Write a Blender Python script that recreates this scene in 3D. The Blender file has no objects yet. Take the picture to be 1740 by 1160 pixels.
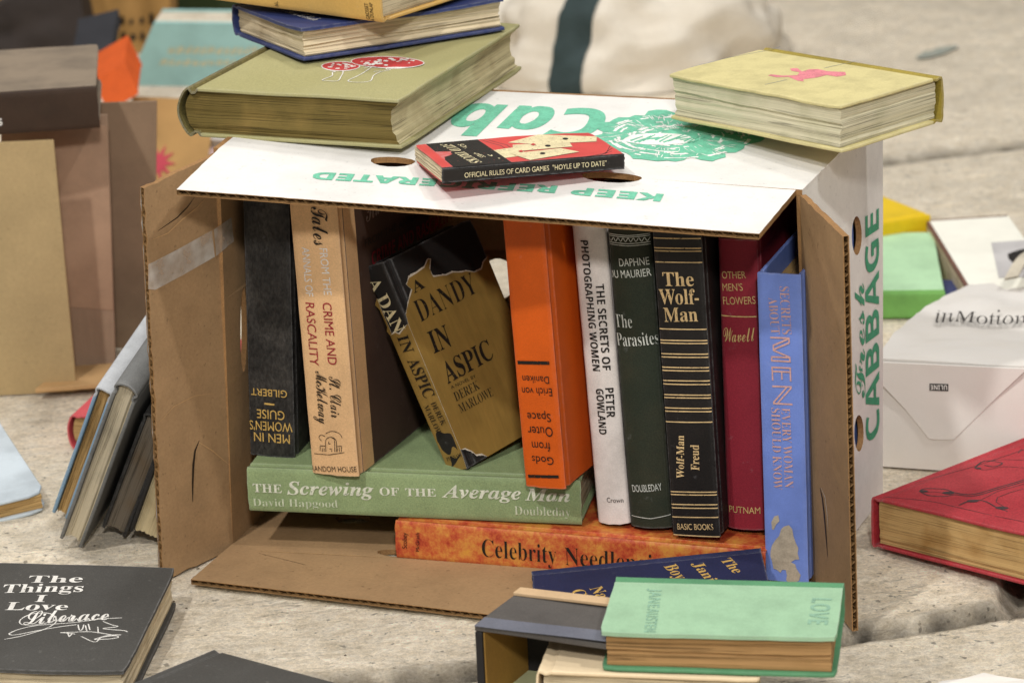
import bpy, math, random
import numpy as np
from mathutils import Vector, Matrix, noise
from mathutils.geometry import tessellate_polygon
random.seed(5)
SC = bpy.context.scene
COL = SC.collection
# ------------------------------------------------------------------ camera
PITCH, ROLL, HCAM = math.radians(18.3), math.radians(2.45), .78
FW = Vector((0, math.cos(PITCH), -math.sin(PITCH))); _rt = Vector((1, 0, 0)); _up = Vector((0, math.sin(PITCH), math.cos(PITCH)))
CR = _rt*math.cos(ROLL)-_up*math.sin(ROLL); CU = _rt*math.sin(ROLL)+_up*math.cos(ROLL)
camd = bpy.data.cameras.new('camera'); cam = bpy.data.objects.new('camera', camd); COL.objects.link(cam)
cam.matrix_world = Matrix(((CR.x, CU.x, -FW.x, 0), (CR.y, CU.y, -FW.y, 0), (CR.z, CU.z, -FW.z, HCAM), (0, 0, 0, 1)))
camd.lens = 100; camd.sensor_width = 36; camd.clip_start = .05; camd.clip_end = 60
camd.dof.use_dof = True; camd.dof.focus_distance = 1.93; camd.dof.aperture_fstop = 10.5
SC.camera = cam
# ------------------------------------------------------------------ light: a gallery ceiling, several track lamps
W = bpy.data.worlds.new('World'); SC.world = W; W.use_nodes = True
W.node_tree.nodes['Background'].inputs[0].default_value = (1, .985, .97, 1)
W.node_tree.nodes['Background'].inputs[1].default_value = .24
def lamp(name, loc, aim, power, size, color=(1, .98, .955)):
    l = bpy.data.lights.new(name, 'AREA'); l.shape = 'DISK'; l.size = size; l.energy = power; l.color = color
    o = bpy.data.objects.new(name, l); COL.objects.link(o); o.location = loc
    o.rotation_euler = (Vector(aim)-Vector(loc)).to_track_quat('-Z', 'Y').to_euler()
    return o
lamp('track_lamp', (-1.1, .1, 2.9), (0, 1.9, .1), 53, .14)
lamp('track_lamp', (1.5, .6, 3.0), (0, 1.9, .1), 33, .14)
lamp('track_lamp', (.2, 3.4, 3.1), (0, 2.3, .1), 26, .4)
lamp('track_lamp', (-1.6, 3.2, 3.1), (-.3, 3.0, .1), 30, .4)
lamp('track_lamp', (.1, -.7, 1.75), (0, 1.9, .12), 41, .24)
SC.view_settings.view_transform = 'Standard'; SC.view_settings.look = 'None'
SC.view_settings.exposure = 0; SC.view_settings.gamma = 1; SC.view_settings.use_curve_mapping = False
SC.cycles.max_bounces = 6; SC.cycles.diffuse_bounces = 4
# ------------------------------------------------------------------ materials
def lin(c): return tuple((x/12.92 if x <= .04045 else ((x+.055)/1.055)**2.4) for x in (v/255 for v in c))
def N(nt, t, **k):
    n = nt.nodes.new(t)
    for a, b in k.items():
        if a in n.bl_rna.properties: setattr(n, a, b)
        else: n.inputs[a].default_value = b
    return n
def mat(name, rgb, rough=.75, fine=.12, fscale=900, stain=.14, sscale=22, stain_rgb=None, bump=.25, spec=.3, speck=0, stretch=(1, 1, 1), k=1.0, dent=0, dscale=16, wear=0, wear_rgb=None):
    """a worn matte surface: fine grain, broad stains, sparse dark specks, all in the object's own space"""
    m = bpy.data.materials.new(name); m.use_nodes = True; nt = m.node_tree; L = nt.links.new
    p = nt.nodes['Principled BSDF']; p.inputs['Roughness'].default_value = rough; p.inputs['Specular IOR Level'].default_value = spec
    base = tuple(min(.86, v*k) for v in lin(rgb))+(1,)
    tc = N(nt, 'ShaderNodeTexCoord'); mp = N(nt, 'ShaderNodeMapping'); mp.inputs['Scale'].default_value = stretch
    L(tc.outputs['Object'], mp.inputs['Vector'])
    n1 = N(nt, 'ShaderNodeTexNoise', Scale=fscale, Detail=3.0, Roughness=.7); L(mp.outputs[0], n1.inputs['Vector'])
    n2 = N(nt, 'ShaderNodeTexNoise', Scale=sscale, Detail=6.0, Roughness=.65); L(tc.outputs['Object'], n2.inputs['Vector'])
    r1 = N(nt, 'ShaderNodeMapRange', **{'From Min': .3, 'From Max': .7, 'To Min': 1-fine, 'To Max': 1+fine}); L(n1.outputs['Fac'], r1.inputs['Value'])
    r2 = N(nt, 'ShaderNodeMapRange', **{'From Min': .42, 'From Max': .68, 'To Min': 0, 'To Max': 1}); L(n2.outputs['Fac'], r2.inputs['Value'])
    mx = N(nt, 'ShaderNodeMix', data_type='RGBA'); mx.inputs[6].default_value = base
    sr = lin(stain_rgb)+(1,) if stain_rgb else tuple(v*(1-stain*1.6) for v in base[:3])+(1,)
    mx.inputs[7].default_value = sr
    if stain_rgb:
        ml = N(nt, 'ShaderNodeMath', operation='MULTIPLY'); ml.inputs[1].default_value = stain; L(r2.outputs[0], ml.inputs[0]); L(ml.outputs[0], mx.inputs[0])
    else: L(r2.outputs[0], mx.inputs[0])
    m2 = N(nt, 'ShaderNodeMix', data_type='RGBA', blend_type='MULTIPLY'); m2.inputs[0].default_value = 1
    L(mx.outputs[2], m2.inputs[6]); L(r1.outputs[0], m2.inputs[7]); out = m2.outputs[2]
    if speck:
        n3 = N(nt, 'ShaderNodeTexNoise', Scale=260, Detail=2.0); L(tc.outputs['Object'], n3.inputs['Vector'])
        r3 = N(nt, 'ShaderNodeMapRange', **{'From Min': .67, 'From Max': .74, 'To Min': 1, 'To Max': 1-speck}); L(n3.outputs['Fac'], r3.inputs['Value'])
        m3 = N(nt, 'ShaderNodeMix', data_type='RGBA', blend_type='MULTIPLY'); m3.inputs[0].default_value = 1
        L(out, m3.inputs[6]); L(r3.outputs[0], m3.inputs[7]); out = m3.outputs[2]
    if wear:   # rubbed edges: where the surface turns sharply the colour is worn pale
        bv = N(nt, 'ShaderNodeBevel', samples=4, Radius=.0022); gm_ = N(nt, 'ShaderNodeNewGeometry')
        dt = N(nt, 'ShaderNodeVectorMath', operation='DOT_PRODUCT'); L(bv.outputs[0], dt.inputs[0]); L(gm_.outputs['True Normal'], dt.inputs[1])
        n5 = N(nt, 'ShaderNodeTexNoise', Scale=160.0, Detail=4.0, Roughness=.7); L(tc.outputs['Object'], n5.inputs['Vector'])
        rr = N(nt, 'ShaderNodeMapRange', **{'From Min': .995, 'From Max': .80, 'To Min': 0, 'To Max': 1}); L(dt.outputs['Value'], rr.inputs['Value'])
        rn_ = N(nt, 'ShaderNodeMapRange', **{'From Min': .38, 'From Max': .58, 'To Min': .2, 'To Max': 1}); L(n5.outputs['Fac'], rn_.inputs['Value'])
        n6 = N(nt, 'ShaderNodeTexNoise', Scale=75.0, Detail=7.0, Roughness=.75); L(tc.outputs['Object'], n6.inputs['Vector'])
        sc_ = N(nt, 'ShaderNodeMapRange', **{'From Min': .63, 'From Max': .72, 'To Min': 0, 'To Max': .35}); L(n6.outputs['Fac'], sc_.inputs['Value'])
        mm = N(nt, 'ShaderNodeMath', operation='MULTIPLY'); L(rr.outputs[0], mm.inputs[0]); L(rn_.outputs[0], mm.inputs[1])
        ma = N(nt, 'ShaderNodeMath', operation='MAXIMUM'); L(mm.outputs[0], ma.inputs[0]); L(sc_.outputs[0], ma.inputs[1])
        mk = N(nt, 'ShaderNodeMath', operation='MULTIPLY', use_clamp=True); mk.inputs[1].default_value = wear*1.5; L(ma.outputs[0], mk.inputs[0])
        wr = lin(wear_rgb)+(1,) if wear_rgb else tuple(min(.75, v*.6+.16) for v in base[:3])+(1,)
        m6 = N(nt, 'ShaderNodeMix', data_type='RGBA'); m6.inputs[7].default_value = wr; L(mk.outputs[0], m6.inputs[0]); L(out, m6.inputs[6]); out = m6.outputs[2]
    L(out, p.inputs['Base Color'])
    if bump:
        b = N(nt, 'ShaderNodeBump', Strength=bump, Distance=.0006); L(n1.outputs['Fac'], b.inputs['Height']); L(b.outputs[0], p.inputs['Normal'])
        if dent:   # broad creases and dents of handled paper
            n4 = N(nt, 'ShaderNodeTexNoise', Scale=dscale, Detail=2.0, Roughness=.5, Distortion=.6); L(tc.outputs['Object'], n4.inputs['Vector'])
            b2 = N(nt, 'ShaderNodeBump', Strength=dent, Distance=.006); L(n4.outputs['Fac'], b2.inputs['Height']); L(b2.outputs[0], b.inputs['Normal'])
    return m
def pages(name, rgb, dark=.45, stain_rgb=(120, 90, 50), stain=.35, sc=1500):
    """page edges: leaves as fine streaks across the thickness (local z), grouped, with foxing"""
    m = bpy.data.materials.new(name); m.use_nodes = True; nt = m.node_tree; L = nt.links.new
    p = nt.nodes['Principled BSDF']; p.inputs['Roughness'].default_value = .85; p.inputs['Specular IOR Level'].default_value = .15
    tc = N(nt, 'ShaderNodeTexCoord'); base = lin(rgb)+(1,)
    wob = N(nt, 'ShaderNodeTexNoise', Scale=14.0, Detail=2.0); L(tc.outputs['Object'], wob.inputs['Vector'])
    ws = N(nt, 'ShaderNodeVectorMath', operation='SCALE'); ws.inputs['Scale'].default_value = .0022; L(wob.outputs['Color'], ws.inputs[0])
    wa = N(nt, 'ShaderNodeVectorMath', operation='ADD'); L(tc.outputs['Object'], wa.inputs[0]); L(ws.outputs[0], wa.inputs[1])
    mp = N(nt, 'ShaderNodeMapping'); mp.inputs['Scale'].default_value = (2.5, 2.5, sc); L(wa.outputs[0], mp.inputs['Vector'])
    n1 = N(nt, 'ShaderNodeTexNoise', Scale=1.0, Detail=4.0, Roughness=.75); L(mp.outputs[0], n1.inputs['Vector'])
    mp2 = N(nt, 'ShaderNodeMapping'); mp2.inputs['Scale'].default_value = (3, 3, sc*.42); L(wa.outputs[0], mp2.inputs['Vector'])
    n2 = N(nt, 'ShaderNodeTexNoise', Scale=1.0, Detail=2.0); L(mp2.outputs[0], n2.inputs['Vector'])
    r1 = N(nt, 'ShaderNodeMapRange', **{'From Min': .3, 'From Max': .65, 'To Min': 1-dark*.55, 'To Max': 1.08}); L(n1.outputs['Fac'], r1.inputs['Value'])
    c0 = N(nt, 'ShaderNodeMath', operation='SUBTRACT'); c0.inputs[1].default_value = .5; L(n2.outputs['Fac'], c0.inputs[0])
    c1_ = N(nt, 'ShaderNodeMath', operation='ABSOLUTE'); L(c0.outputs[0], c1_.inputs[0])
    n4 = N(nt, 'ShaderNodeTexNoise', Scale=30.0, Detail=3.0); L(tc.outputs['Object'], n4.inputs['Vector'])
    wd_ = N(nt, 'ShaderNodeMapRange', **{'From Min': .35, 'From Max': .65, 'To Min': .004, 'To Max': .045}); L(n4.outputs['Fac'], wd_.inputs['Value'])
    r2 = N(nt, 'ShaderNodeMapRange', **{'From Min': .0, 'To Min': 1-dark*1.5, 'To Max': 1.0}); L(c1_.outputs[0], r2.inputs['Value']); L(wd_.outputs[0], r2.inputs['From Max'])
    ml = N(nt, 'ShaderNodeMath', operation='MULTIPLY'); L(r1.outputs[0], ml.inputs[0]); L(r2.outputs[0], ml.inputs[1])
    n3 = N(nt, 'ShaderNodeTexNoise', Scale=38.0, Detail=5.0); L(tc.outputs['Object'], n3.inputs['Vector'])
    r3 = N(nt, 'ShaderNodeMapRange', **{'From Min': .5, 'From Max': .72, 'To Min': 0, 'To Max': stain}); L(n3.outputs['Fac'], r3.inputs['Value'])
    mx = N(nt, 'ShaderNodeMix', data_type='RGBA'); mx.inputs[6].default_value = base; mx.inputs[7].default_value = lin(stain_rgb)+(1,); L(r3.outputs[0], mx.inputs[0])
    m2 = N(nt, 'ShaderNodeMix', data_type='RGBA', blend_type='MULTIPLY'); m2.inputs[0].default_value = 1
    L(mx.outputs[2], m2.inputs[6]); L(ml.outputs[0], m2.inputs[7]); L(m2.outputs[2], p.inputs['Base Color'])
    b = N(nt, 'ShaderNodeBump', Strength=.5, Distance=.0008); L(ml.outputs[0], b.inputs['Height']); L(b.outputs[0], p.inputs['Normal'])
    return m
def mottled(name):
    m = bpy.data.materials.new(name); m.use_nodes = True; nt = m.node_tree; L = nt.links.new
    p = nt.nodes['Principled BSDF']; p.inputs['Roughness'].default_value = .42
    tc = N(nt, 'ShaderNodeTexCoord')
    n1 = N(nt, 'ShaderNodeTexNoise', Scale=55.0, Detail=9.0, Roughness=.78); L(tc.outputs['Object'], n1.inputs['Vector'])
    cr = N(nt, 'ShaderNodeValToRGB'); e = cr.color_ramp.elements
    e[0].position = .36; e[0].color = lin((150, 48, 30))+(1,); e[1].position = .66; e[1].color = lin((206, 146, 58))+(1,)
    for q, c in ((.44, (180, 76, 44)), (.51, (192, 106, 52)), (.58, (202, 132, 62))):
        x = e.new(q); x.color = lin(c)+(1,)
    L(n1.outputs['Fac'], cr.inputs[0]); L(cr.outputs[0], p.inputs['Base Color'])
    n2 = N(nt, 'ShaderNodeTexNoise', Scale=900.0, Detail=2.0); L(tc.outputs['Object'], n2.inputs['Vector'])
    b = N(nt, 'ShaderNodeBump', Strength=.25, Distance=.0005); L(n2.outputs['Fac'], b.inputs['Height']); L(b.outputs[0], p.inputs['Normal'])
    return m
def floor_mat():
    m = bpy.data.materials.new('stone_floor'); m.use_nodes = True; nt = m.node_tree; L = nt.links.new
    p = nt.nodes['Principled BSDF']; p.inputs['Roughness'].default_value = .9; p.inputs['Specular IOR Level'].default_value = .2
    tc = N(nt, 'ShaderNodeTexCoord'); mp = N(nt, 'ShaderNodeMapping'); mp.inputs['Rotation'].default_value = (0, 0, -.17)
    L(tc.outputs['Object'], mp.inputs['Vector'])
    m1 = N(nt, 'ShaderNodeMapping'); m1.inputs['Scale'].default_value = (.6, 1, 1); L(mp.outputs[0], m1.inputs['Vector'])
    g = N(nt, 'ShaderNodeTexNoise', Scale=95.0, Detail=9.0, Roughness=.8); L(m1.outputs[0], g.inputs['Vector'])
    f = N(nt, 'ShaderNodeTexNoise', Scale=330.0, Detail=5.0, Roughness=.8); L(mp.outputs[0], f.inputs['Vector'])
    s = N(nt, 'ShaderNodeTexNoise', Scale=3.2, Detail=6.0, Roughness=.6); L(mp.outputs[0], s.inputs['Vector'])
    c1 = N(nt, 'ShaderNodeValToRGB'); e = c1.color_ramp.elements
    e[0].position = .3; e[0].color = lin((200, 185, 158))+(1,); e[1].position = .62; e[1].color = lin((242, 231, 211))+(1,)
    x = e.new(.46); x.color = lin((229, 215, 191))+(1,)
    L(g.outputs['Fac'], c1.inputs[0])
    r = N(nt, 'ShaderNodeMapRange', **{'From Min': .3, 'From Max': .7, 'To Min': .72, 'To Max': 1.36}); L(f.outputs['Fac'], r.inputs['Value'])
    m2 = N(nt, 'ShaderNodeMix', data_type='RGBA', blend_type='MULTIPLY'); m2.inputs[0].default_value = 1; L(c1.outputs[0], m2.inputs[6]); L(r.outputs[0], m2.inputs[7])
    r2 = N(nt, 'ShaderNodeMapRange', **{'From Min': .35, 'From Max': .65, 'To Min': .92, 'To Max': 1.08}); L(s.outputs['Fac'], r2.inputs['Value'])
    m3 = N(nt, 'ShaderNodeMix', data_type='RGBA', blend_type='MULTIPLY'); m3.inputs[0].default_value = 1; L(m2.outputs[2], m3.inputs[6]); L(r2.outputs[0], m3.inputs[7])
    d = N(nt, 'ShaderNodeTexNoise', Scale=150.0, Detail=2.0); L(mp.outputs[0], d.inputs['Vector'])
    r3 = N(nt, 'ShaderNodeMapRange', **{'From Min': .66, 'From Max': .72, 'To Min': 1, 'To Max': .45}); L(d.outputs['Fac'], r3.inputs['Value'])
    mo = N(nt, 'ShaderNodeTexNoise', Scale=17.0, Detail=5.0, Roughness=.65); L(mp.outputs[0], mo.inputs['Vector'])
    rm = N(nt, 'ShaderNodeMapRange', **{'From Min': .35, 'From Max': .65, 'To Min': .9, 'To Max': 1.15}); L(mo.outputs['Fac'], rm.inputs['Value'])
    m3b = N(nt, 'ShaderNodeMix', data_type='RGBA', blend_type='MULTIPLY'); m3b.inputs[0].default_value = 1; L(m3.outputs[2], m3b.inputs[6]); L(rm.outputs[0], m3b.inputs[7]); m3 = m3b
    m4 = N(nt, 'ShaderNodeMix', data_type='RGBA', blend_type='MULTIPLY'); m4.inputs[0].default_value = 1; L(m3.outputs[2], m4.inputs[6]); L(r3.outputs[0], m4.inputs[7])
    at = N(nt, 'ShaderNodeAttribute', attribute_name='grime'); m5 = N(nt, 'ShaderNodeMix', data_type='RGBA'); m5.inputs[7].default_value = (.035, .028, .02, 1)
    L(at.outputs['Fac'], m5.inputs[0]); L(m4.outputs[2], m5.inputs[6]); L(m5.outputs[2], p.inputs['Base Color'])
    sm_ = N(nt, 'ShaderNodeMapping'); sm_.inputs['Scale'].default_value = (.12, 1, 1); L(mp.outputs[0], sm_.inputs['Vector'])
    st_ = N(nt, 'ShaderNodeTexNoise', Scale=34.0, Detail=5.0, Roughness=.6); L(sm_.outputs[0], st_.inputs['Vector'])
    k0 = N(nt, 'ShaderNodeMath', operation='SUBTRACT'); k0.inputs[1].default_value = .52; L(st_.outputs['Fac'], k0.inputs[0])
    k1 = N(nt, 'ShaderNodeMath', operation='ABSOLUTE'); L(k0.outputs[0], k1.inputs[0])
    k2 = N(nt, 'ShaderNodeMapRange', **{'From Min': 0, 'From Max': .012, 'To Min': .55, 'To Max': 1}); L(k1.outputs[0], k2.inputs['Value'])
    k3 = N(nt, 'ShaderNodeMapRange', **{'From Min': .45, 'From Max': .6, 'To Min': 0, 'To Max': 1}); L(mo.outputs['Fac'], k3.inputs['Value'])
    m7 = N(nt, 'ShaderNodeMix', data_type='RGBA', blend_type='MULTIPLY'); L(k3.outputs[0], m7.inputs[0]); L(m5.outputs[2], m7.inputs[6]); L(k2.outputs[0], m7.inputs[7]); L(m7.outputs[2], p.inputs['Base Color'])
    ad = N(nt, 'ShaderNodeMath', operation='MULTIPLY_ADD'); ad.inputs[1].default_value = .6; L(f.outputs['Fac'], ad.inputs[0]); L(g.outputs['Fac'], ad.inputs[2])
    b = N(nt, 'ShaderNodeBump', Strength=.9, Distance=.0045); L(ad.outputs[0], b.inputs['Height']); L(b.outputs[0], p.inputs['Normal'])
    return m
def tape_mat():
    m = bpy.data.materials.new('packing_tape'); m.use_nodes = True; nt = m.node_tree; L = nt.links.new
    p = nt.nodes['Principled BSDF']; p.inputs['Base Color'].default_value = (.62, .58, .52, 1); p.inputs['Roughness'].default_value = .35
    t = N(nt, 'ShaderNodeBsdfTransparent'); mx = N(nt, 'ShaderNodeMixShader')
    tc = N(nt, 'ShaderNodeTexCoord'); n = N(nt, 'ShaderNodeTexNoise', Scale=70.0, Detail=5.0); L(tc.outputs['Object'], n.inputs['Vector'])
    r = N(nt, 'ShaderNodeMapRange', **{'From Min': .35, 'From Max': .65, 'To Min': .3, 'To Max': .72}); L(n.outputs['Fac'], r.inputs['Value'])
    L(r.outputs[0], mx.inputs[0]); L(t.outputs[0], mx.inputs[1]); L(p.outputs[0], mx.inputs[2]); L(mx.outputs[0], nt.nodes['Material Output'].inputs[0])
    return m
INKS = {k: mat('print_'+k, c, rough=.6, fine=.14, stain=.15, sscale=120, bump=.1) for k, c in dict(
    gold=(206, 168, 92), ink=(30, 25, 20), white=(226, 222, 214), wine=(150, 30, 45), pale=(150, 130, 120), cream=(222, 208, 165),
    greenlit=(218, 220, 200), paleg=(196, 204, 176), silver=(206, 208, 198), lgold=(222, 190, 138), dgold=(200, 168, 110), salmon=(208, 164, 158),
    faint=(136, 174, 148), capred=(190, 62, 62), pink=(222, 132, 140), slateblue=(110, 122, 140), ink2=(62, 46, 48), stain=(176, 164, 146),
    torn=(214, 204, 186), green=(110, 188, 156), dgreen=(44, 146, 106), boxwhite=(236, 234, 228), slit=(40, 28, 18)).items()}
def broken(m, lo=.60, hi=.68):
    """print that has flaked away in small spots and lets the cover show"""
    nt = m.node_tree; L = nt.links.new; out = nt.nodes['Material Output']; p = nt.nodes['Principled BSDF']
    tc = N(nt, 'ShaderNodeTexCoord'); n = N(nt, 'ShaderNodeTexNoise', Scale=420.0, Detail=4.0, Roughness=.7); L(tc.outputs['Object'], n.inputs['Vector'])
    r = N(nt, 'ShaderNodeMapRange', **{'From Min': lo, 'From Max': hi, 'To Min': 0, 'To Max': .85}); L(n.outputs['Fac'], r.inputs['Value'])
    t = N(nt, 'ShaderNodeBsdfTransparent'); mx = N(nt, 'ShaderNodeMixShader'); L(r.outputs[0], mx.inputs[0]); L(p.outputs[0], mx.inputs[1]); L(t.outputs[0], mx.inputs[2]); L(mx.outputs[0], out.inputs[0])
INKS['blackpaper'] = mat('black_paper_cover', (34, 29, 25), rough=.6, fine=.2, stain=.2, sscale=60, bump=.15, wear=.4)
for k in ('gold', 'ink', 'white', 'wine', 'cream', 'greenlit', 'paleg', 'silver', 'lgold', 'dgold', 'salmon', 'faint', 'capred', 'pink', 'ink2', 'green', 'dgreen'): broken(INKS[k])
INKS['jacket'] = mat('gold_jacket_paper', (146, 116, 58), rough=.42, fine=.1, fscale=260, stretch=(1, .12, 1), stain=.12, bump=.12, spec=.5)
# ------------------------------------------------------------------ mesh helpers
def nz(x, y, z, s=1.0): return noise.noise(Vector((x*s, y*s, z*s)))
class MB:
    def __init__(s): s.v = []; s.f = []; s.m = []; s.mats = []
    def mi(s, m):
        if m not in s.mats: s.mats.append(m)
        return s.mats.index(m)
    def add(s, vs, fs, m):
        o = len(s.v); i = s.mi(m); s.v += [tuple(q) for q in vs]
        for f in fs: s.f.append([o+j for j in f]); s.m.append(i)
    def grid(s, P, nu, nv, m, flip=False):
        vs = [P(i/nu, j/nv) for j in range(nv+1) for i in range(nu+1)]
        fs = []
        for j in range(nv):
            for i in range(nu):
                a = j*(nu+1)+i; q = [a, a+1, a+nu+2, a+nu+1]; fs.append(q[::-1] if flip else q)
        s.add(vs, fs, m)
    def box(s, P, nx, ny, nz_, m):
        """closed box through P(u,v,w) with shared corners welded later"""
        s.grid(lambda a, b: P(a, b, 1), nx, ny, m); s.grid(lambda a, b: P(a, b, 0), nx, ny, m, True)
        s.grid(lambda a, b: P(a, 0, b), nx, nz_, m); s.grid(lambda a, b: P(a, 1, b), nx, nz_, m, True)
        s.grid(lambda a, b: P(0, a, b), ny, nz_, m, True); s.grid(lambda a, b: P(1, a, b), ny, nz_, m)
    def build(s, name, parent=None, smooth=.7, bevel=0, weld=True, seg=2):
        me = bpy.data.meshes.new(name); me.from_pydata(s.v, [], s.f)
        for m in s.mats: me.materials.append(m)
        me.polygons.foreach_set('material_index', s.m)
        if weld:
            import bmesh
            bm = bmesh.new(); bm.from_mesh(me); bmesh.ops.remove_doubles(bm, verts=bm.verts, dist=2e-6); bm.to_mesh(me); bm.free()
        if smooth:
            me.polygons.foreach_set('use_smooth', [True]*len(me.polygons)); me.set_sharp_from_angle(angle=smooth)
        me.update()
        o = bpy.data.objects.new(name, me); COL.objects.link(o)
        if parent: o.parent = parent
        if bevel:
            b = o.modifiers.new('bevel', 'BEVEL'); b.width = bevel; b.segments = seg; b.limit_method = 'ANGLE'; b.angle_limit = .9
        return o
def tag(o, label, cat, group=None, kind=None):
    if label: o['label'] = label
    if cat: o['category'] = cat
    if group: o['group'] = group
    if kind: o['kind'] = kind
    return o
def thing(name, loc, label, cat, group=None, rot=None):
    o = bpy.data.objects.new(name, None); COL.objects.link(o); o.empty_display_size = .05
    M = (rot.to_4x4() if rot else Matrix.Identity(4)); M.translation = Vector(loc); o.matrix_world = M
    return tag(o, label, cat, group)
# lettering: outlines of the built-in font (mathematical alphabets give the serif, script and bold faces)
STYLES = {'serifb': (0x1D400, 0x1D41A, 0), 'serifbi': (0x1D468, 0x1D482, .006), 'serif': (0x1D400, 0x1D41A, -.011), 'sansbx': (0x1D63C, 0x1D656, .012), 'serifit': (0x1D434, 0x1D44E, -.003), 'script': (0x1D4D0, 0x1D4EA, 0),
          'double': (0x1D538, 0x1D552, 0), 'sansb': (0x1D5D4, 0x1D5EE, 0), 'sansx': (0x1D5D4, 0x1D5EE, .02), 'sans': None, 'caps': None, 'hum': None}
_tc = {}
def glyphs(s, style):
    if (s, style) in _tc: return _tc[(s, style)]
    st = STYLES[style]; body = s; off = 0.0
    if st:
        body = ''.join(chr(st[0]+ord(c)-65) if 'A' <= c <= 'Z' else chr(st[1]+ord(c)-97) if 'a' <= c <= 'z' else c for c in s); off = st[2]
    cu = bpy.data.curves.new('letters', 'FONT'); cu.body = body; cu.fill_mode = 'FRONT'; cu.offset = off; cu.resolution_u = 4
    ob = bpy.data.objects.new('letters', cu); COL.objects.link(ob)
    dg = bpy.context.evaluated_depsgraph_get(); me = bpy.data.meshes.new_from_object(ob.evaluated_get(dg))
    v = np.array([q.co[:2] for q in me.vertices]) if len(me.vertices) else np.zeros((0, 2)); f = [list(q.vertices) for q in me.polygons]
    bpy.data.objects.remove(ob); bpy.data.curves.remove(cu); bpy.data.meshes.remove(me)
    x0, x1, y1 = v[:, 0].min(), v[:, 0].max(), v[:, 1].max(); y0 = v[:, 1].min()
    if s == '\u2014': v[:, 1] = (v[:, 1]-y0)
    if s == '\u2014': y1 = y1-y0
    v[:, 0] = (v[:, 0]-x0)/(x1-x0); v[:, 1] /= y1
    _tc[(s, style)] = (v, f); return v, f
def words2d(s, style, ax, ay, bx, by, h, wob=.02):
    """hand-set lettering on a plane: baseline from a to b, letter height h; slightly uneven like brushed type"""
    v, f = glyphs(s, style); d = np.array([bx-ax, by-ay]); Ln = np.linalg.norm(d); e = d/Ln; u = np.array([-e[1], e[0]])
    P = np.array([ax, ay])+np.outer(v[:, 0]*Ln, e)+np.outer(v[:, 1]*h, u)
    k = 1/max(h, 1e-4)
    for i, q in enumerate(P):
        a = nz(q[0]*k*1.3, q[1]*k*1.3, 7.1); b = nz(q[0]*k*1.3, q[1]*k*1.3, 3.3)
        P[i] = q+np.array([a, b])*h*wob
    return P, f
def ribbon2d(pts, w):
    p = np.array(pts).reshape(-1, 2)
    if len(p) > 3:   # soften the bends
        q = []
        for i in range(len(p)-1):
            p0, p1, p2, p3 = p[max(i-1, 0)], p[i], p[i+1], p[min(i+2, len(p)-1)]
            for t in (0, .25, .5, .75): q.append(.5*((2*p1)+(p2-p0)*t+(2*p0-5*p1+4*p2-p3)*t*t+(3*p1-p0-3*p2+p3)*t**3))
        q.append(p[-1]); p = np.array(q)
    elif len(p) >= 2:
        k = np.linspace(0, len(p)-1, 19); p = np.stack([np.interp(k, np.arange(len(p)), p[:, 0]), np.interp(k, np.arange(len(p)), p[:, 1])], 1)
    t = np.gradient(p, axis=0); t /= (np.linalg.norm(t, axis=1)[:, None]+1e-12); n = np.stack([-t[:, 1], t[:, 0]], 1)
    ww = np.array([w/2*(1+.3*nz(i*.8, w*1e4, 2)) for i in range(len(p))])[:, None]
    P = np.concatenate([p+n*ww, p-n*ww]); k = len(p)
    return P, [[i, i+1, k+i+1, k+i] for i in range(k-1)]
def poly2d(pts):
    p = np.array(pts).reshape(-1, 2); f = tessellate_polygon([[Vector((a, b, 0)) for a, b in p]])
    return p, [list(t) for t in f]
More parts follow.
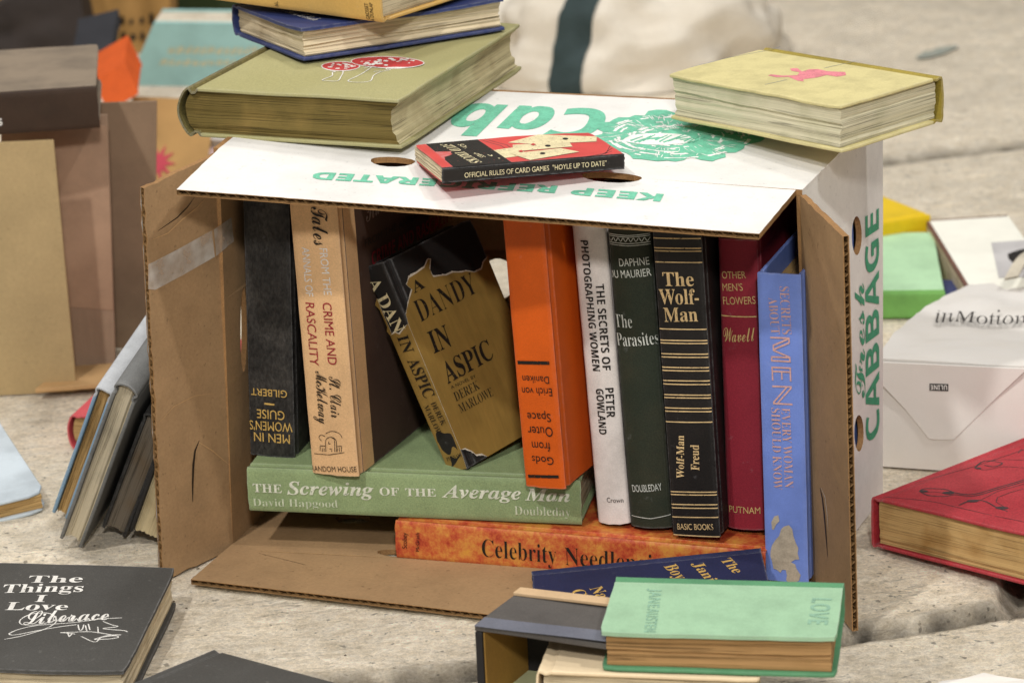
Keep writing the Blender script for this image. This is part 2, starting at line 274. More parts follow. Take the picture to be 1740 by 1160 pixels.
POSE = {
 'screw': ((.04276,1.84479,.03299), ((.20406,-.97892,.00857),(.97896,.20407,-.00009),(-.00166,.00841,.99996)), (.17,.23992,.03311)),
 'needle': ((.16547,1.79233,.00064), ((.28389,-.9587,.0173),(.95884,.28394,.00032),(-.00522,.01649,.99985)), (.2,.26432,.02824)),
 'guise': ((-.15031,1.91164,.27358), ((.25738,-.04171,-.96541),(.96608,-.01067,.25802),(-.02106,-.99907,.03755)), (.14,.20578,.0337)),
 'tales': ((-.1449,1.88125,.06723), ((.39532,-.01901,.91834),(.91854,.00971,-.39521),(-.0014,.99977,.0213)), (.14501,.21101,.03616)),
 'dandy': ((-.04857,1.88455,.06157), ((.66853,-.33663,.66314),(.73502,.16329,-.6581),(.11325,.92737,.35659)), (.09242,.15678,.02082)),
 'gods': ((.02353,1.83014,.27612), ((.4393,.04254,-.89733),(.89834,-.02165,.43877),(-.00076,-.99886,-.04773)), (.14,.20836,.03044)),
 'gowland': ((.0548,1.84822,.034), ((.34273,-.05065,.93807),(.93943,.01778,-.34227),(.00066,.99856,.05368)), (.15,.22697,.02363)),
 'parasite': ((.07727,1.83911,.034), ((.34002,-.04388,.93939),(.94042,.01536,-.33968),(.00047,.99892,.04649)), (.14,.21549,.03006)),
 'wolf': ((.10513,1.81814,.034), ((.34626,-.03958,.9373),(.93814,.01412,-.34597),(.00046,.99912,.04202)), (.15,.22807,.03392)),
 'flowers': ((.14362,1.82802,.034), ((.33164,-.01368,.94331),(.94341,.00489,-.3316),(-.00008,.99989,.01452)), (.13,.20745,.02712)),
 'secrets': ((.16707,1.7986,.006), ((.34953,-.01457,.93681),(.93692,.00655,-.34947),(-.00104,.99987,.01594)), (.15001,.21884,.02992)),
 'janitor': ((.00785,1.79232,.008), ((.00203,.99809,-.06173),(-1,.00215,.00189),(.00202,.06172,.99809)), (.12,.15601,.0145)),
 'mush': ((-.22028,1.94395,.29862), ((.9271,.3748,-.00205),(-.37478,.92699,-.01512),(-.00377,.01479,.99988)), (.16318,.23118,.03525)),
 'navy': ((-.19773,2.10387,.33534), ((.45534,.89025,-.01058),(-.89015,.45545,.0139),(.0172,.00309,.99985)), (.12533,.16512,.02361)),
 'ochre': ((-.08222,1.98933,.364), ((.60578,-.79562,.00408),(.79555,.60563,-.01747),(.01143,.01382,.99984)), (.12,.17001,.03)),
 'cards': ((.07869,1.81908,.29464), ((-.27471,-.96106,.03014),(.96128,-.27378,.0315),(-.02202,.03762,.99905)), (.07391,.12466,.0104)),
 'yellow': ((.19376,2.01256,.29717), ((-.7481,.66341,-.0154),(-.66351,-.74817,.00195),(-.01023,.01168,.99988)), (.10326,.16133,.0321)),
 'mint': ((.05913,1.63739,.05572), ((-.17639,.98431,-.00418),(-.98413,-.17644,-.0191),(-.01954,.00074,.99981)), (.08027,.14075,.02619)),
 'things': ((-.42353,1.6625,.00298), ((.99484,.09821,.02544),(-.09794,.99512,-.01168),(-.02647,.00913,.99961)), (.17001,.16656,.02872)),
 'redR': ((.24798,1.85743,.002), ((.69843,.71568,.00001),(-.71428,.69706,.06259),(.04478,-.04372,.99804)), (.16001,.23001,.03695)),
 'grey': ((-.27665,1.86871,.14342), ((-.37533,.27734,.88442),(.33042,.93153,-.15189),(-.866,.23522,-.44127)), (.15644,.2,.01799)),
 'bluegrey': ((-.30008,1.93454,.1193), ((-.37426,.27614,.88526),(.33012,.93177,-.15108),(-.86657,.2357,-.43988)), (.13088,.2,.01338)),
 'darkgrey': ((-.25298,1.89026,.13153), ((-.37936,.24829,.89131),(.32566,.93751,-.12255),(-.86604,.24378,-.43651)), (.14199,.2,.01963)),
 'cream': ((-.23721,1.87813,.12477), ((-.36157,.26538,.89378),(.32813,.93353,-.14444),(-.8727,.24105,-.42461)), (.13,.19,.02667)),
 'redL': ((-.35352,2.13304,0), ((.97336,.22775,.02644),(-.22794,.97367,.00413),(-.0248,-.01005,.99964)), (.14,.21002,.02916)),
 'lightblue': ((-.48469,1.95017,-.01019), ((.93347,-.3529,-.06404),(.3512,.93559,-.03645),(.07278,.01154,.99728)), (.14,.21001,.016)),
 'charcoal': ((-.34318,1.51186,.01402), ((.76382,.64542,-.00374),(-.64343,.76189,.07432),(.05082,-.05436,.99723)), (.15001,.22,.022)),
}
WORDS = {
 'guise': [
  ('s','MEN IN','sans',(.00312,.18845,.03017,.1886),0.00671,'gold'),
  ('s',"WOMEN'S",'sans',(.00114,.17938,.03348,.17995),0.00716,'gold'),
  ('s','GUISE','sans',(.00667,.17097,.02746,.17097),0.00668,'gold'),
  ('s','—','sans',(.01405,.16584,.02155,.16559),0.00133,'gold'),
  ('s','GILBERT','sans',(.00453,.1553,.03145,.15534),0.00531,'gold'),
 ],
 'tales': [
  ('s','True Tales','script',(.01726,.22362,.01713,.16778),0.01210,'ink'),
  ('s','FROM THE','caps',(.02102,.16589,.02166,.13255),0.00593,'white'),
  ('s','ANNALS OF','caps',(.00748,.166,.00744,.13083),0.00591,'white'),
  ('s','CRIME AND','caps',(.0198,.12691,.02035,.08196),0.00683,'wine'),
  ('s','RASCALITY','caps',(.00655,.12609,.00605,.08051),0.00689,'wine'),
  ('s','St. Clair','script',(.02004,.0733,.01919,.04281),0.00869,'ink'),
  ('s','McKelway','script',(.00981,.07645,.00907,.03763),0.00873,'ink'),
  ('s','RANDOM HOUSE','caps',(-.00023,.00112,.03549,.00336),0.00399,'ink'),
  ('f','True Tales','script',(.04292,.17277,.11043,.17506),0.01399,'pale'),
  ('f','FROM THE ANNALS OF','caps',(.03808,.15623,.15307,.15116),0.00534,'ink'),
  ('f','CRIME AND RASCALITY','sansb',(.04679,.14,.18809,.13522),0.00998,'wine'),
 ],
 'dandy': [
  ('s','A DAN','serifb',(-.00124,.14694,.00467,.10581),0.01326,'cream'),
  ('s','IN','serifb',(.00522,.10346,.00542,.09079),0.01164,'ink'),
  ('s','ASPIC','serifb',(.00543,.08537,.00743,.05609),0.01271,'ink'),
  ('s','DEREK','serif',(.0114,.05183,.0133,.03432),0.00579,'ink'),
  ('s','MARLOWE','serif',(.00301,.05089,.00521,.02508),0.00582,'ink'),
  ('s','PUTNAM','serif',(.00437,.00832,.02064,.00964),0.00266,'ink'),
  ('f','A','serifb',(.0154,.1274,.02724,.12777),0.00823,'ink'),
  ('f','DANDY','serif',(.01074,.10722,.07168,.10699),0.01559,'ink'),
  ('f','IN','serifb',(.01125,.08316,.02979,.08204),0.01581,'ink'),
  ('f','ASPIC','serifb',(.01218,.05976,.06176,.05958),0.01494,'ink'),
  ('f','A NOVEL BY','caps',(.01332,.05521,.03879,.05382),0.00225,'ink'),
  ('f','DEREK','serif',(.01296,.04585,.03835,.04533),0.00638,'ink'),
  ('f','MARLOWE','serif',(.01281,.03684,.04761,.036),0.00656,'ink'),
 ],
 'screw': [
  ('s','THE','serifb',(.01519,.23631,.01521,.21504),0.00631,'greenlit'),
  ('s','Screwing','serifbi',(.01448,.21118,.01588,.14784),0.00987,'greenlit'),
  ('s','OF','serifb',(.01652,.14353,.01668,.12944),0.00624,'greenlit'),
  ('s','THE','serifb',(.01689,.12475,.0174,.10263),0.00578,'greenlit'),
  ('s','Average','serifbi',(.01714,.0984,.01783,.04191),0.00932,'greenlit'),
  ('s','Man','serifbi',(.01752,.03899,.01759,.00725),0.00883,'greenlit'),
  ('s','David Hapgood','serif',(.00435,.23699,.00577,.17453),0.00587,'paleg'),
  ('s','Doubleday','serif',(.00611,.0469,.00657,.00712),0.00665,'paleg'),
 ],
 'gods': [
  ('s','Gods','hum',(.00685,.18557,.0234,.18553),0.00563,'ink'),
  ('s','from','hum',(.0086,.17497,.02246,.17513),0.00647,'ink'),
  ('s','Outer','hum',(.00583,.16366,.02461,.16413),0.00686,'ink'),
  ('s','Space','hum',(.00631,.15389,.02416,.15426),0.00599,'ink'),
  ('s','Erich von','hum',(.00381,.13548,.02653,.13609),0.00552,'ink'),
  ('s','Daniken','hum',(.00529,.12713,.0253,.12753),0.00509,'ink'),
 ],
 'gowland': [
  ('s','PHOTOGRAPHING WOMEN','sansb',(.00632,.20505,.00703,.11214),0.00550,'ink'),
  ('s','THE SECRETS OF','sansb',(.01456,.17431,.01431,.11272),0.00550,'ink'),
  ('s','PETER','sansb',(.01491,.09994,.01435,.07848),0.00555,'ink'),
  ('s','GOWLAND','sansb',(.00805,.09935,.00774,.06622),0.00558,'ink'),
  ('s','Crown','hum',(.00902,.01617,.0206,.01573),0.00353,'ink'),
 ],
 'parasite': [
  ('s','DAPHNE','hum',(.00712,.18856,.02796,.18968),0.00536,'silver'),
  ('s','DU MAURIER','hum',(-.00107,.17971,.02863,.18183),0.00537,'silver'),
  ('s','The','serif',(.00039,.14457,.01344,.14527),0.00924,'silver'),
  ('s','Parasites','serif',(.00065,.1315,.03053,.13348),0.00925,'silver'),
  ('s','DOUBLEDAY','hum',(.00403,.02555,.02545,.02777),0.00518,'silver'),
 ],
 'wolf': [
  ('s','The','serifb',(.00549,.17925,.02684,.17973),0.00946,'lgold'),
  ('s','Wolf-','serifb',(.00215,.16636,.02971,.16706),0.01074,'lgold'),
  ('s','Man','serifb',(.00462,.15399,.02814,.15505),0.00994,'lgold'),
  ('s','Wolf-Man','serifb',(.01097,.04184,.01299,.07314),0.00544,'lgold'),
  ('s','Freud','serifb',(.02225,.04838,.02299,.06677),0.00584,'lgold'),
  ('s','BASIC BOOKS','hum',(.0039,.00428,.0296,.00526),0.00435,'lgold'),
 ],
 'flowers': [
  ('s','OTHER','hum',(.0024,.18001,.01912,.18117),0.00496,'dgold'),
  ('s',"MEN'S",'hum',(.00253,.17131,.01683,.17238),0.00538,'dgold'),
  ('s','FLOWERS','hum',(.00263,.16175,.02509,.16324),0.00539,'dgold'),
  ('s','Wavell','script',(.00219,.13538,.02435,.13696),0.01005,'dgold'),
  ('s','PUTNAM','hum',(.00198,.01159,.02411,.01192),0.00479,'dgold'),
 ],
 'secrets': [
  ('s','SECRETS','serif',(.01541,.21079,.01653,.1777),0.00641,'salmon'),
  ('s','ABOUT','serif',(.00756,.20264,.00886,.17727),0.00607,'salmon'),
  ('s','MEℕ','double',(.00801,.17557,.0087,.12784),0.01334,'salmon'),
  ('s','EVERY WOMAN','serif',(.01433,.1257,.01526,.06875),0.00612,'salmon'),
  ('s','SHOULD KNOW','serif',(.00741,.12524,.00742,.06686),0.00612,'salmon'),
 ],
 'needle': [
  ('s','Celebrity','serif',(.00706,.20097,.00661,.1471),0.01340,'ink'),
  ('s','Needlepoint','serif',(.0063,.14075,.00621,.0648),0.01329,'ink'),
  ('s','Scobey','hum',(.00789,.25647,.02004,.25602),0.00350,'ink'),
  ('s','McGrath','hum',(.00646,.24735,.02084,.24685),0.00262,'ink'),
 ],
 'janitor': [
  ('f','The','serifb',(.01477,.12729,.04017,.13459),0.00775,'gold'),
  ('f',"Janitor's",'serifb',(.01695,.10794,.08294,.12419),0.00807,'gold'),
  ('f','Boy','serifb',(.01609,.08883,.04137,.09623),0.00871,'gold'),
  ('f','Nathalia','serifb',(.04134,.03741,.09877,.05384),0.00888,'gold'),
  ('f','Crane','serifb',(.0422,.02514,.08515,.03715),0.00856,'gold'),
 ],
 'cards': [
  ('s','OFFICIAL RULES OF CARD GAMES  "HOYLE UP TO DATE"','caps',(.00289,.11025,.00364,.01231),0.00352,'cream'),
  ('f','STUD TRICKS','serifb',(.06782,.10829,.00624,.10319),0.00740,'cream'),
  ('f','SOME GAMES','caps',(.06386,.09709,.02095,.09298),0.00389,'cream'),
  ('f','TIPS','caps',(.05761,.09024,.02212,.08578),0.00424,'cream'),
 ],
 'ochre': [
  ('s','GROSSET','caps',(.0015,.01062,.01336,.01143),0.00334,'ink'),
  ('s','& DUNLAP','caps',(.00062,.0069,.01381,.00709),0.00327,'ink'),
  ('s','AL','caps',(.00199,.09637,.00584,.09718),0.00343,'ink'),
 ],
 'navy': [
  ('f','Farm & Flocks','script',(.05875,.01637,.10349,.02054),0.00888,'white'),
 ],
 'things': [
  ('f','The','serifb',(.07382,.13379,.11097,.13665),0.01194,'white'),
  ('f','Things','serifb',(.06036,.11645,.11495,.12117),0.01376,'white'),
  ('f','I','serifb',(.08647,.10236,.09359,.10272),0.01153,'white'),
  ('f','Love','serifb',(.06982,.08914,.11133,.09033),0.01230,'white'),
  ('f','Liberace','script',(.08841,.06582,.14266,.07789),0.02066,'white'),
 ],
 'mint': [
  ('f','JANE','sansb',(.01759,.02309,.04502,.02452),0.00726,'faint'),
  ('f','AUSTEN','sansb',(.0467,.02472,.07819,.02634),0.00715,'faint'),
  ('f','LOVE','sansb',(.02484,.12296,.06175,.12252),0.01214,'faint'),
 ],
}
DECO = {
 'wolf': [
  ('s','line','lgold',0.75,1,(.0002,.2124,.0168,.2124,.0333,.2125)),
  ('s','line','lgold',0.75,1,(.0002,.2056,.0168,.2057,.0333,.2058)),
  ('s','line','lgold',0.75,1,(.0002,.2036,.0168,.2036,.0333,.2038)),
  ('s','line','lgold',0.75,1,(.0002,.1958,.0168,.1959,.0334,.196)),
  ('s','line','lgold',0.75,1,(.0001,.1489,.0169,.1491,.0336,.1494)),
  ('s','line','lgold',0.75,1,(.0001,.1409,.017,.1412,.0337,.1415)),
  ('s','line','lgold',0.75,1,(.0001,.1389,.017,.1391,.0337,.1395)),
  ('s','line','lgold',0.75,1,(.0001,.1313,.017,.1316,.0337,.132)),
  ('s','line','lgold',0.75,1,(.0001,.129,.017,.1293,.0338,.1297)),
  ('s','line','lgold',0.75,1,(.0001,.1217,.017,.122,.0338,.1224)),
  ('s','line','lgold',0.75,1,(.0001,.1194,.017,.1197,.0338,.1201)),
  ('s','line','lgold',0.75,1,(.0001,.1122,.017,.1126,.0338,.113)),
  ('s','line','lgold',0.75,1,(.0001,.1097,.017,.11,.0339,.1105)),
  ('s','line','lgold',0.75,1,(.0001,.1021,.017,.1025,.0339,.1029)),
  ('s','line','lgold',0.75,1,(.0001,.1,.017,.1004,.0339,.1008)),
  ('s','line','lgold',0.75,1,(0,.0926,.0171,.093,.034,.0935)),
  ('s','line','lgold',0.75,1,(0,.0902,.0171,.0907,.034,.0911)),
  ('s','line','lgold',0.75,1,(0,.0826,.0171,.083,.034,.0836)),
  ('s','line','lgold',0.75,1,(-.0001,.0318,.0172,.0324,.0343,.0331)),
  ('s','line','lgold',0.75,1,(-.0001,.0297,.0172,.0303,.0343,.031)),
  ('s','line','lgold',0.75,1,(-.0001,.0225,.0172,.0232,.0343,.0239)),
  ('s','line','lgold',0.75,1,(-.0001,.0199,.0172,.0206,.0344,.0213)),
  ('s','line','lgold',0.75,1,(-.0001,.0132,.0172,.0139,.0344,.0146)),
  ('s','line','lgold',0.7,1,(.0002,.0002,.0343,.0003)),
 ],
 'parasite': [
  ('s','line','silver',0.5,1,(.0001,.2108,.015,.2103,.0299,.2111)),
  ('s','line','silver',0.5,1,(0,.2096,.0149,.2091,.0299,.2099)),
  ('s','line','silver',0.5,1,(-.0004,.205,.0146,.2046,.0295,.2054)),
  ('s','line','silver',0.5,1,(-.0005,.2036,.0145,.2031,.0294,.2039)),
  ('s','line','silver',0.5,1,(.0003,.2083,.002,.2059,.004,.2084,.0056,.2059,.0076,.2084,.0093,.206,.0113,.2085,.0129,.206,.015,.2085,.0166,.206,.0186,.2085,.0202,.2061,.0222,.2086,.0239,.2061,.0259,.2086,.0275,.2062,.0295,.2086)),
  ('s','line','silver',0.5,1,(.0014,.0075,.0159,.0068,.0296,.0092)),
 ],
 'flowers': [
  ('s','line','dgold',0.8,1,(.0007,.1537,.0252,.1541)),
 ],
 'gods': [
  ('s','line','ink',2.4,1,(.028,.1184,.004,.1174)),
  ('s','line','ink',2.2,1,(.0275,.201,.0041,.1996)),
 ],
 'tales': [
  ('s','line','ink',0.45,1,(.0031,.0145,.0149,.0147,.0272,.0174)),
  ('s','line','ink',0.45,1,(.0127,.0167,.0135,.0256,.0178,.0281,.0216,.0257,.0209,.0174)),
  ('s','line','ink',0.45,1,(.0178,.0281,.0205,.0267,.0197,.0173)),
  ('s','line','ink',0.45,1,(.0081,.0169,.0085,.0208,.0129,.0211)),
  ('s','line','ink',0.45,1,(.0101,.0193,.0098,.0165)),
  ('s','line','ink',0.45,1,(.0116,.0194,.0113,.0166)),
  ('s','line','ink',0.45,1,(.0214,.0213,.0253,.0222,.0249,.0177)),
  ('s','line','ink',0.45,1,(.0223,.0203,.022,.0175)),
  ('s','line','ink',0.45,1,(.0237,.0209,.0234,.0176)),
  ('s','line','ink',0.45,1,(.0157,.0247,.0154,.023,.017,.0231)),
  ('s','line','ink',0.45,1,(.0158,.0192,.0176,.0193,.0174,.0171)),
  ('s','line','ink',0.45,1,(.01,.0247,.0081,.0268,.0098,.0291,.0132,.0283)),
  ('s','line','ink',0.45,1,(.0128,.0299,.0187,.0326,.0244,.0314,.0264,.0283)),
 ],
 'mush': [
  ('f','poly','white',0,1,(.0972,.0819,.0983,.0788,.0985,.0757,.098,.0727,.0968,.0701,.0949,.068,.0924,.0664,.0895,.0654,.0862,.0651,.0828,.0655,.0794,.0666,.0762,.0683,.0733,.0706,.0709,.0733,.0692,.0763,.0681,.0794,.0678,.0826,.0683,.0856,.0695,.0882,.0714,.0904,.0739,.092,.0769,.093,.0802,.0933,.0836,.0929,.0871,.0917,.0903,.09,.0932,.0876,.0955,.0849)),
  ('f','poly','capred',0,2,(.0964,.0817,.0972,.0791,.0974,.0764,.0968,.0738,.0956,.0716,.0937,.0697,.0913,.0683,.0886,.0674,.0855,.0671,.0823,.0674,.0792,.0683,.0763,.0697,.0737,.0716,.0716,.0739,.07,.0765,.0691,.0792,.069,.0819,.0695,.0844,.0707,.0867,.0726,.0886,.075,.0901,.0778,.091,.0809,.0912,.0841,.0909,.0873,.09,.0902,.0885,.0928,.0866,.0949,.0843)),
  ('f','poly','white',0,3,(.1408,.0968,.1416,.0941,.1416,.0914,.141,.0889,.1396,.0865,.1376,.0843,.135,.0825,.1318,.0809,.1282,.0797,.1242,.0789,.1199,.0785,.1154,.0785,.1108,.079,.1063,.0798,.1019,.0811,.0978,.0827,.094,.0846,.0907,.0868,.0879,.0892,.0857,.0918,.0841,.0945,.0833,.0972,.0832,.0999,.0838,.1025,.0851,.1049,.0871,.1071,.0898,.1091,.093,.1107,.0967,.1119,.1008,.1127,.1052,.1131,.1098,.113,.1144,.1125,.119,.1116,.1234,.1103,.1275,.1087,.1312,.1067,.1345,.1045,.1373,.1021,.1394,.0995)),
  ('f','poly','capred',0,4,(.1399,.0967,.1406,.0944,.1405,.092,.1398,.0898,.1384,.0877,.1364,.0858,.1338,.0841,.1307,.0827,.1271,.0816,.1232,.0809,.119,.0805,.1147,.0805,.1103,.0809,.1059,.0817,.1017,.0827,.0978,.0841,.0942,.0858,.0911,.0877,.0884,.0899,.0864,.0922,.085,.0945,.0843,.0969,.0843,.0993,.085,.1016,.0864,.1038,.0884,.1057,.091,.1074,.0942,.1088,.0978,.1099,.1018,.1106,.1061,.111,.1105,.1109,.1149,.1105,.1193,.1098,.1235,.1086,.1275,.1072,.131,.1055,.1341,.1035,.1367,.1014,.1386,.0991)),
  ('f','poly','white',0,3,(.0898,.0781,.0898,.0769,.0887,.0764,.0873,.0769,.0868,.0782,.0874,.0792,.0888,.0792)),
  ('f','poly','white',0,3,(.0914,.0774,.0914,.0763,.0904,.0758,.0892,.0763,.0887,.0774,.0893,.0783,.0905,.0783)),
  ('f','poly','white',0,3,(.0829,.0821,.0829,.0809,.0819,.0804,.0807,.081,.0802,.0823,.0807,.0832,.0819,.0832)),
  ('f','poly','white',0,3,(.0789,.0753,.079,.0739,.0779,.0733,.0765,.074,.0759,.0754,.0765,.0765,.0778,.0764)),
  ('f','poly','white',0,3,(.0859,.0724,.0859,.0713,.0848,.0708,.0835,.0713,.083,.0725,.0836,.0734,.0849,.0734)),
  ('f','poly','white',0,3,(.0944,.0813,.0944,.0801,.0935,.0796,.0923,.0802,.0918,.0814,.0923,.0823,.0934,.0822)),
  ('f','poly','white',0,3,(.0886,.0846,.0887,.0833,.0877,.0828,.0865,.0835,.0859,.0848,.0864,.0858,.0876,.0858)),
  ('f','poly','white',0,3,(.0934,.0797,.0933,.0786,.0924,.0781,.0912,.0787,.0907,.0797,.0913,.0806,.0925,.0806)),
  ('f','poly','white',0,3,(.076,.0852,.0761,.084,.0753,.0835,.0741,.0841,.0735,.0854,.0739,.0864,.0751,.0863)),
  ('f','poly','white',0,3,(.0852,.072,.0852,.0708,.0841,.0703,.0828,.0708,.0823,.072,.0829,.0729,.0842,.0729)),
  ('f','poly','white',0,3,(.0858,.0862,.0858,.0849,.0848,.0843,.0834,.085,.0828,.0863,.0834,.0874,.0847,.0873)),
  ('f','poly','white',0,3,(.0783,.0746,.0782,.0735,.077,.073,.0757,.0735,.0752,.0746,.0759,.0755,.0773,.0755)),
  ('f','poly','white',0,3,(.0863,.0844,.0862,.0833,.0852,.0828,.084,.0834,.0835,.0845,.0841,.0853,.0853,.0853)),
  ('f','poly','white',0,3,(.081,.0834,.0809,.0822,.0798,.0817,.0784,.0822,.0779,.0834,.0786,.0843,.08,.0843)),
  ('f','poly','white',0,3,(.0778,.0802,.0777,.0791,.0767,.0786,.0754,.0791,.0749,.0803,.0755,.0812,.0768,.0811)),
  ('f','poly','white',0,3,(.0913,.0735,.0913,.0723,.0902,.0718,.0889,.0724,.0883,.0736,.0889,.0746,.0903,.0746)),
  ('f','poly','white',0,3,(.0879,.082,.0878,.0809,.0866,.0804,.0853,.0809,.0848,.082,.0855,.0829,.0869,.0829)),
  ('f','poly','white',0,3,(.0916,.0824,.0917,.0811,.0907,.0805,.0893,.0812,.0887,.0826,.0893,.0837,.0906,.0836)),
  ('f','poly','white',0,3,(.083,.0871,.0831,.0859,.0823,.0855,.0812,.0861,.0807,.0873,.0811,.0881,.0821,.0881)),
  ('f','poly','white',0,3,(.089,.0782,.0892,.0769,.0883,.0764,.0871,.0771,.0865,.0784,.0869,.0795,.0881,.0794)),
  ('f','poly','white',0,5,(.1241,.093,.1242,.091,.1229,.0903,.1211,.0913,.1202,.0933,.1209,.0948,.1226,.0947)),
  ('f','poly','white',0,5,(.1299,.1014,.13,.0997,.1288,.099,.1272,.0999,.1264,.1017,.1271,.1031,.1286,.103)),
  ('f','poly','white',0,5,(.1121,.0983,.1121,.0967,.1106,.096,.1088,.0968,.1081,.0985,.1089,.0998,.1107,.0997)),
  ('f','poly','white',0,5,(.0982,.0984,.0982,.0966,.0967,.0959,.0949,.0967,.0941,.0985,.0949,.0999,.0967,.0998)),
  ('f','poly','white',0,5,(.1051,.0961,.105,.0946,.1037,.0939,.102,.0946,.1014,.0961,.1022,.0973,.1038,.0973)),
  ('f','poly','white',0,5,(.1003,.092,.1002,.0904,.0987,.0897,.0969,.0904,.0962,.0922,.097,.0935,.0989,.0934)),
  ('f','poly','white',0,5,(.1292,.0978,.1294,.0959,.1282,.0952,.1266,.0962,.1258,.0982,.1263,.0996,.1279,.0995)),
  ('f','poly','white',0,5,(.1071,.0895,.107,.0878,.1055,.0871,.1036,.0879,.1029,.0896,.1038,.0909,.1057,.0909)),
  ('f','poly','white',0,5,(.1099,.089,.1098,.0875,.1085,.0869,.1068,.0876,.1062,.0891,.107,.0902,.1086,.0902)),
  ('f','poly','white',0,5,(.0943,.0955,.0944,.0936,.0931,.0929,.0913,.0939,.0904,.0958,.0911,.0973,.0928,.0972)),
  ('f','poly','white',0,5,(.1306,.1031,.1306,.1011,.1292,.1003,.1273,.1013,.1264,.1033,.1272,.1049,.1291,.1047)),
  ('f','poly','white',0,5,(.1164,.1022,.1164,.1006,.115,.0999,.1134,.1007,.1126,.1024,.1134,.1037,.1151,.1036)),
  ('f','poly','white',0,5,(.117,.0869,.1171,.0851,.1159,.0844,.1142,.0854,.1134,.0872,.1141,.0886,.1156,.0885)),
  ('f','poly','white',0,5,(.1078,.0967,.1078,.0951,.1065,.0944,.1049,.0952,.1041,.0969,.1048,.0982,.1065,.0981)),
  ('f','poly','white',0,5,(.1111,.099,.1112,.0973,.11,.0966,.1085,.0975,.1077,.0993,.1083,.1006,.1098,.1005)),
  ('f','poly','white',0,5,(.103,.0879,.103,.0863,.1017,.0857,.1002,.0864,.0995,.088,.1002,.0892,.1018,.0891)),
  ('f','poly','white',0,5,(.1222,.1002,.1222,.0986,.1211,.098,.1196,.0988,.1189,.1004,.1195,.1016,.121,.1015)),
  ('f','poly','white',0,5,(.1113,.0903,.1115,.0883,.1102,.0875,.1084,.0885,.1074,.0906,.1081,.0922,.1098,.092)),
  ('f','poly','white',0,5,(.126,.0925,.1261,.0905,.1247,.0897,.1228,.0907,.1219,.0928,.1227,.0943,.1245,.0942)),
  ('f','poly','white',0,5,(.1221,.0976,.1222,.0956,.1209,.0948,.1191,.0958,.1182,.0979,.1189,.0994,.1206,.0993)),
  ('f','poly','white',0,5,(.1301,.0959,.1303,.094,.1291,.0933,.1275,.0944,.1267,.0963,.1272,.0978,.1288,.0976)),
  ('f','poly','white',0,5,(.1264,.102,.1264,.1005,.1253,.1,.1239,.1007,.1232,.1022,.1238,.1033,.1252,.1032)),
  ('f','poly','white',0,5,(.1005,.0873,.1007,.0855,.0995,.0848,.0979,.0857,.097,.0876,.0976,.089,.0992,.0889)),
  ('f','poly','white',0,5,(.1074,.0909,.1073,.0893,.1058,.0886,.1041,.0894,.1034,.091,.1042,.0923,.106,.0922)),
  ('f','poly','white',0,5,(.1054,.0862,.1055,.0843,.1042,.0835,.1024,.0845,.1015,.0865,.1022,.0879,.1039,.0878)),
  ('f','poly','white',0,5,(.1061,.0949,.1062,.0929,.1049,.0921,.1032,.0932,.1023,.0952,.1029,.0967,.1046,.0966)),
  ('f','poly','white',0,5,(.0937,.0969,.0938,.0952,.0927,.0946,.0913,.0955,.0905,.0971,.0911,.0984,.0925,.0983)),
  ('f','poly','white',0,5,(.1122,.1061,.1122,.1043,.1109,.1035,.1091,.1045,.1083,.1064,.109,.1078,.1107,.1077)),
  ('f','poly','white',0,5,(.1234,.1052,.1234,.1034,.122,.1027,.1203,.1036,.1195,.1055,.1203,.1069,.122,.1067)),
  ('f','poly','white',0,5,(.1061,.1007,.1062,.0988,.1047,.0981,.1029,.099,.1021,.1009,.1029,.1023,.1047,.1022)),
  ('f','poly','white',0,5,(.1137,.1045,.1139,.1028,.1128,.1021,.1113,.1031,.1105,.1049,.111,.1062,.1125,.1061)),
  ('f','poly','white',0,5,(.1214,.1054,.1214,.1037,.1199,.103,.1182,.1038,.1175,.1056,.1183,.1069,.12,.1068)),
  ('f','poly','white',0,5,(.1069,.086,.1071,.0841,.106,.0834,.1045,.0844,.1036,.0865,.104,.0879,.1055,.0877)),
  ('f','poly','white',0,5,(.1248,.1069,.1248,.1054,.1236,.1048,.1221,.1056,.1215,.1071,.1221,.1082,.1236,.1082)),
  ('f','line','white',0.8,2,(.0819,.0643,.0869,.0622,.0854,.0606,.0894,.0506,.0875,.0391,.0915,.0373,.0994,.0385,.0961,.052,.092,.0641,.0882,.0656,.0924,.0651)),
  ('f','line','white',0.8,2,(.1033,.0752,.1064,.0824,.1079,.0674,.1077,.0565,.1065,.0404,.1139,.0376,.1225,.0423,.1189,.0566,.1192,.0688,.1235,.0757,.1197,.0767,.1197,.082)),
  ('f','line','white',0.8,2,(.114,.0677,.118,.0716)),
 ],
 'yellow': [
  ('f','poly','pink',0,1,(.0648,.0604,.0656,.0695,.0601,.0753,.0658,.0887,.0654,.094,.0603,.0891,.0519,.0938,.042,.0944,.0423,.1041,.0356,.1062,.0283,.099,.0301,.0946,.033,.0863,.0314,.0767,.0348,.0716,.0427,.0719,.037,.0626,.0406,.0589,.045,.0644,.0452,.0721,.0527,.0768,.0591,.0689,.0607,.0594)),
  ('f','line','slateblue',0.5,1,(.0791,.0005,.0409,.0014,.0076,.0075,-.0059,.0071)),
  ('f','line','slateblue',0.5,1,(.0271,.0783,-.0024,.0834)),
  ('f','line','slateblue',0.5,1,(.0879,.0791,.068,.0809)),
 ],
 'redR': [
  ('f','line','ink2',1.3,1,(.0188,.03,.0184,.0374,.03,.0442,.0415,.0424,.0527,.0478,.057,.0715,.0605,.0966)),
  ('f','line','ink2',1.3,1,(.0188,.03,.0291,.0265,.0394,.0315,.0427,.0391,.0551,.0445,.0594,.0682,.0629,.0933)),
  ('f','line','ink2',0.6,1,(.0188,.03,.0227,.03,.0277,.0352,.035,.0374)),
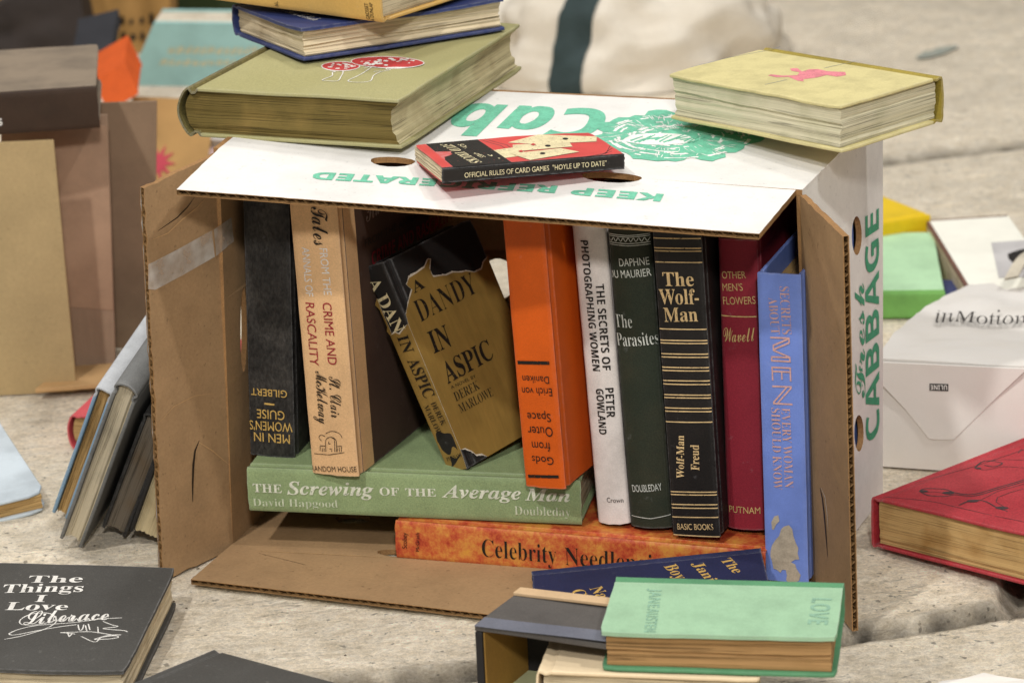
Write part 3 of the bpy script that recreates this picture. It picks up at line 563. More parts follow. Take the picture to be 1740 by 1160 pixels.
  ('f','line','ink2',0.6,1,(.0643,.037,.0621,.0626,.0664,.0882)),
  ('f','line','ink2',1.3,1,(.0592,.0218,.0598,.0364,.0689,.0393,.0833,.0331,.0926,.0322)),
  ('f','line','ink2',0.6,1,(.0699,.0518,.0749,.0431,.088,.0368)),
  ('f','line','ink2',0.6,1,(.0699,.0518,.0705,.0649,.0727,.0793)),
  ('f','line','ink2',0.6,1,(.017,.0975,.0257,.0989,.0311,.1129,.0444,.1195)),
  ('f','line','ink2',1.3,1,(.017,.0975,.0124,.1156,.0251,.1195,.0262,.109,.0182,.1074)),
  ('f','line','ink2',0.6,1,(.0124,.1156,.0211,.1268,.0337,.1346)),
  ('f','line','ink2',0.6,1,(.0207,.1457,.0171,.1544,.0188,.1557)),
  ('f','line','ink2',0.6,1,(.0061,.0045,.0379,.0165,.0627,.0171,.115,.0194)),
  ('f','line','ink2',0.6,1,(.0048,.0433,.0145,.1001,.0188,.1557)),
  ('f','poly','ink2',0,2,(.0404,.0416,.0409,.0403,.0406,.0387,.0395,.0372,.038,.0361,.0363,.0355,.0348,.0356,.0336,.0364,.0332,.0377,.0335,.0393,.0345,.0408,.036,.0419,.0377,.0425,.0393,.0424)),
  ('f','poly','ink2',0,2,(.0235,.0336,.0239,.0327,.0238,.0315,.0231,.0304,.0221,.0297,.0209,.0293,.0198,.0295,.019,.0301,.0186,.0311,.0187,.0323,.0193,.0333,.0204,.0341,.0215,.0345,.0227,.0343)),
  ('f','poly','ink2',0,2,(.0213,.1,.0217,.0991,.0216,.0981,.0211,.0972,.0203,.0966,.0193,.0964,.0184,.0966,.0177,.0972,.0173,.098,.0174,.099,.0179,.0999,.0187,.1006,.0197,.1008,.0206,.1006)),
  ('f','poly','ink2',0,2,(.0643,.037,.0648,.0357,.0645,.0342,.0636,.0328,.0621,.0317,.0605,.0311,.059,.0313,.0579,.0321,.0575,.0334,.0578,.0349,.0587,.0363,.0601,.0374,.0618,.038,.0633,.0378)),
  ('f','poly','ink2',0,2,(.0893,.0378,.0897,.0365,.0893,.0349,.0881,.0333,.0865,.032,.0847,.0314,.0831,.0314,.082,.0322,.0816,.0335,.0821,.0351,.0832,.0367,.0848,.0379,.0866,.0386,.0882,.0386)),
 ],
 'things': [
  ('f','line','white',0.8,1,(.0815,.0431,.0941,.0508,.1052,.0616,.1087,.0734,.1017,.0842,.0898,.084,.0843,.0744,.0873,.0665,.098,.067,.1064,.0728,.1121,.0735,.113,.0782,.1134,.0724,.1157,.0795,.1173,.0726,.1211,.0775,.1241,.073,.1276,.079,.1313,.0757,.1379,.0814,.1413,.0839)),
  ('f','line','white',0.8,1,(.082,.0524,.0864,.0584,.0982,.0659,.1132,.069,.126,.0731,.1385,.0791,.1506,.082)),
  ('f','line','white',0.8,1,(.082,.0524,.0864,.0504,.1038,.0593,.1232,.0683)),
  ('f','line','white',0.8,1,(.1394,.0749,.1465,.0695,.1509,.0675,.1419,.0635,.148,.0627,.1574,.0621,.1585,.0571,.1478,.0547,.1397,.0475)),
  ('f','line','white',0.8,1,(.1156,.0549,.1239,.0569,.1353,.0582,.1538,.0539,.1508,.0499,.1398,.0471)),
  ('f','line','white',0.8,1,(.1156,.0549,.1266,.0536,.1407,.0431,.1437,.0511,.1526,.055)),
  ('f','line','white',0.8,1,(.1242,.0684,.127,.0605,.1286,.0617,.128,.0686)),
  ('f','line','white',0.8,1,(.1293,.0675,.1321,.0596)),
  ('f','line','white',0.8,1,(.1307,.0699,.1339,.0608)),
  ('f','line','white',0.8,1,(.138,.0656,.1404,.0566)),
  ('f','line','white',0.8,1,(.1203,.0556,.1229,.0489,.1235,.0546)),
 ],
 'cards': [
  ('f','poly','ink',0,1,(.0736,.1165,.0736,.0801,.0009,.0776,.0005,.1175)),
  ('f','poly','cream',0,2,(.0383,.0839,.0424,.0635,.0184,.0594,.0136,.0826)),
  ('f','poly','cream',0,3,(.0576,.0631,.0736,.0368,.0565,.0003,.0412,.0056,.0464,.0475)),
  ('f','poly','cream',0,4,(.0496,.0622,.0438,.0239,.0311,.0259,.0307,.0678)),
  ('f','poly','cream',0,5,(.0245,.0713,.0286,.035,.0143,.0264,.0017,.0645)),
  ('f','poly','capred',0,7,(.0457,.051,.0485,.0481,.0444,.0473,.0416,.0502)),
  ('f','poly','capred',0,7,(.0296,.0645,.0323,.0616,.0283,.0608,.0255,.0637)),
  ('f','poly','ink',0,7,(.0545,.0213,.0527,.0224,.052,.0238,.0528,.025,.0547,.0253,.0569,.0246,.0583,.0233,.0582,.0219,.0567,.0211)),
  ('f','poly','ink',0,7,(.0167,.0493,.0149,.0503,.0143,.0517,.0151,.0529,.0169,.0532,.019,.0525,.0203,.0512,.0202,.0499,.0188,.0491)),
  ('f','poly','ink',0,7,(.0376,.0391,.0358,.0401,.0351,.0416,.0359,.0427,.0379,.043,.04,.0424,.0413,.041,.0412,.0397,.0398,.0389)),
  ('f','line','ink',0.35,1,(.0736,.0787,.0505,.0701,.0237,.0691)),
  ('f','line','ink',0.35,1,(.0736,.0749,.0513,.0658,.0253,.0662)),
  ('f','line','ink',0.35,1,(.0003,.0345,.0003,.0189,.002,.0075)),
  ('f','line','ink',0.35,1,(.0003,.0311,.0013,.016,.0104,.0047)),
  ('f','line','ink',0.35,1,(.0003,.0276,.0039,.013,.0188,.0019)),
  ('f','line','ink',0.35,1,(.0003,.0242,.0066,.0101,.0273,.0003)),
 ],
 'secrets': [
  ('s','poly','stain',0,1,(.014,.0403,.0119,.0382,.0103,.0331,.0076,.0299,.0051,.0257,.004,.0216,.0037,.0176,.0048,.0137,.0056,.0086,.008,.008,.0105,.006,.0118,.0083,.0143,.0084,.015,.0046,.0144,.0011,.0158,-.0008,.0148,-.0016,.0206,-.0004,.0235,.0014,.0247,.0055,.0218,.0102,.0211,.0131,.0181,.0144,.021,.0166,.024,.017,.023,.0213,.0236,.0253,.0218,.0291,.0203,.0339,.0197,.0388,.0174,.0416)),
  ('s','poly','stain',0,1,(.0054,.0375,.0051,.0427,.0073,.0471,.0102,.0482,.0109,.044,.0084,.0412,.0066,.0372)),
 ],
 'dandy': [
  ('f','poly','jacket',0,2,(0,.1107,.0014,.1178,.009,.1251,.0152,.1304,.0122,.1354,.0167,.1389,.024,.1393,.0333,.1403,.0396,.1444,.0422,.1434,.0378,.1373,.0381,.1313,.0436,.1301,.0497,.1282,.0566,.1278,.064,.125,.069,.1241,.076,.1205,.0831,.1201,.0871,.1238,.0938,.1266,.0928,.1226,.0928,-.0003,.0206,0,.0164,.0043,.0114,.0057,.0088,.0097,.0043,.0137,0,.0142)),
  ('s','poly','jacket',0,2,(0,.1336,-.0046,.1294,-.0021,.1257,-.0017,.1218,.0008,.1181,.0009,.1142,-.0037,.1092,-.002,.1056,.0054,.1069,.0088,.1048,.0208,.1107,.0208,.012,.0198,0,0,0)),
 ],
}
BOXV = {'Lf': (-.208,1.90918,0), 'Rf': (.1989,1.80758,0), 'BR': (.26512,1.95752,0), 'BL': (-.15172,2.06662,0), 'TL': (-.19617,1.90623,.29871), 'TR': (.19152,1.80942,.27849), 'TBR': (.26895,1.98533,.2866), 'TBL': (-.14572,2.06262,.30658), 'FTL': (-.21895,1.83391,.29), 'FTR': (.16012,1.73841,.27013), 'FBL': (-.23154,1.84,.003), 'FBR': (.15,1.68902,.003), 'LB': (-.25255,1.85431,.001), 'LT': (-.24307,1.85431,.28633), 'RB': (.21589,1.71755,.001), 'RT': (.21079,1.71755,.27198)}
BOXWORDS = [
 ('top_flap','KEEP','sansx',(.10392,1.80561,.2798),(.04527,1.82118,.28298),(.09929,1.79395,.27842)),
 ('top_flap','REFRIGERATED','sansx',(.03482,1.82384,.28353),(-.12754,1.85831,.29122),(.03054,1.81198,.28211)),
 ('top_panel','Cabbage','sansbx',(.07704,1.98706,.29373),(-.17703,2.03218,.30584),(.06373,1.91332,.28963)),
 ('right_wall','CABBAGE','sansb',(.26146,1.95271,.05202),(.26316,1.96767,.21862),(.2476,1.92211,.06387)),
 ('right_wall','Fresh','script',(.24743,1.92358,.0917),(.24754,1.92943,.17572),(.2375,1.90164,.09988)),
]
HOLES = [
 ('right_wall',(.246,1.9283,.2101,.2458,1.9274,.2063,.2451,1.9258,.2031,.2441,1.9234,.2008,.2429,1.9206,.1995,.2416,1.9175,.1993,.2402,1.9144,.2003,.2389,1.9116,.2023,.2378,1.9092,.2053,.2369,1.9075,.2089,.2364,1.9067,.2128,.2363,1.9066,.2168,.2365,1.9075,.2205,.2371,1.9091,.2237,.2381,1.9114,.226,.2393,1.9142,.2274,.2406,1.9173,.2276,.242,1.9203,.2266,.2433,1.9232,.2246,.2445,1.9256,.2217,.2453,1.9273,.2181,.2459,1.9282,.2141)),
 ('right_wall',(.2458,1.9182,.0654,.2456,1.9174,.0618,.245,1.9158,.0587,.244,1.9136,.0566,.2429,1.9109,.0555,.2416,1.9079,.0556,.2402,1.905,.0567,.239,1.9023,.0589,.2379,1.9,.0619,.2371,1.8984,.0655,.2366,1.8976,.0695,.2365,1.8976,.0734,.2367,1.8984,.077,.2373,1.8999,.0799,.2382,1.9021,.0821,.2394,1.9048,.0832,.2407,1.9077,.0832,.242,1.9106,.0821,.2433,1.9134,.0799,.2444,1.9156,.0769,.2452,1.9173,.0733,.2457,1.9182,.0693)),
 ('left_wall',(-.1896,1.9419,.1552,-.1902,1.9412,.1465,-.191,1.94,.1386,-.1918,1.9386,.1322,-.1925,1.9371,.1278,-.1932,1.9355,.1258,-.1937,1.934,.1263,-.194,1.9327,.1293,-.1941,1.9318,.1346,-.194,1.9312,.1417,-.1937,1.9311,.1499,-.1932,1.9315,.1588,-.1925,1.9322,.1675,-.1918,1.9334,.1753,-.191,1.9347,.1816,-.1903,1.9363,.186,-.1896,1.9379,.188,-.1891,1.9394,.1875,-.1888,1.9406,.1846,-.1887,1.9416,.1794,-.1888,1.9421,.1724,-.1891,1.9423,.1641)),
 ('back_wall',(.0046,2.0245,.1588,.0039,2.0247,.1541,.0021,2.0252,.1497,-.0004,2.0259,.146,-.0037,2.0267,.1434,-.0074,2.0277,.1419,-.0111,2.0287,.1417,-.0147,2.0296,.1429,-.0177,2.0304,.1454,-.02,2.031,.1489,-.0214,2.0313,.1532,-.0217,2.0314,.1578,-.021,2.0311,.1625,-.0192,2.0306,.1669,-.0166,2.0299,.1705,-.0134,2.029,.1732,-.0097,2.0281,.1746,-.006,2.0271,.1747,-.0025,2.0262,.1735,.0006,2.0254,.1711,.0029,2.0248,.1676,.0042,2.0245,.1634)),
 ('bottom_panel',(-.1095,1.9457,0,-.11,1.9431,0,-.1114,1.9409,0,-.1138,1.9392,0,-.1168,1.9381,0,-.1204,1.9378,0,-.1241,1.9382,0,-.1277,1.9394,0,-.1308,1.9411,0,-.1334,1.9434,-0,-.135,1.946,-0,-.1357,1.9487,0,-.1352,1.9512,0,-.1338,1.9535,-0,-.1315,1.9552,0,-.1284,1.9563,0,-.1248,1.9566,0,-.1211,1.9562,0,-.1175,1.955,0,-.1143,1.9532,0,-.1118,1.9509,0,-.1101,1.9484,0)),
]
ART = [
 ('g',1,(.1809,1.9226,.2859,.1811,1.9162,.2855,.1776,1.9104,.2853,.1705,1.9063,.2853,.1659,1.9022,.2852,.165,1.8963,.2849,.1619,1.8915,.2847,.1583,1.8869,.2845,.1512,1.8864,.2848,.1509,1.8771,.2842,.1458,1.8735,.2842,.1411,1.8684,.284,.1336,1.8715,.2845,.1264,1.8795,.2852,.1219,1.8716,.2849,.1161,1.8686,.2849,.1105,1.8708,.2853,.1043,1.8695,.2854,.0988,1.8717,.2858,.0936,1.8742,.2861,.0875,1.8754,.2864,.086,1.8828,.2869,.0836,1.888,.2873,.0801,1.8917,.2877,.0693,1.8908,.288,.0649,1.8953,.2885,.068,1.9032,.2888,.0653,1.9082,.2893,.0609,1.9132,.2897,.0621,1.9194,.2901,.0615,1.9254,.2905,.0689,1.9305,.2905,.0699,1.9358,.2908,.0655,1.943,.2914,.0646,1.9503,.2919,.0654,1.9575,.2923,.0755,1.9584,.292,.0784,1.9641,.2922,.0824,1.9692,.2924,.0901,1.9691,.2921,.0942,1.9742,.2923,.1013,1.973,.292,.1044,1.9838,.2925,.1107,1.9869,.2925,.1176,1.9858,.2922,.1237,1.9779,.2915,.1306,1.9842,.2916,.136,1.9798,.2911,.1412,1.9767,.2907,.1443,1.97,.2902,.1502,1.9693,.2899,.1605,1.9732,.2898,.1684,1.972,.2894,.1699,1.9645,.2889,.1701,1.9569,.2884,.1709,1.9506,.288,.1734,1.9454,.2876,.1771,1.9405,.2872,.1757,1.9342,.2868,.1753,1.9284,.2865)),
 ('w',2,(.1079,1.9465,.2901,.1083,1.9458,.29,.1086,1.9465,.2901,.1092,1.9463,.29,.1087,1.946,.29,.109,1.9466,.29,.1096,1.9466,.29,.1101,1.9464,.29,.1097,1.9464,.29,.1099,1.9469,.29,.1104,1.947,.29,.1113,1.9469,.29,.1111,1.9468,.29,.1116,1.9475,.29,.1118,1.9461,.2899,.1116,1.946,.2899,.1113,1.9459,.2899,.1111,1.9458,.2899,.1108,1.9457,.2899,.1106,1.9455,.2899,.1103,1.9454,.2899,.1101,1.9453,.2899,.1098,1.9452,.2899,.1096,1.9451,.2899,.1094,1.945,.2899,.1091,1.9448,.2899,.1089,1.9447,.2899,.1086,1.9446,.2899)),
 ('w',2,(.1363,1.9298,.288,.1373,1.9291,.2879,.1362,1.9285,.2879,.1368,1.9282,.2879,.1371,1.9277,.2878,.1368,1.9272,.2878,.1369,1.9266,.2878,.1366,1.926,.2878,.137,1.9255,.2877,.1368,1.9251,.2877,.1371,1.9246,.2876,.1376,1.924,.2876,.1375,1.9235,.2876,.1368,1.923,.2876,.1359,1.9231,.2876,.1359,1.9236,.2876,.136,1.924,.2877,.136,1.9245,.2877,.136,1.925,.2877,.136,1.9255,.2877,.1359,1.926,.2878,.1359,1.9264,.2878,.1358,1.9269,.2878,.1358,1.9274,.2879,.1357,1.9279,.2879,.1356,1.9283,.2879,.1354,1.9288,.288,.1353,1.9292,.288)),
 ('w',2,(.1193,1.8891,.2861,.1182,1.8882,.2861,.1173,1.8887,.2861,.1164,1.8888,.2862,.1155,1.8889,.2862,.1146,1.8893,.2863,.1136,1.8889,.2863,.1126,1.8894,.2864,.1119,1.8891,.2864,.1109,1.8894,.2864,.11,1.8893,.2864,.1092,1.89,.2865,.1085,1.8906,.2866,.1072,1.8907,.2866,.1079,1.8919,.2867,.1087,1.8917,.2866,.1096,1.8914,.2866,.1104,1.8912,.2865,.1113,1.8911,.2865,.1122,1.8909,.2865,.113,1.8907,.2864,.1139,1.8906,.2864,.1148,1.8905,.2863,.1157,1.8904,.2863,.1166,1.8904,.2863,.1175,1.8904,.2862,.1183,1.8903,.2862,.1192,1.8903,.2862)),
 ('w',2,(.1304,1.9131,.2872,.1305,1.9128,.2872,.1299,1.9122,.2871,.1299,1.9125,.2872,.1293,1.9122,.2872,.1294,1.912,.2871,.1291,1.9114,.2871,.1288,1.9111,.2871,.1281,1.9119,.2872,.1277,1.9107,.2871,.1273,1.9105,.2871,.1268,1.9107,.2872,.1263,1.9098,.2871,.1262,1.9103,.2872,.1257,1.9112,.2872,.126,1.9113,.2872,.1264,1.9115,.2872,.1268,1.9117,.2872,.1271,1.9119,.2872,.1275,1.9121,.2872,.1278,1.9123,.2872,.1281,1.9125,.2872,.1285,1.9128,.2872,.1288,1.913,.2872,.1291,1.9133,.2872,.1294,1.9135,.2872,.1297,1.9138,.2872,.13,1.9141,.2873)),
 ('w',2,(.1677,1.9306,.2869,.1687,1.9299,.2868,.1684,1.9293,.2868,.1683,1.9287,.2868,.1678,1.9281,.2867,.1682,1.9275,.2867,.1672,1.9269,.2867,.1686,1.9262,.2866,.1683,1.9256,.2866,.1683,1.925,.2865,.168,1.9244,.2865,.1686,1.9238,.2864,.168,1.9232,.2864,.1684,1.9226,.2864,.1665,1.9226,.2864,.1666,1.9232,.2865,.1666,1.9238,.2865,.1667,1.9244,.2866,.1667,1.925,.2866,.1667,1.9256,.2866,.1667,1.9262,.2867,.1667,1.9268,.2867,.1667,1.9273,.2867,.1667,1.9279,.2868,.1667,1.9285,.2868,.1667,1.9291,.2868,.1666,1.9297,.2869,.1666,1.9303,.2869)),
 ('w',2,(.0784,1.9471,.2912,.0796,1.9485,.2912,.0807,1.9497,.2913,.0815,1.9505,.2913,.0816,1.9519,.2914,.083,1.9531,.2914,.0836,1.9544,.2915,.0848,1.9558,.2915,.0861,1.9565,.2915,.0871,1.9581,.2916,.0877,1.9592,.2916,.0892,1.9597,.2916,.0901,1.9606,.2916,.0914,1.9619,.2916,.0923,1.9607,.2915,.0911,1.9598,.2915,.09,1.9588,.2915,.0889,1.9578,.2915,.0878,1.9568,.2915,.0867,1.9558,.2914,.0857,1.9547,.2914,.0847,1.9536,.2914,.0837,1.9525,.2913,.0828,1.9513,.2913,.0819,1.9501,.2913,.081,1.9489,.2912,.0802,1.9477,.2912,.0795,1.9464,.2911)),
 ('w',2,(.1137,1.9463,.2899,.1146,1.9455,.2898,.1152,1.9466,.2898,.1159,1.9471,.2898,.1165,1.9468,.2898,.1168,1.9464,.2897,.1174,1.9475,.2898,.1181,1.9465,.2897,.1185,1.9472,.2897,.1192,1.9471,.2897,.1197,1.9472,.2897,.1203,1.9475,.2897,.1209,1.9479,.2897,.1215,1.9478,.2897,.1213,1.946,.2896,.1208,1.946,.2896,.1203,1.946,.2896,.1197,1.9459,.2896,.1192,1.9459,.2896,.1187,1.9459,.2896,.1181,1.9458,.2897,.1176,1.9457,.2897,.1171,1.9457,.2897,.1165,1.9456,.2897,.116,1.9455,.2897,.1155,1.9453,.2897,.1149,1.9452,.2897,.1144,1.9451,.2898)),
 ('w',2,(.1181,1.9738,.2914,.1197,1.9734,.2913,.1213,1.974,.2913,.1229,1.9731,.2912,.1245,1.973,.2911,.1261,1.9731,.2911,.1278,1.9738,.291,.1293,1.9728,.2909,.1309,1.9728,.2909,.1323,1.9719,.2908,.134,1.9721,.2907,.1355,1.9712,.2906,.137,1.9712,.2906,.1388,1.9706,.2904,.1381,1.9693,.2904,.1366,1.9698,.2905,.1352,1.9702,.2906,.1337,1.9706,.2906,.1321,1.971,.2907,.1306,1.9713,.2908,.1291,1.9715,.2909,.1275,1.9717,.2909,.1259,1.9718,.291,.1244,1.9719,.2911,.1228,1.972,.2911,.1212,1.972,.2912,.1197,1.9719,.2912,.1181,1.9718,.2913)),
 ('w',2,(.1648,1.9435,.2878,.1653,1.9421,.2877,.1662,1.9415,.2876,.166,1.9401,.2876,.1666,1.939,.2875,.1661,1.938,.2874,.1668,1.9367,.2873,.1673,1.9354,.2872,.1674,1.9343,.2871,.1673,1.933,.2871,.1676,1.9317,.287,.1685,1.9307,.2869,.168,1.9295,.2868,.1676,1.9283,.2868,.1668,1.9282,.2868,.1668,1.9293,.2869,.1667,1.9305,.2869,.1666,1.9317,.287,.1665,1.9328,.2871,.1663,1.934,.2872,.1661,1.9351,.2872,.1658,1.9363,.2873,.1656,1.9374,.2874,.1653,1.9385,.2875,.165,1.9396,.2876,.1646,1.9408,.2876,.1642,1.9419,.2877,.1638,1.943,.2878)),
 ('w',2,(.0791,1.9184,.2894,.0788,1.9188,.2894,.0793,1.9191,.2894,.0796,1.9196,.2894,.0788,1.92,.2895,.0789,1.9205,.2895,.0789,1.9209,.2895,.0785,1.9212,.2896,.0794,1.9218,.2896,.0792,1.9221,.2896,.0786,1.9225,.2897,.0794,1.923,.2897,.0785,1.9234,.2897,.0786,1.9238,.2897,.0814,1.9238,.2896,.0814,1.9234,.2896,.0814,1.923,.2896,.0814,1.9226,.2896,.0814,1.9222,.2895,.0815,1.9218,.2895,.0815,1.9214,.2895,.0815,1.921,.2895,.0815,1.9206,.2894,.0815,1.9202,.2894,.0816,1.9198,.2894,.0816,1.9194,.2894,.0817,1.9191,.2893,.0817,1.9187,.2893)),
 ('w',2,(.1084,1.9314,.2891,.1081,1.9317,.2891,.1078,1.9318,.2892,.1087,1.9319,.2891,.1087,1.9324,.2892,.1091,1.9328,.2892,.1089,1.9326,.2892,.1096,1.933,.2892,.1091,1.9326,.2892,.1092,1.9338,.2892,.1096,1.9337,.2892,.1091,1.9341,.2893,.1104,1.9339,.2892,.1104,1.934,.2892,.1113,1.9331,.2891,.1111,1.9329,.2891,.1109,1.9328,.2891,.1107,1.9326,.2891,.1106,1.9324,.2891,.1104,1.9322,.2891,.1102,1.932,.2891,.11,1.9318,.2891,.1099,1.9316,.2891,.1097,1.9314,.2891,.1096,1.9312,.2891,.1094,1.931,.2891,.1093,1.9308,.2891,.1091,1.9306,.289)),
 ('w',2,(.0907,1.8971,.2876,.0899,1.8985,.2878,.0888,1.8987,.2878,.0884,1.8996,.2879,.0875,1.9011,.288,.0863,1.9021,.2881,.0858,1.903,.2882,.0854,1.9041,.2883,.0853,1.9046,.2883,.0843,1.9059,.2884,.084,1.9068,.2885,.0839,1.9082,.2886,.083,1.9092,.2887,.0828,1.9101,.2887,.0843,1.9108,.2887,.0848,1.9098,.2886,.0852,1.9088,.2886,.0857,1.9078,.2885,.0862,1.9068,.2884,.0867,1.9058,.2883,.0873,1.9048,.2882,.0879,1.9039,.2882,.0885,1.903,.2881,.0892,1.9021,.288,.0899,1.9012,.2879,.0906,1.9004,.2878,.0913,1.8995,.2878,.0921,1.8987,.2877)),
 ('w',2,(.0865,1.9264,.2896,.0873,1.9268,.2896,.0873,1.9273,.2896,.0875,1.9279,.2897,.0866,1.9285,.2897,.0878,1.9289,.2897,.0879,1.9294,.2898,.0877,1.93,.2898,.0866,1.9305,.2899,.0868,1.9309,.2899,.0881,1.9315,.2899,.0874,1.9319,.2899,.0882,1.9322,.2899,.0885,1.933,.2899,.09,1.9324,.2899,.0899,1.932,.2898,.0897,1.9315,.2898,.0896,1.931,.2898,.0895,1.9306,.2898,.0893,1.9301,.2897,.0892,1.9296,.2897,.0891,1.9291,.2897,.089,1.9286,.2897,.0889,1.9282,.2896,.0889,1.9277,.2896,.0888,1.9272,.2896,.0887,1.9267,.2896,.0887,1.9262,.2895)),
 ('w',2,(.1031,1.925,.2889,.1034,1.9251,.2889,.1027,1.9253,.2889,.1036,1.9255,.2889,.1046,1.9256,.2889,.1037,1.9258,.2889,.103,1.9259,.289,.1045,1.926,.2889,.1036,1.9262,.289,.1043,1.9263,.289,.1035,1.9266,.289,.1038,1.9266,.289,.103,1.9267,.289,.104,1.9272,.289,.106,1.9266,.2889,.106,1.9265,.2889,.106,1.9263,.2889,.1059,1.9262,.2889,.1059,1.9261,.2889,.1059,1.9259,.2889,.1058,1.9258,.2889,.1058,1.9257,.2889,.1058,1.9255,.2889,.1058,1.9254,.2888,.1058,1.9252,.2888,.1057,1.9251,.2888,.1057,1.925,.2888,.1057,1.9248,.2888)),
 ('w',2,(.1048,1.9461,.2902,.1051,1.9462,.2902,.1056,1.9465,.2902,.1068,1.9474,.2902,.1075,1.9481,.2902,.108,1.9482,.2902,.1091,1.9485,.2902,.1099,1.9493,.2902,.1107,1.9495,.2902,.1114,1.9493,.2901,.1121,1.9495,.2901,.1132,1.9508,.2902,.1141,1.9504,.2901,.115,1.9504,.2901,.1151,1.9494,.29,.1143,1.9492,.29,.1134,1.949,.29,.1126,1.9487,.29,.1118,1.9485,.2901,.111,1.9482,.2901,.1103,1.9479,.2901,.1095,1.9475,.2901,.1087,1.9472,.2901,.108,1.9468,.2901,.1073,1.9464,.2901,.1065,1.946,.2901,.1058,1.9455,.2901,.1051,1.9451,.2901)),
 ('w',2,(.1201,1.9691,.291,.1205,1.9689,.291,.1209,1.9686,.291,.1214,1.969,.291,.1217,1.9692,.291,.1222,1.9697,.291,.1225,1.9687,.2909,.1228,1.9685,.2909,.1233,1.9699,.291,.1236,1.9685,.2909,.124,1.9688,.2909,.1244,1.969,.2909,.1248,1.969,.2909,.1252,1.9683,.2908,.1249,1.9662,.2907,.1245,1.9662,.2907,.1242,1.9663,.2907,.1238,1.9663,.2907,.1234,1.9663,.2907,.1231,1.9663,.2908,.1227,1.9663,.2908,.1223,1.9663,.2908,.122,1.9663,.2908,.1216,1.9663,.2908,.1212,1.9663,.2908,.1209,1.9663,.2908,.1205,1.9663,.2908,.1202,1.9663,.2909)),
 ('w',2,(.13,1.9387,.2888,.1302,1.9387,.2888,.1301,1.9386,.2888,.1303,1.9384,.2888,.1299,1.9372,.2887,.1303,1.9376,.2887,.1308,1.9384,.2887,.1309,1.9379,.2887,.131,1.9384,.2887,.1309,1.9382,.2887,.1314,1.9379,.2887,.1317,1.9374,.2886,.1317,1.9373,.2886,.1313,1.9371,.2886,.13,1.9357,.2886,.1299,1.9358,.2886,.1298,1.9359,.2886,.1297,1.936,.2886,.1296,1.936,.2886,.1295,1.9361,.2886,.1294,1.9362,.2887,.1293,1.9363,.2887,.1292,1.9364,.2887,.129,1.9364,.2887,.1289,1.9365,.2887,.1288,1.9366,.2887,.1287,1.9367,.2887,.1286,1.9367,.2887)),
 ('w',2,(.0994,1.971,.2919,.0999,1.9711,.2919,.1003,1.9715,.2919,.1007,1.9701,.2918,.1008,1.9709,.2919,.1017,1.9708,.2918,.1022,1.9711,.2918,.1025,1.972,.2919,.1025,1.9708,.2918,.1033,1.9714,.2918,.1037,1.9718,.2918,.1038,1.9716,.2918,.1043,1.9723,.2918,.1044,1.9729,.2918,.105,1.971,.2917,.1046,1.9708,.2917,.1042,1.9707,.2917,.1038,1.9706,.2917,.1035,1.9704,.2917,.1031,1.9703,.2917,.1027,1.9701,.2917,.1023,1.97,.2917,.102,1.9698,.2917,.1016,1.9697,.2917,.1012,1.9695,.2918,.1008,1.9693,.2918,.1005,1.9692,.2918,.1001,1.969,.2918)),
 ('w',2,(.0902,1.8988,.2878,.0896,1.9002,.2879,.0884,1.9007,.2879,.0883,1.9019,.288,.087,1.9026,.2881,.0867,1.9036,.2882,.0859,1.9043,.2883,.0851,1.9059,.2884,.0856,1.9066,.2884,.0837,1.9077,.2885,.0834,1.9088,.2886,.0838,1.9097,.2887,.0828,1.9108,.2888,.0831,1.9119,.2888,.0837,1.9124,.2888,.084,1.9113,.2888,.0844,1.9102,.2887,.0848,1.9092,.2886,.0853,1.9082,.2885,.0858,1.9072,.2884,.0863,1.9062,.2884,.0869,1.9052,.2883,.0875,1.9043,.2882,.0881,1.9033,.2881,.0887,1.9024,.288,.0894,1.9015,.288,.0901,1.9007,.2879,.0908,1.8998,.2878)),
 ('w',2,(.1468,1.9263,.2874,.1471,1.926,.2874,.1466,1.9257,.2874,.1477,1.9254,.2873,.1467,1.9253,.2873,.1476,1.925,.2873,.1474,1.9248,.2873,.1475,1.9245,.2873,.1478,1.9242,.2872,.1477,1.924,.2872,.1475,1.9237,.2872,.1463,1.9235,.2872,.1466,1.9232,.2872,.1465,1.923,.2872,.1444,1.9231,.2873,.1444,1.9233,.2873,.1445,1.9235,.2873,.1445,1.9238,.2873,.1445,1.924,.2873,.1445,1.9242,.2874,.1445,1.9245,.2874,.1445,1.9247,.2874,.1445,1.9249,.2874,.1445,1.9251,.2874,.1445,1.9254,.2874,.1445,1.9256,.2874,.1445,1.9258,.2875,.1445,1.9261,.2875)),
 ('w',2,(.1527,1.8875,.2848,.1526,1.8866,.2847,.151,1.8863,.2848,.1502,1.8859,.2848,.1482,1.8849,.2848,.1476,1.8834,.2847,.147,1.8836,.2847,.1455,1.8824,.2847,.1446,1.8822,.2847,.1436,1.8814,.2847,.1426,1.8808,.2847,.1417,1.8796,.2847,.1399,1.8788,.2847,.1392,1.8788,.2847,.1381,1.8816,.2849,.1392,1.8821,.2849,.1403,1.8826,.2849,.1413,1.8831,.2849,.1424,1.8837,.2849,.1434,1.8842,.2849,.1444,1.8848,.2849,.1455,1.8854,.2849,.1464,1.8861,.2849,.1474,1.8867,.2849,.1484,1.8874,.2849,.1493,1.8881,.2849,.1503,1.8889,.2849,.1512,1.8896,.285)),
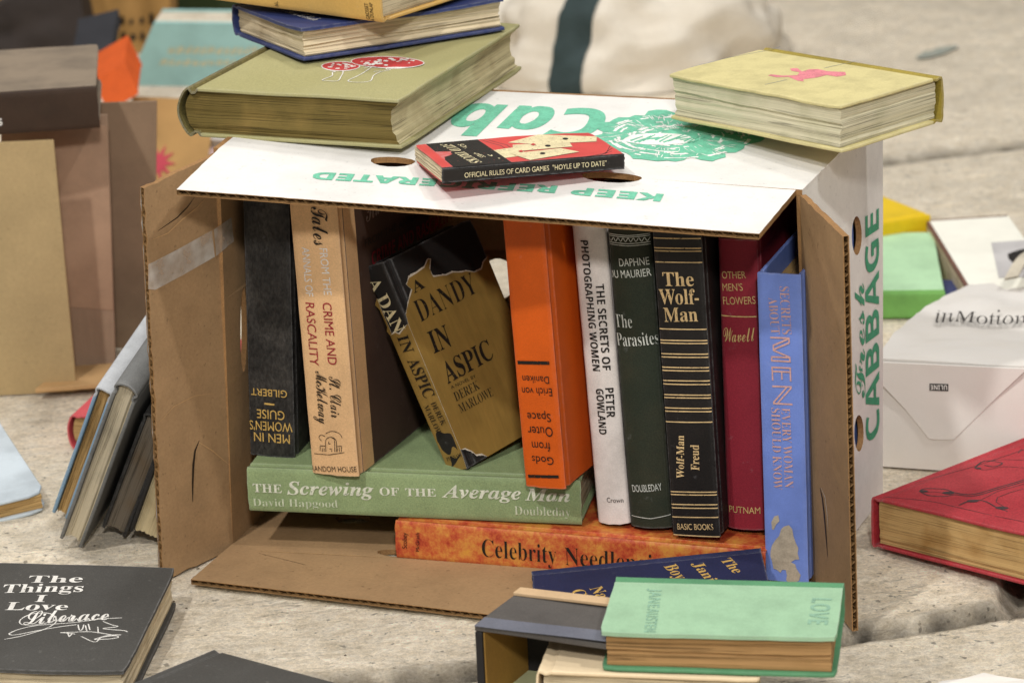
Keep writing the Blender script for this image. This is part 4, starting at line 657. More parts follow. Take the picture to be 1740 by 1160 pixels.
 ('w',2,(.1066,1.9453,.2901,.1078,1.9454,.29,.1081,1.9461,.29,.109,1.9461,.29,.1096,1.9461,.29,.1107,1.9475,.29,.1112,1.9473,.29,.112,1.948,.29,.1123,1.9477,.29,.1133,1.9477,.29,.1139,1.9486,.29,.115,1.9489,.29,.1156,1.9488,.2899,.1164,1.9484,.2899,.1167,1.947,.2898,.116,1.9468,.2898,.1152,1.9467,.2898,.1145,1.9465,.2898,.1138,1.9463,.2898,.1131,1.9461,.2899,.1124,1.9458,.2899,.1117,1.9455,.2899,.111,1.9453,.2899,.1104,1.945,.2899,.1097,1.9446,.2899,.1091,1.9443,.2899,.1084,1.9439,.2899,.1078,1.9436,.2899)),
 ('w',2,(.0805,1.9347,.2903,.082,1.9355,.2903,.0817,1.9366,.2904,.0823,1.9375,.2905,.0834,1.9381,.2905,.0833,1.939,.2905,.0833,1.9395,.2905,.0826,1.9406,.2906,.0842,1.9417,.2906,.0844,1.9424,.2907,.0864,1.9429,.2906,.0854,1.9438,.2907,.0866,1.9442,.2907,.0863,1.9457,.2908,.0882,1.9446,.2907,.0877,1.9439,.2907,.0872,1.9431,.2906,.0867,1.9424,.2906,.0863,1.9416,.2906,.0858,1.9408,.2905,.0854,1.94,.2905,.085,1.9392,.2905,.0847,1.9384,.2904,.0843,1.9376,.2904,.084,1.9368,.2903,.0837,1.9359,.2903,.0834,1.9351,.2903,.0831,1.9343,.2902)),
 ('w',2,(.0837,1.9079,.2886,.0831,1.9083,.2886,.0831,1.9092,.2887,.0827,1.9098,.2887,.0831,1.9101,.2887,.0825,1.9109,.2888,.0819,1.9117,.2889,.0817,1.9121,.2889,.0818,1.9128,.2889,.0819,1.9137,.289,.0816,1.9142,.289,.0809,1.9147,.2891,.0814,1.9153,.2891,.0804,1.9159,.2892,.0837,1.9165,.2891,.0838,1.9159,.2891,.084,1.9153,.289,.0841,1.9148,.289,.0843,1.9142,.2889,.0844,1.9136,.2889,.0846,1.913,.2888,.0848,1.9124,.2888,.085,1.9119,.2888,.0852,1.9113,.2887,.0854,1.9107,.2887,.0856,1.9102,.2886,.0859,1.9096,.2886,.0861,1.9091,.2885)),
 ('w',2,(.1306,1.9561,.2898,.1314,1.9554,.2898,.132,1.9549,.2897,.1331,1.9559,.2897,.1341,1.9546,.2896,.1346,1.955,.2896,.1357,1.9537,.2895,.1366,1.954,.2895,.1375,1.9536,.2894,.1382,1.9532,.2894,.1385,1.9525,.2893,.1394,1.9525,.2893,.14,1.9511,.2892,.1412,1.9516,.2892,.14,1.9499,.2891,.1393,1.9504,.2892,.1386,1.9508,.2892,.1379,1.9513,.2893,.1371,1.9517,.2893,.1364,1.9521,.2894,.1356,1.9525,.2894,.1349,1.9529,.2895,.1341,1.9532,.2895,.1333,1.9535,.2896,.1325,1.9538,.2896,.1317,1.9541,.2897,.1309,1.9544,.2897,.1301,1.9546,.2898)),
 ('w',2,(.1257,1.884,.2855,.1246,1.8838,.2856,.1239,1.8841,.2856,.1229,1.8831,.2856,.1219,1.883,.2856,.121,1.8832,.2857,.1201,1.8835,.2857,.1191,1.8835,.2858,.1181,1.883,.2858,.1172,1.8831,.2858,.1162,1.8833,.2858,.1153,1.883,.2859,.1144,1.8841,.286,.1134,1.883,.2859,.1138,1.8861,.2861,.1147,1.886,.2861,.1156,1.886,.286,.1165,1.8859,.286,.1174,1.8859,.286,.1183,1.8859,.2859,.1192,1.8859,.2859,.12,1.8859,.2859,.1209,1.886,.2858,.1218,1.886,.2858,.1227,1.8861,.2858,.1236,1.8862,.2858,.1245,1.8863,.2857,.1254,1.8865,.2857)),
 ('w',2,(.1143,1.9016,.2871,.1135,1.9018,.2871,.1129,1.9019,.2871,.1119,1.9027,.2872,.1112,1.9022,.2872,.1106,1.9029,.2873,.1102,1.9034,.2873,.1092,1.903,.2873,.1085,1.9033,.2874,.1079,1.9042,.2874,.1077,1.9043,.2875,.1067,1.9047,.2875,.1066,1.9053,.2876,.106,1.9055,.2876,.1072,1.9076,.2877,.1077,1.9072,.2876,.1082,1.9069,.2876,.1088,1.9065,.2876,.1094,1.9062,.2875,.1099,1.9059,.2875,.1105,1.9057,.2874,.1111,1.9054,.2874,.1117,1.9052,.2874,.1123,1.905,.2873,.113,1.9048,.2873,.1136,1.9046,.2873,.1142,1.9044,.2872,.1149,1.9043,.2872)),
 ('w',2,(.1233,1.9049,.2869,.1225,1.9039,.2869,.1224,1.9037,.2869,.1219,1.904,.2869,.1215,1.9047,.287,.121,1.9039,.287,.1205,1.9033,.2869,.1201,1.9042,.287,.1198,1.9043,.287,.1193,1.9046,.2871,.1188,1.9034,.287,.1184,1.9038,.287,.118,1.9037,.287,.1176,1.9045,.2871,.1179,1.9066,.2872,.1183,1.9066,.2872,.1186,1.9065,.2872,.119,1.9065,.2872,.1194,1.9065,.2872,.1198,1.9065,.2872,.1201,1.9066,.2871,.1205,1.9066,.2871,.1209,1.9066,.2871,.1213,1.9067,.2871,.1216,1.9067,.2871,.122,1.9068,.2871,.1224,1.9068,.2871,.1227,1.9069,.2871)),
 ('w',2,(.1606,1.9433,.2879,.1603,1.9419,.2879,.1614,1.9414,.2878,.1612,1.9406,.2878,.1614,1.9399,.2877,.1617,1.9391,.2877,.1615,1.9381,.2876,.1623,1.9373,.2875,.1628,1.9366,.2875,.1625,1.9358,.2874,.1626,1.9348,.2873,.1625,1.9341,.2873,.163,1.9334,.2872,.1637,1.9326,.2872,.1615,1.9322,.2872,.1614,1.933,.2873,.1613,1.9337,.2873,.1611,1.9345,.2874,.1609,1.9353,.2874,.1607,1.9361,.2875,.1605,1.9368,.2876,.1603,1.9376,.2876,.1601,1.9384,.2877,.1598,1.9391,.2877,.1596,1.9399,.2878,.1593,1.9406,.2878,.159,1.9414,.2879,.1587,1.9421,.2879)),
 ('w',2,(.1672,1.9244,.2865,.1668,1.9239,.2865,.1667,1.9234,.2865,.1667,1.9229,.2865,.1664,1.9224,.2864,.1663,1.9219,.2864,.1656,1.9215,.2864,.1669,1.9209,.2863,.1662,1.9205,.2863,.1658,1.92,.2863,.1659,1.9195,.2863,.1664,1.919,.2862,.1664,1.9186,.2862,.1655,1.918,.2862,.1645,1.9182,.2862,.1646,1.9187,.2863,.1647,1.9191,.2863,.1648,1.9196,.2863,.1649,1.9201,.2863,.165,1.9206,.2864,.165,1.921,.2864,.1651,1.9215,.2864,.1652,1.922,.2865,.1652,1.9225,.2865,.1653,1.923,.2865,.1653,1.9234,.2865,.1653,1.9239,.2866,.1654,1.9244,.2866)),
 ('w',2,(.1145,1.9689,.2912,.1159,1.9692,.2912,.1172,1.97,.2912,.1187,1.9708,.2912,.1199,1.9697,.2911,.1213,1.97,.291,.1227,1.9704,.291,.124,1.9697,.2909,.1253,1.9697,.2909,.1267,1.9694,.2908,.1281,1.9695,.2908,.1294,1.9698,.2907,.1305,1.9687,.2906,.1321,1.9689,.2906,.1313,1.9662,.2904,.13,1.9664,.2905,.1288,1.9667,.2906,.1275,1.9668,.2906,.1263,1.967,.2907,.125,1.9671,.2907,.1237,1.9672,.2908,.1225,1.9672,.2908,.1212,1.9672,.2909,.1199,1.9672,.2909,.1186,1.9671,.291,.1174,1.967,.291,.1161,1.9668,.291,.1148,1.9666,.2911)),
 ('w',2,(.1167,1.8873,.2861,.116,1.887,.2861,.1154,1.886,.286,.1149,1.8869,.2861,.1143,1.8867,.2861,.1138,1.8865,.2861,.1132,1.8868,.2862,.1126,1.8866,.2862,.1119,1.8864,.2862,.1116,1.8867,.2862,.1111,1.8878,.2863,.1103,1.8876,.2863,.1098,1.887,.2863,.1093,1.8879,.2864,.1098,1.8896,.2865,.1104,1.8895,.2864,.1109,1.8893,.2864,.1114,1.8892,.2864,.112,1.8891,.2864,.1125,1.8891,.2863,.113,1.889,.2863,.1136,1.8889,.2863,.1141,1.8888,.2863,.1146,1.8888,.2862,.1152,1.8887,.2862,.1157,1.8887,.2862,.1163,1.8887,.2862,.1168,1.8886,.2862)),
 ('w',2,(.1627,1.953,.2885,.164,1.9527,.2884,.164,1.9522,.2884,.1639,1.9515,.2883,.1645,1.9506,.2883,.1646,1.9504,.2882,.1645,1.9499,.2882,.1656,1.9494,.2881,.1652,1.9486,.2881,.1664,1.9482,.288,.1658,1.9475,.288,.167,1.9468,.2879,.1669,1.9468,.2879,.1669,1.9456,.2879,.1653,1.9449,.2879,.1651,1.9455,.2879,.1648,1.9461,.288,.1645,1.9466,.288,.1643,1.9472,.2881,.164,1.9477,.2881,.1637,1.9483,.2881,.1634,1.9488,.2882,.1631,1.9494,.2882,.1628,1.9499,.2883,.1625,1.9504,.2883,.1621,1.951,.2884,.1618,1.9515,.2884,.1615,1.952,.2885)),
 ('w',2,(.1528,1.9321,.2875,.1535,1.9315,.2875,.1533,1.9306,.2874,.1535,1.9297,.2874,.1541,1.9289,.2873,.1537,1.928,.2873,.1542,1.9271,.2872,.1541,1.9264,.2871,.1544,1.9255,.2871,.1539,1.9246,.287,.1536,1.9238,.287,.154,1.923,.2869,.1533,1.9221,.2869,.1527,1.9213,.2869,.1525,1.9214,.2869,.1526,1.9222,.2869,.1527,1.923,.287,.1527,1.9238,.287,.1528,1.9246,.2871,.1528,1.9254,.2871,.1528,1.9263,.2872,.1528,1.9271,.2872,.1527,1.9279,.2873,.1527,1.9287,.2873,.1526,1.9295,.2874,.1525,1.9303,.2874,.1523,1.9311,.2875,.1522,1.9319,.2875)),
 ('w',2,(.1676,1.9477,.288,.1673,1.9467,.2879,.1682,1.9453,.2878,.1689,1.9443,.2877,.1689,1.9432,.2876,.1695,1.9423,.2876,.1697,1.941,.2875,.1699,1.9402,.2874,.1709,1.939,.2873,.1712,1.9379,.2872,.1704,1.9369,.2872,.1707,1.9358,.2871,.1717,1.9345,.287,.1714,1.9337,.287,.1687,1.933,.287,.1686,1.934,.2871,.1684,1.9351,.2872,.1682,1.9361,.2872,.168,1.9372,.2873,.1677,1.9382,.2874,.1675,1.9393,.2874,.1672,1.9403,.2875,.1668,1.9413,.2876,.1665,1.9423,.2877,.1661,1.9433,.2877,.1657,1.9443,.2878,.1653,1.9453,.2879,.1649,1.9463,.288)),
 ('w',2,(.1521,1.9196,.2868,.151,1.9192,.2868,.1515,1.919,.2868,.1522,1.9186,.2867,.1513,1.9183,.2867,.1513,1.918,.2867,.151,1.9177,.2867,.1518,1.9173,.2867,.1516,1.9169,.2866,.1514,1.9167,.2866,.1511,1.9161,.2866,.1512,1.9159,.2866,.151,1.9156,.2866,.1511,1.9153,.2866,.1499,1.9156,.2866,.15,1.9159,.2866,.1501,1.9163,.2867,.1502,1.9166,.2867,.1503,1.9169,.2867,.1504,1.9172,.2867,.1505,1.9175,.2867,.1506,1.9178,.2867,.1506,1.9181,.2868,.1507,1.9185,.2868,.1508,1.9188,.2868,.1509,1.9191,.2868,.151,1.9194,.2868,.151,1.9197,.2868)),
 ('w',2,(.0971,1.9654,.2916,.0977,1.965,.2916,.0981,1.9658,.2916,.099,1.9661,.2916,.099,1.9667,.2917,.0998,1.9658,.2916,.0999,1.9658,.2916,.1007,1.9663,.2916,.1012,1.9662,.2915,.1016,1.9676,.2916,.1019,1.9676,.2916,.1026,1.9682,.2916,.1029,1.9682,.2916,.1037,1.9681,.2916,.1042,1.9658,.2914,.1038,1.9657,.2914,.1033,1.9655,.2914,.1029,1.9653,.2914,.1024,1.9651,.2914,.1019,1.9649,.2914,.1015,1.9647,.2914,.101,1.9644,.2914,.1006,1.9642,.2914,.1001,1.964,.2914,.0997,1.9638,.2915,.0993,1.9635,.2915,.0988,1.9633,.2915,.0984,1.9631,.2915)),
 ('w',2,(.0947,1.939,.2901,.095,1.9395,.2901,.0959,1.9398,.2901,.0965,1.9406,.2901,.0961,1.9413,.2902,.097,1.9415,.2902,.0973,1.9423,.2902,.0986,1.9424,.2902,.0986,1.9432,.2902,.0984,1.944,.2903,.0998,1.9443,.2902,.0995,1.9447,.2903,.1004,1.9457,.2903,.1008,1.9462,.2903,.1029,1.944,.2901,.1024,1.9435,.2901,.1019,1.9431,.2901,.1014,1.9426,.2901,.1009,1.9421,.2901,.1004,1.9417,.2901,.1,1.9412,.29,.0995,1.9406,.29,.0991,1.9401,.29,.0987,1.9396,.29,.0982,1.9391,.29,.0978,1.9385,.29,.0975,1.938,.2899,.0971,1.9374,.2899)),
 ('w',2,(.1025,1.913,.2882,.1025,1.9135,.2882,.1026,1.9138,.2882,.1022,1.914,.2883,.1018,1.9143,.2883,.1023,1.9141,.2883,.102,1.9147,.2883,.1013,1.9146,.2883,.1027,1.915,.2883,.1013,1.915,.2884,.1017,1.915,.2883,.1017,1.9156,.2884,.1013,1.9157,.2884,.1009,1.9157,.2884,.1034,1.9168,.2884,.1035,1.9167,.2884,.1036,1.9165,.2884,.1037,1.9163,.2884,.1037,1.9162,.2883,.1038,1.916,.2883,.1039,1.9158,.2883,.104,1.9157,.2883,.1041,1.9155,.2883,.1042,1.9153,.2883,.1043,1.9152,.2883,.1044,1.915,.2882,.1045,1.9148,.2882,.1046,1.9147,.2882)),
 ('w',2,(.1218,1.9491,.2897,.1223,1.9488,.2897,.1229,1.9489,.2897,.1234,1.9488,.2897,.124,1.9492,.2897,.1246,1.9488,.2896,.1252,1.9491,.2896,.1255,1.9479,.2895,.1263,1.9491,.2896,.1267,1.9486,.2895,.1271,1.9477,.2894,.1278,1.9475,.2894,.1284,1.9477,.2894,.1289,1.9487,.2894,.1283,1.9465,.2893,.1278,1.9467,.2894,.1273,1.9468,.2894,.1268,1.9469,.2894,.1263,1.947,.2894,.1258,1.9472,.2895,.1253,1.9473,.2895,.1248,1.9473,.2895,.1243,1.9474,.2895,.1238,1.9475,.2896,.1232,1.9475,.2896,.1227,1.9476,.2896,.1222,1.9476,.2896,.1217,1.9476,.2896)),
 ('w',2,(.14,1.9515,.2892,.1412,1.9506,.2891,.1417,1.9503,.2891,.142,1.9497,.289,.1434,1.9491,.2889,.1439,1.9488,.2889,.1442,1.9483,.2889,.1455,1.9477,.2888,.146,1.9464,.2887,.146,1.9457,.2886,.1465,1.945,.2886,.1477,1.9449,.2885,.1477,1.944,.2885,.1479,1.9429,.2884,.147,1.942,.2884,.1465,1.9427,.2884,.146,1.9434,.2885,.1454,1.9441,.2886,.1449,1.9448,.2886,.1443,1.9454,.2887,.1437,1.9461,.2887,.1431,1.9467,.2888,.1425,1.9473,.2889,.1418,1.9479,.2889,.1412,1.9484,.289,.1405,1.949,.289,.1398,1.9495,.2891,.1391,1.95,.2892)),
 ('w',2,(.0767,1.9367,.2906,.0773,1.938,.2907,.0777,1.9393,.2907,.0784,1.9405,.2908,.0783,1.9419,.2909,.0786,1.943,.2909,.0799,1.9438,.2909,.0804,1.9456,.291,.0804,1.946,.2911,.0821,1.9475,.2911,.083,1.9488,.2911,.0833,1.9497,.2912,.0842,1.9505,.2912,.0854,1.9518,.2912,.0871,1.9504,.2911,.0863,1.9494,.291,.0855,1.9484,.291,.0847,1.9473,.291,.084,1.9463,.2909,.0833,1.9452,.2909,.0826,1.9441,.2909,.082,1.943,.2908,.0814,1.9418,.2908,.0809,1.9407,.2907,.0803,1.9395,.2907,.0799,1.9384,.2906,.0794,1.9372,.2905,.079,1.936,.2905)),
 ('w',2,(.1325,1.8769,.2848,.132,1.8769,.2849,.1317,1.8761,.2848,.1313,1.8763,.2849,.1309,1.8767,.2849,.1306,1.8764,.2849,.1302,1.8763,.2849,.1298,1.8755,.2849,.129,1.8756,.2849,.1288,1.8761,.2849,.1283,1.8759,.2849,.1278,1.8764,.285,.1274,1.8759,.285,.1271,1.8756,.285,.1268,1.8777,.2851,.1272,1.8778,.2851,.1276,1.8778,.2851,.128,1.8779,.2851,.1284,1.878,.2851,.1288,1.8781,.2851,.1292,1.8782,.2851,.1296,1.8783,.285,.1301,1.8784,.285,.1305,1.8785,.285,.1309,1.8786,.285,.1313,1.8787,.285,.1317,1.8788,.285,.1321,1.8789,.285)),
 ('w',2,(.0925,1.911,.2884,.0917,1.9119,.2885,.092,1.913,.2886,.0914,1.9133,.2886,.0916,1.914,.2887,.0915,1.9149,.2887,.09,1.9156,.2888,.0902,1.9163,.2889,.0902,1.9172,.2889,.0893,1.9181,.289,.0898,1.9189,.289,.0902,1.9198,.2891,.0908,1.9203,.2891,.0892,1.9213,.2892,.0915,1.9214,.2891,.0916,1.9207,.2891,.0917,1.9199,.289,.0918,1.9191,.289,.0919,1.9184,.2889,.0921,1.9176,.2889,.0922,1.9168,.2888,.0924,1.9161,.2888,.0927,1.9154,.2887,.0929,1.9146,.2886,.0932,1.9139,.2886,.0934,1.9132,.2885,.0937,1.9125,.2885,.0941,1.9118,.2884)),
 ('w',2,(.1178,1.8947,.2865,.1175,1.8937,.2864,.1172,1.8937,.2865,.117,1.8942,.2865,.1167,1.8943,.2865,.1163,1.8935,.2865,.1161,1.8946,.2866,.1158,1.8939,.2865,.1156,1.8943,.2865,.1153,1.8949,.2866,.115,1.8939,.2865,.1148,1.8945,.2866,.1145,1.8952,.2866,.1143,1.8954,.2867,.1147,1.8969,.2867,.1149,1.8968,.2867,.1152,1.8968,.2867,.1154,1.8968,.2867,.1157,1.8967,.2867,.1159,1.8967,.2867,.1162,1.8967,.2867,.1164,1.8967,.2867,.1167,1.8967,.2867,.1169,1.8966,.2866,.1172,1.8966,.2866,.1174,1.8966,.2866,.1177,1.8966,.2866,.118,1.8966,.2866)),
 ('w',2,(.1267,1.876,.285,.1251,1.8751,.285,.124,1.876,.2851,.1225,1.8753,.2851,.1211,1.8755,.2852,.1197,1.875,.2852,.1183,1.875,.2853,.1169,1.8753,.2853,.1155,1.8752,.2854,.1142,1.8752,.2854,.1127,1.8754,.2855,.1113,1.8746,.2855,.1099,1.8756,.2856,.1086,1.8754,.2856,.1089,1.8773,.2857,.1102,1.8771,.2857,.1116,1.8769,.2856,.1129,1.8767,.2856,.1143,1.8766,.2855,.1157,1.8765,.2854,.117,1.8765,.2854,.1184,1.8765,.2853,.1197,1.8765,.2853,.1211,1.8766,.2852,.1225,1.8767,.2852,.1238,1.8768,.2852,.1252,1.877,.2851,.1266,1.8772,.2851)),
 ('w',2,(.0843,1.8954,.2878,.0839,1.8957,.2878,.0826,1.8972,.2879,.0823,1.8976,.288,.0816,1.899,.2881,.0809,1.9003,.2882,.08,1.9009,.2883,.0799,1.9021,.2883,.0783,1.9032,.2885,.0778,1.9045,.2886,.0771,1.9056,.2887,.0764,1.9067,.2888,.077,1.908,.2888,.0764,1.9091,.2889,.0782,1.9097,.2889,.0786,1.9085,.2888,.079,1.9074,.2887,.0795,1.9063,.2886,.08,1.9052,.2885,.0806,1.9041,.2884,.0812,1.9031,.2884,.0818,1.902,.2883,.0824,1.901,.2882,.0831,1.9,.2881,.0838,1.899,.288,.0845,1.8981,.2879,.0853,1.8971,.2878,.0861,1.8962,.2878)),
 ('w',2,(.1258,1.9371,.2888,.126,1.936,.2888,.1264,1.9364,.2888,.1266,1.9355,.2887,.1277,1.9365,.2887,.128,1.935,.2886,.1281,1.9357,.2887,.1284,1.9345,.2886,.1286,1.9343,.2886,.1288,1.9354,.2886,.1296,1.9338,.2885,.1293,1.9342,.2885,.1299,1.934,.2885,.1301,1.9334,.2885,.1294,1.9326,.2884,.1291,1.9329,.2885,.1289,1.9332,.2885,.1286,1.9334,.2885,.1283,1.9337,.2885,.128,1.9339,.2886,.1277,1.9341,.2886,.1274,1.9344,.2886,.127,1.9346,.2886,.1267,1.9348,.2887,.1264,1.9349,.2887,.126,1.9351,.2887,.1257,1.9353,.2887,.1253,1.9354,.2888)),
 ('w',2,(.1621,1.9422,.2878,.1628,1.9412,.2877,.1634,1.94,.2876,.1642,1.9394,.2876,.164,1.938,.2875,.1647,1.9369,.2874,.1645,1.9357,.2873,.1643,1.9345,.2873,.1651,1.9337,.2872,.1645,1.9324,.2871,.1652,1.9313,.287,.1649,1.9301,.287,.1644,1.929,.2869,.1652,1.928,.2868,.1639,1.9278,.2869,.1639,1.9289,.2869,.1638,1.93,.287,.1637,1.9311,.2871,.1636,1.9321,.2871,.1634,1.9332,.2872,.1632,1.9343,.2873,.163,1.9354,.2874,.1627,1.9365,.2874,.1625,1.9375,.2875,.1622,1.9386,.2876,.1618,1.9396,.2877,.1615,1.9407,.2878,.1611,1.9417,.2878)),
 ('w',2,(.1347,1.9672,.2904,.1357,1.9661,.2903,.137,1.9663,.2902,.1383,1.9666,.2902,.1392,1.9653,.2901,.1408,1.965,.29,.1422,1.9637,.2899,.143,1.9637,.2899,.1443,1.9629,.2898,.1453,1.9628,.2897,.1463,1.9615,.2896,.148,1.9616,.2895,.1489,1.9598,.2894,.1494,1.959,.2893,.1481,1.9575,.2893,.1471,1.9582,.2894,.1461,1.959,.2895,.1451,1.9597,.2895,.1441,1.9603,.2896,.143,1.961,.2897,.1419,1.9616,.2898,.1408,1.9621,.2898,.1396,1.9627,.2899,.1385,1.9632,.29,.1373,1.9637,.2901,.1361,1.9641,.2901,.135,1.9645,.2902,.1337,1.9649,.2903)),
 ('w',2,(.1172,1.9426,.2895,.1178,1.9435,.2895,.1184,1.9432,.2895,.1188,1.9427,.2894,.1193,1.9436,.2895,.1198,1.9444,.2895,.1202,1.9427,.2894,.1208,1.9435,.2894,.1212,1.9423,.2893,.1218,1.9435,.2894,.1223,1.9429,.2893,.1228,1.9429,.2893,.1233,1.943,.2893,.1239,1.9428,.2893,.1235,1.9415,.2892,.123,1.9415,.2892,.1226,1.9416,.2892,.1221,1.9416,.2893,.1216,1.9417,.2893,.1212,1.9417,.2893,.1207,1.9417,.2893,.1202,1.9417,.2893,.1198,1.9417,.2893,.1193,1.9416,.2894,.1188,1.9416,.2894,.1183,1.9415,.2894,.1179,1.9415,.2894,.1174,1.9414,.2894)),
 ('w',2,(.103,1.9205,.2886,.1031,1.9208,.2887,.1019,1.9212,.2887,.1031,1.9216,.2887,.1026,1.9218,.2887,.1034,1.9221,.2887,.1031,1.9223,.2887,.1033,1.9226,.2888,.103,1.9229,.2888,.1023,1.9232,.2888,.1023,1.9236,.2889,.1037,1.9238,.2888,.1034,1.9241,.2889,.1022,1.9244,.2889,.1038,1.9244,.2889,.1038,1.9241,.2888,.1038,1.9238,.2888,.1038,1.9236,.2888,.1038,1.9233,.2888,.1038,1.923,.2888,.1038,1.9227,.2888,.1038,1.9225,.2887,.1038,1.9222,.2887,.1038,1.9219,.2887,.1039,1.9216,.2887,.1039,1.9214,.2887,.1039,1.9211,.2886,.104,1.9208,.2886)),
 ('w',2,(.1093,1.8896,.2865,.1084,1.8899,.2865,.1073,1.8899,.2866,.1063,1.8906,.2867,.1055,1.8907,.2867,.1043,1.8908,.2867,.1036,1.8915,.2868,.1025,1.8927,.2869,.1018,1.8928,.287,.1008,1.8931,.287,.1002,1.8938,.2871,.0993,1.8935,.2871,.0982,1.8948,.2872,.0978,1.8935,.2872,.0987,1.8961,.2873,.0994,1.8956,.2872,.1002,1.8951,.2872,.101,1.8946,.2871,.1018,1.8942,.287,.1026,1.8938,.287,.1035,1.8934,.2869,.1043,1.893,.2869,.1052,1.8926,.2868,.1061,1.8923,.2868,.1069,1.892,.2867,.1078,1.8917,.2867,.1087,1.8914,.2866,.1096,1.8912,.2866)),
 ('w',2,(.1564,1.9411,.288,.1555,1.9406,.288,.1561,1.9394,.2879,.1569,1.9389,.2878,.1568,1.9381,.2878,.1567,1.9371,.2877,.1579,1.9367,.2876,.1579,1.9358,.2876,.1577,1.935,.2875,.1577,1.9344,.2875,.158,1.9335,.2874,.1584,1.9324,.2874,.1594,1.9317,.2873,.1583,1.931,.2873,.1559,1.9305,.2873,.1558,1.9312,.2874,.1556,1.932,.2874,.1555,1.9327,.2875,.1553,1.9335,.2875,.1552,1.9342,.2876,.155,1.9349,.2876,.1548,1.9356,.2877,.1546,1.9364,.2877,.1543,1.9371,.2878,.1541,1.9378,.2878,.1538,1.9385,.2879,.1535,1.9392,.288,.1532,1.9399,.288)),
 ('w',2,(.1197,1.9503,.2899,.1203,1.9511,.2899,.1208,1.9511,.2899,.1213,1.9518,.2899,.1218,1.9514,.2899,.1223,1.9512,.2898,.1228,1.9509,.2898,.1233,1.9504,.2898,.1237,1.9509,.2898,.1243,1.9508,.2897,.1248,1.9506,.2897,.1254,1.9507,.2897,.1258,1.951,.2897,.1263,1.9505,.2897,.126,1.9493,.2896,.1255,1.9494,.2896,.125,1.9495,.2896,.1246,1.9495,.2897,.1241,1.9496,.2897,.1236,1.9496,.2897,.1231,1.9497,.2897,.1227,1.9497,.2897,.1222,1.9497,.2898,.1217,1.9498,.2898,.1212,1.9498,.2898,.1207,1.9498,.2898,.1203,1.9497,.2898,.1198,1.9497,.2898)),
 ('w',2,(.1156,1.8962,.2867,.1152,1.8952,.2866,.115,1.896,.2867,.1147,1.8958,.2867,.1145,1.8958,.2867,.1142,1.8958,.2867,.114,1.8963,.2867,.1137,1.896,.2867,.1134,1.8961,.2867,.1131,1.8957,.2867,.113,1.8965,.2868,.1126,1.8964,.2868,.1125,1.8961,.2868,.1122,1.897,.2868,.1125,1.8978,.2869,.1128,1.8978,.2869,.113,1.8977,.2869,.1133,1.8977,.2868,.1135,1.8976,.2868,.1138,1.8976,.2868,.114,1.8975,.2868,.1143,1.8975,.2868,.1145,1.8974,.2868,.1148,1.8974,.2868,.115,1.8974,.2868,.1153,1.8973,.2868,.1155,1.8973,.2867,.1158,1.8973,.2867)),
 ('w',2,(.1103,1.9045,.2874,.1103,1.9048,.2874,.1101,1.9053,.2874,.1096,1.9049,.2874,.1098,1.9053,.2874,.1096,1.905,.2874,.1095,1.9047,.2874,.1098,1.9061,.2875,.1092,1.906,.2875,.109,1.9056,.2875,.1087,1.9053,.2875,.1084,1.9052,.2875,.1083,1.9054,.2875,.1081,1.9055,.2875,.1093,1.9071,.2876,.1094,1.907,.2876,.1095,1.907,.2876,.1097,1.9069,.2876,.1098,1.9068,.2875,.1099,1.9068,.2875,.1101,1.9067,.2875,.1102,1.9066,.2875,.1104,1.9065,.2875,.1105,1.9065,.2875,.1106,1.9064,.2875,.1108,1.9064,.2875,.1109,1.9063,.2875,.1111,1.9062,.2875)),
 ('w',2,(.1108,1.9676,.2913,.1118,1.9681,.2913,.1129,1.9677,.2912,.1142,1.9673,.2911,.1155,1.9687,.2912,.1169,1.969,.2911,.1181,1.9688,.2911,.1194,1.9691,.2911,.1206,1.9689,.291,.1219,1.9693,.291,.1232,1.9691,.2909,.1244,1.9686,.2908,.1257,1.9689,.2908,.1271,1.9699,.2908,.1268,1.9673,.2907,.1255,1.9674,.2907,.1243,1.9675,.2908,.1231,1.9675,.2908,.1218,1.9676,.2909,.1206,1.9675,.2909,.1194,1.9675,.291,.1181,1.9674,.291,.1169,1.9673,.291,.1156,1.9671,.2911,.1144,1.9669,.2911,.1132,1.9667,.2911,.112,1.9665,.2912,.1107,1.9662,.2912)),
 ('w',2,(.1376,1.9193,.2873,.1371,1.9191,.2873,.1368,1.9187,.2873,.1368,1.9182,.2873,.1373,1.9181,.2872,.1362,1.9175,.2872,.1373,1.9174,.2872,.1366,1.9171,.2872,.1362,1.9166,.2872,.1364,1.9168,.2872,.1359,1.9167,.2872,.1362,1.9158,.2871,.1365,1.9153,.2871,.1353,1.9153,.2871,.1345,1.916,.2872,.1346,1.9163,.2872,.1348,1.9166,.2872,.135,1.9168,.2872,.1351,1.9171,.2873,.1352,1.9174,.2873,.1354,1.9177,.2873,.1355,1.9179,.2873,.1356,1.9182,.2873,.1358,1.9185,.2873,.1359,1.9188,.2873,.136,1.9191,.2873,.1361,1.9194,.2874,.1362,1.9197,.2874)),
 ('w',2,(.1208,1.8974,.2866,.1203,1.8971,.2866,.1199,1.8978,.2866,.1195,1.8978,.2866,.119,1.8978,.2866,.1185,1.8975,.2866,.1181,1.8972,.2866,.1177,1.8982,.2867,.1171,1.8972,.2867,.1168,1.8982,.2868,.1163,1.8982,.2868,.1159,1.8982,.2868,.1154,1.8984,.2868,.115,1.8982,.2868,.1152,1.8992,.2869,.1156,1.8992,.2869,.116,1.8991,.2868,.1165,1.8991,.2868,.1169,1.8991,.2868,.1173,1.899,.2868,.1178,1.899,.2868,.1182,1.899,.2867,.1186,1.899,.2867,.119,1.899,.2867,.1195,1.899,.2867,.1199,1.899,.2867,.1203,1.899,.2867,.1208,1.8991,.2867)),
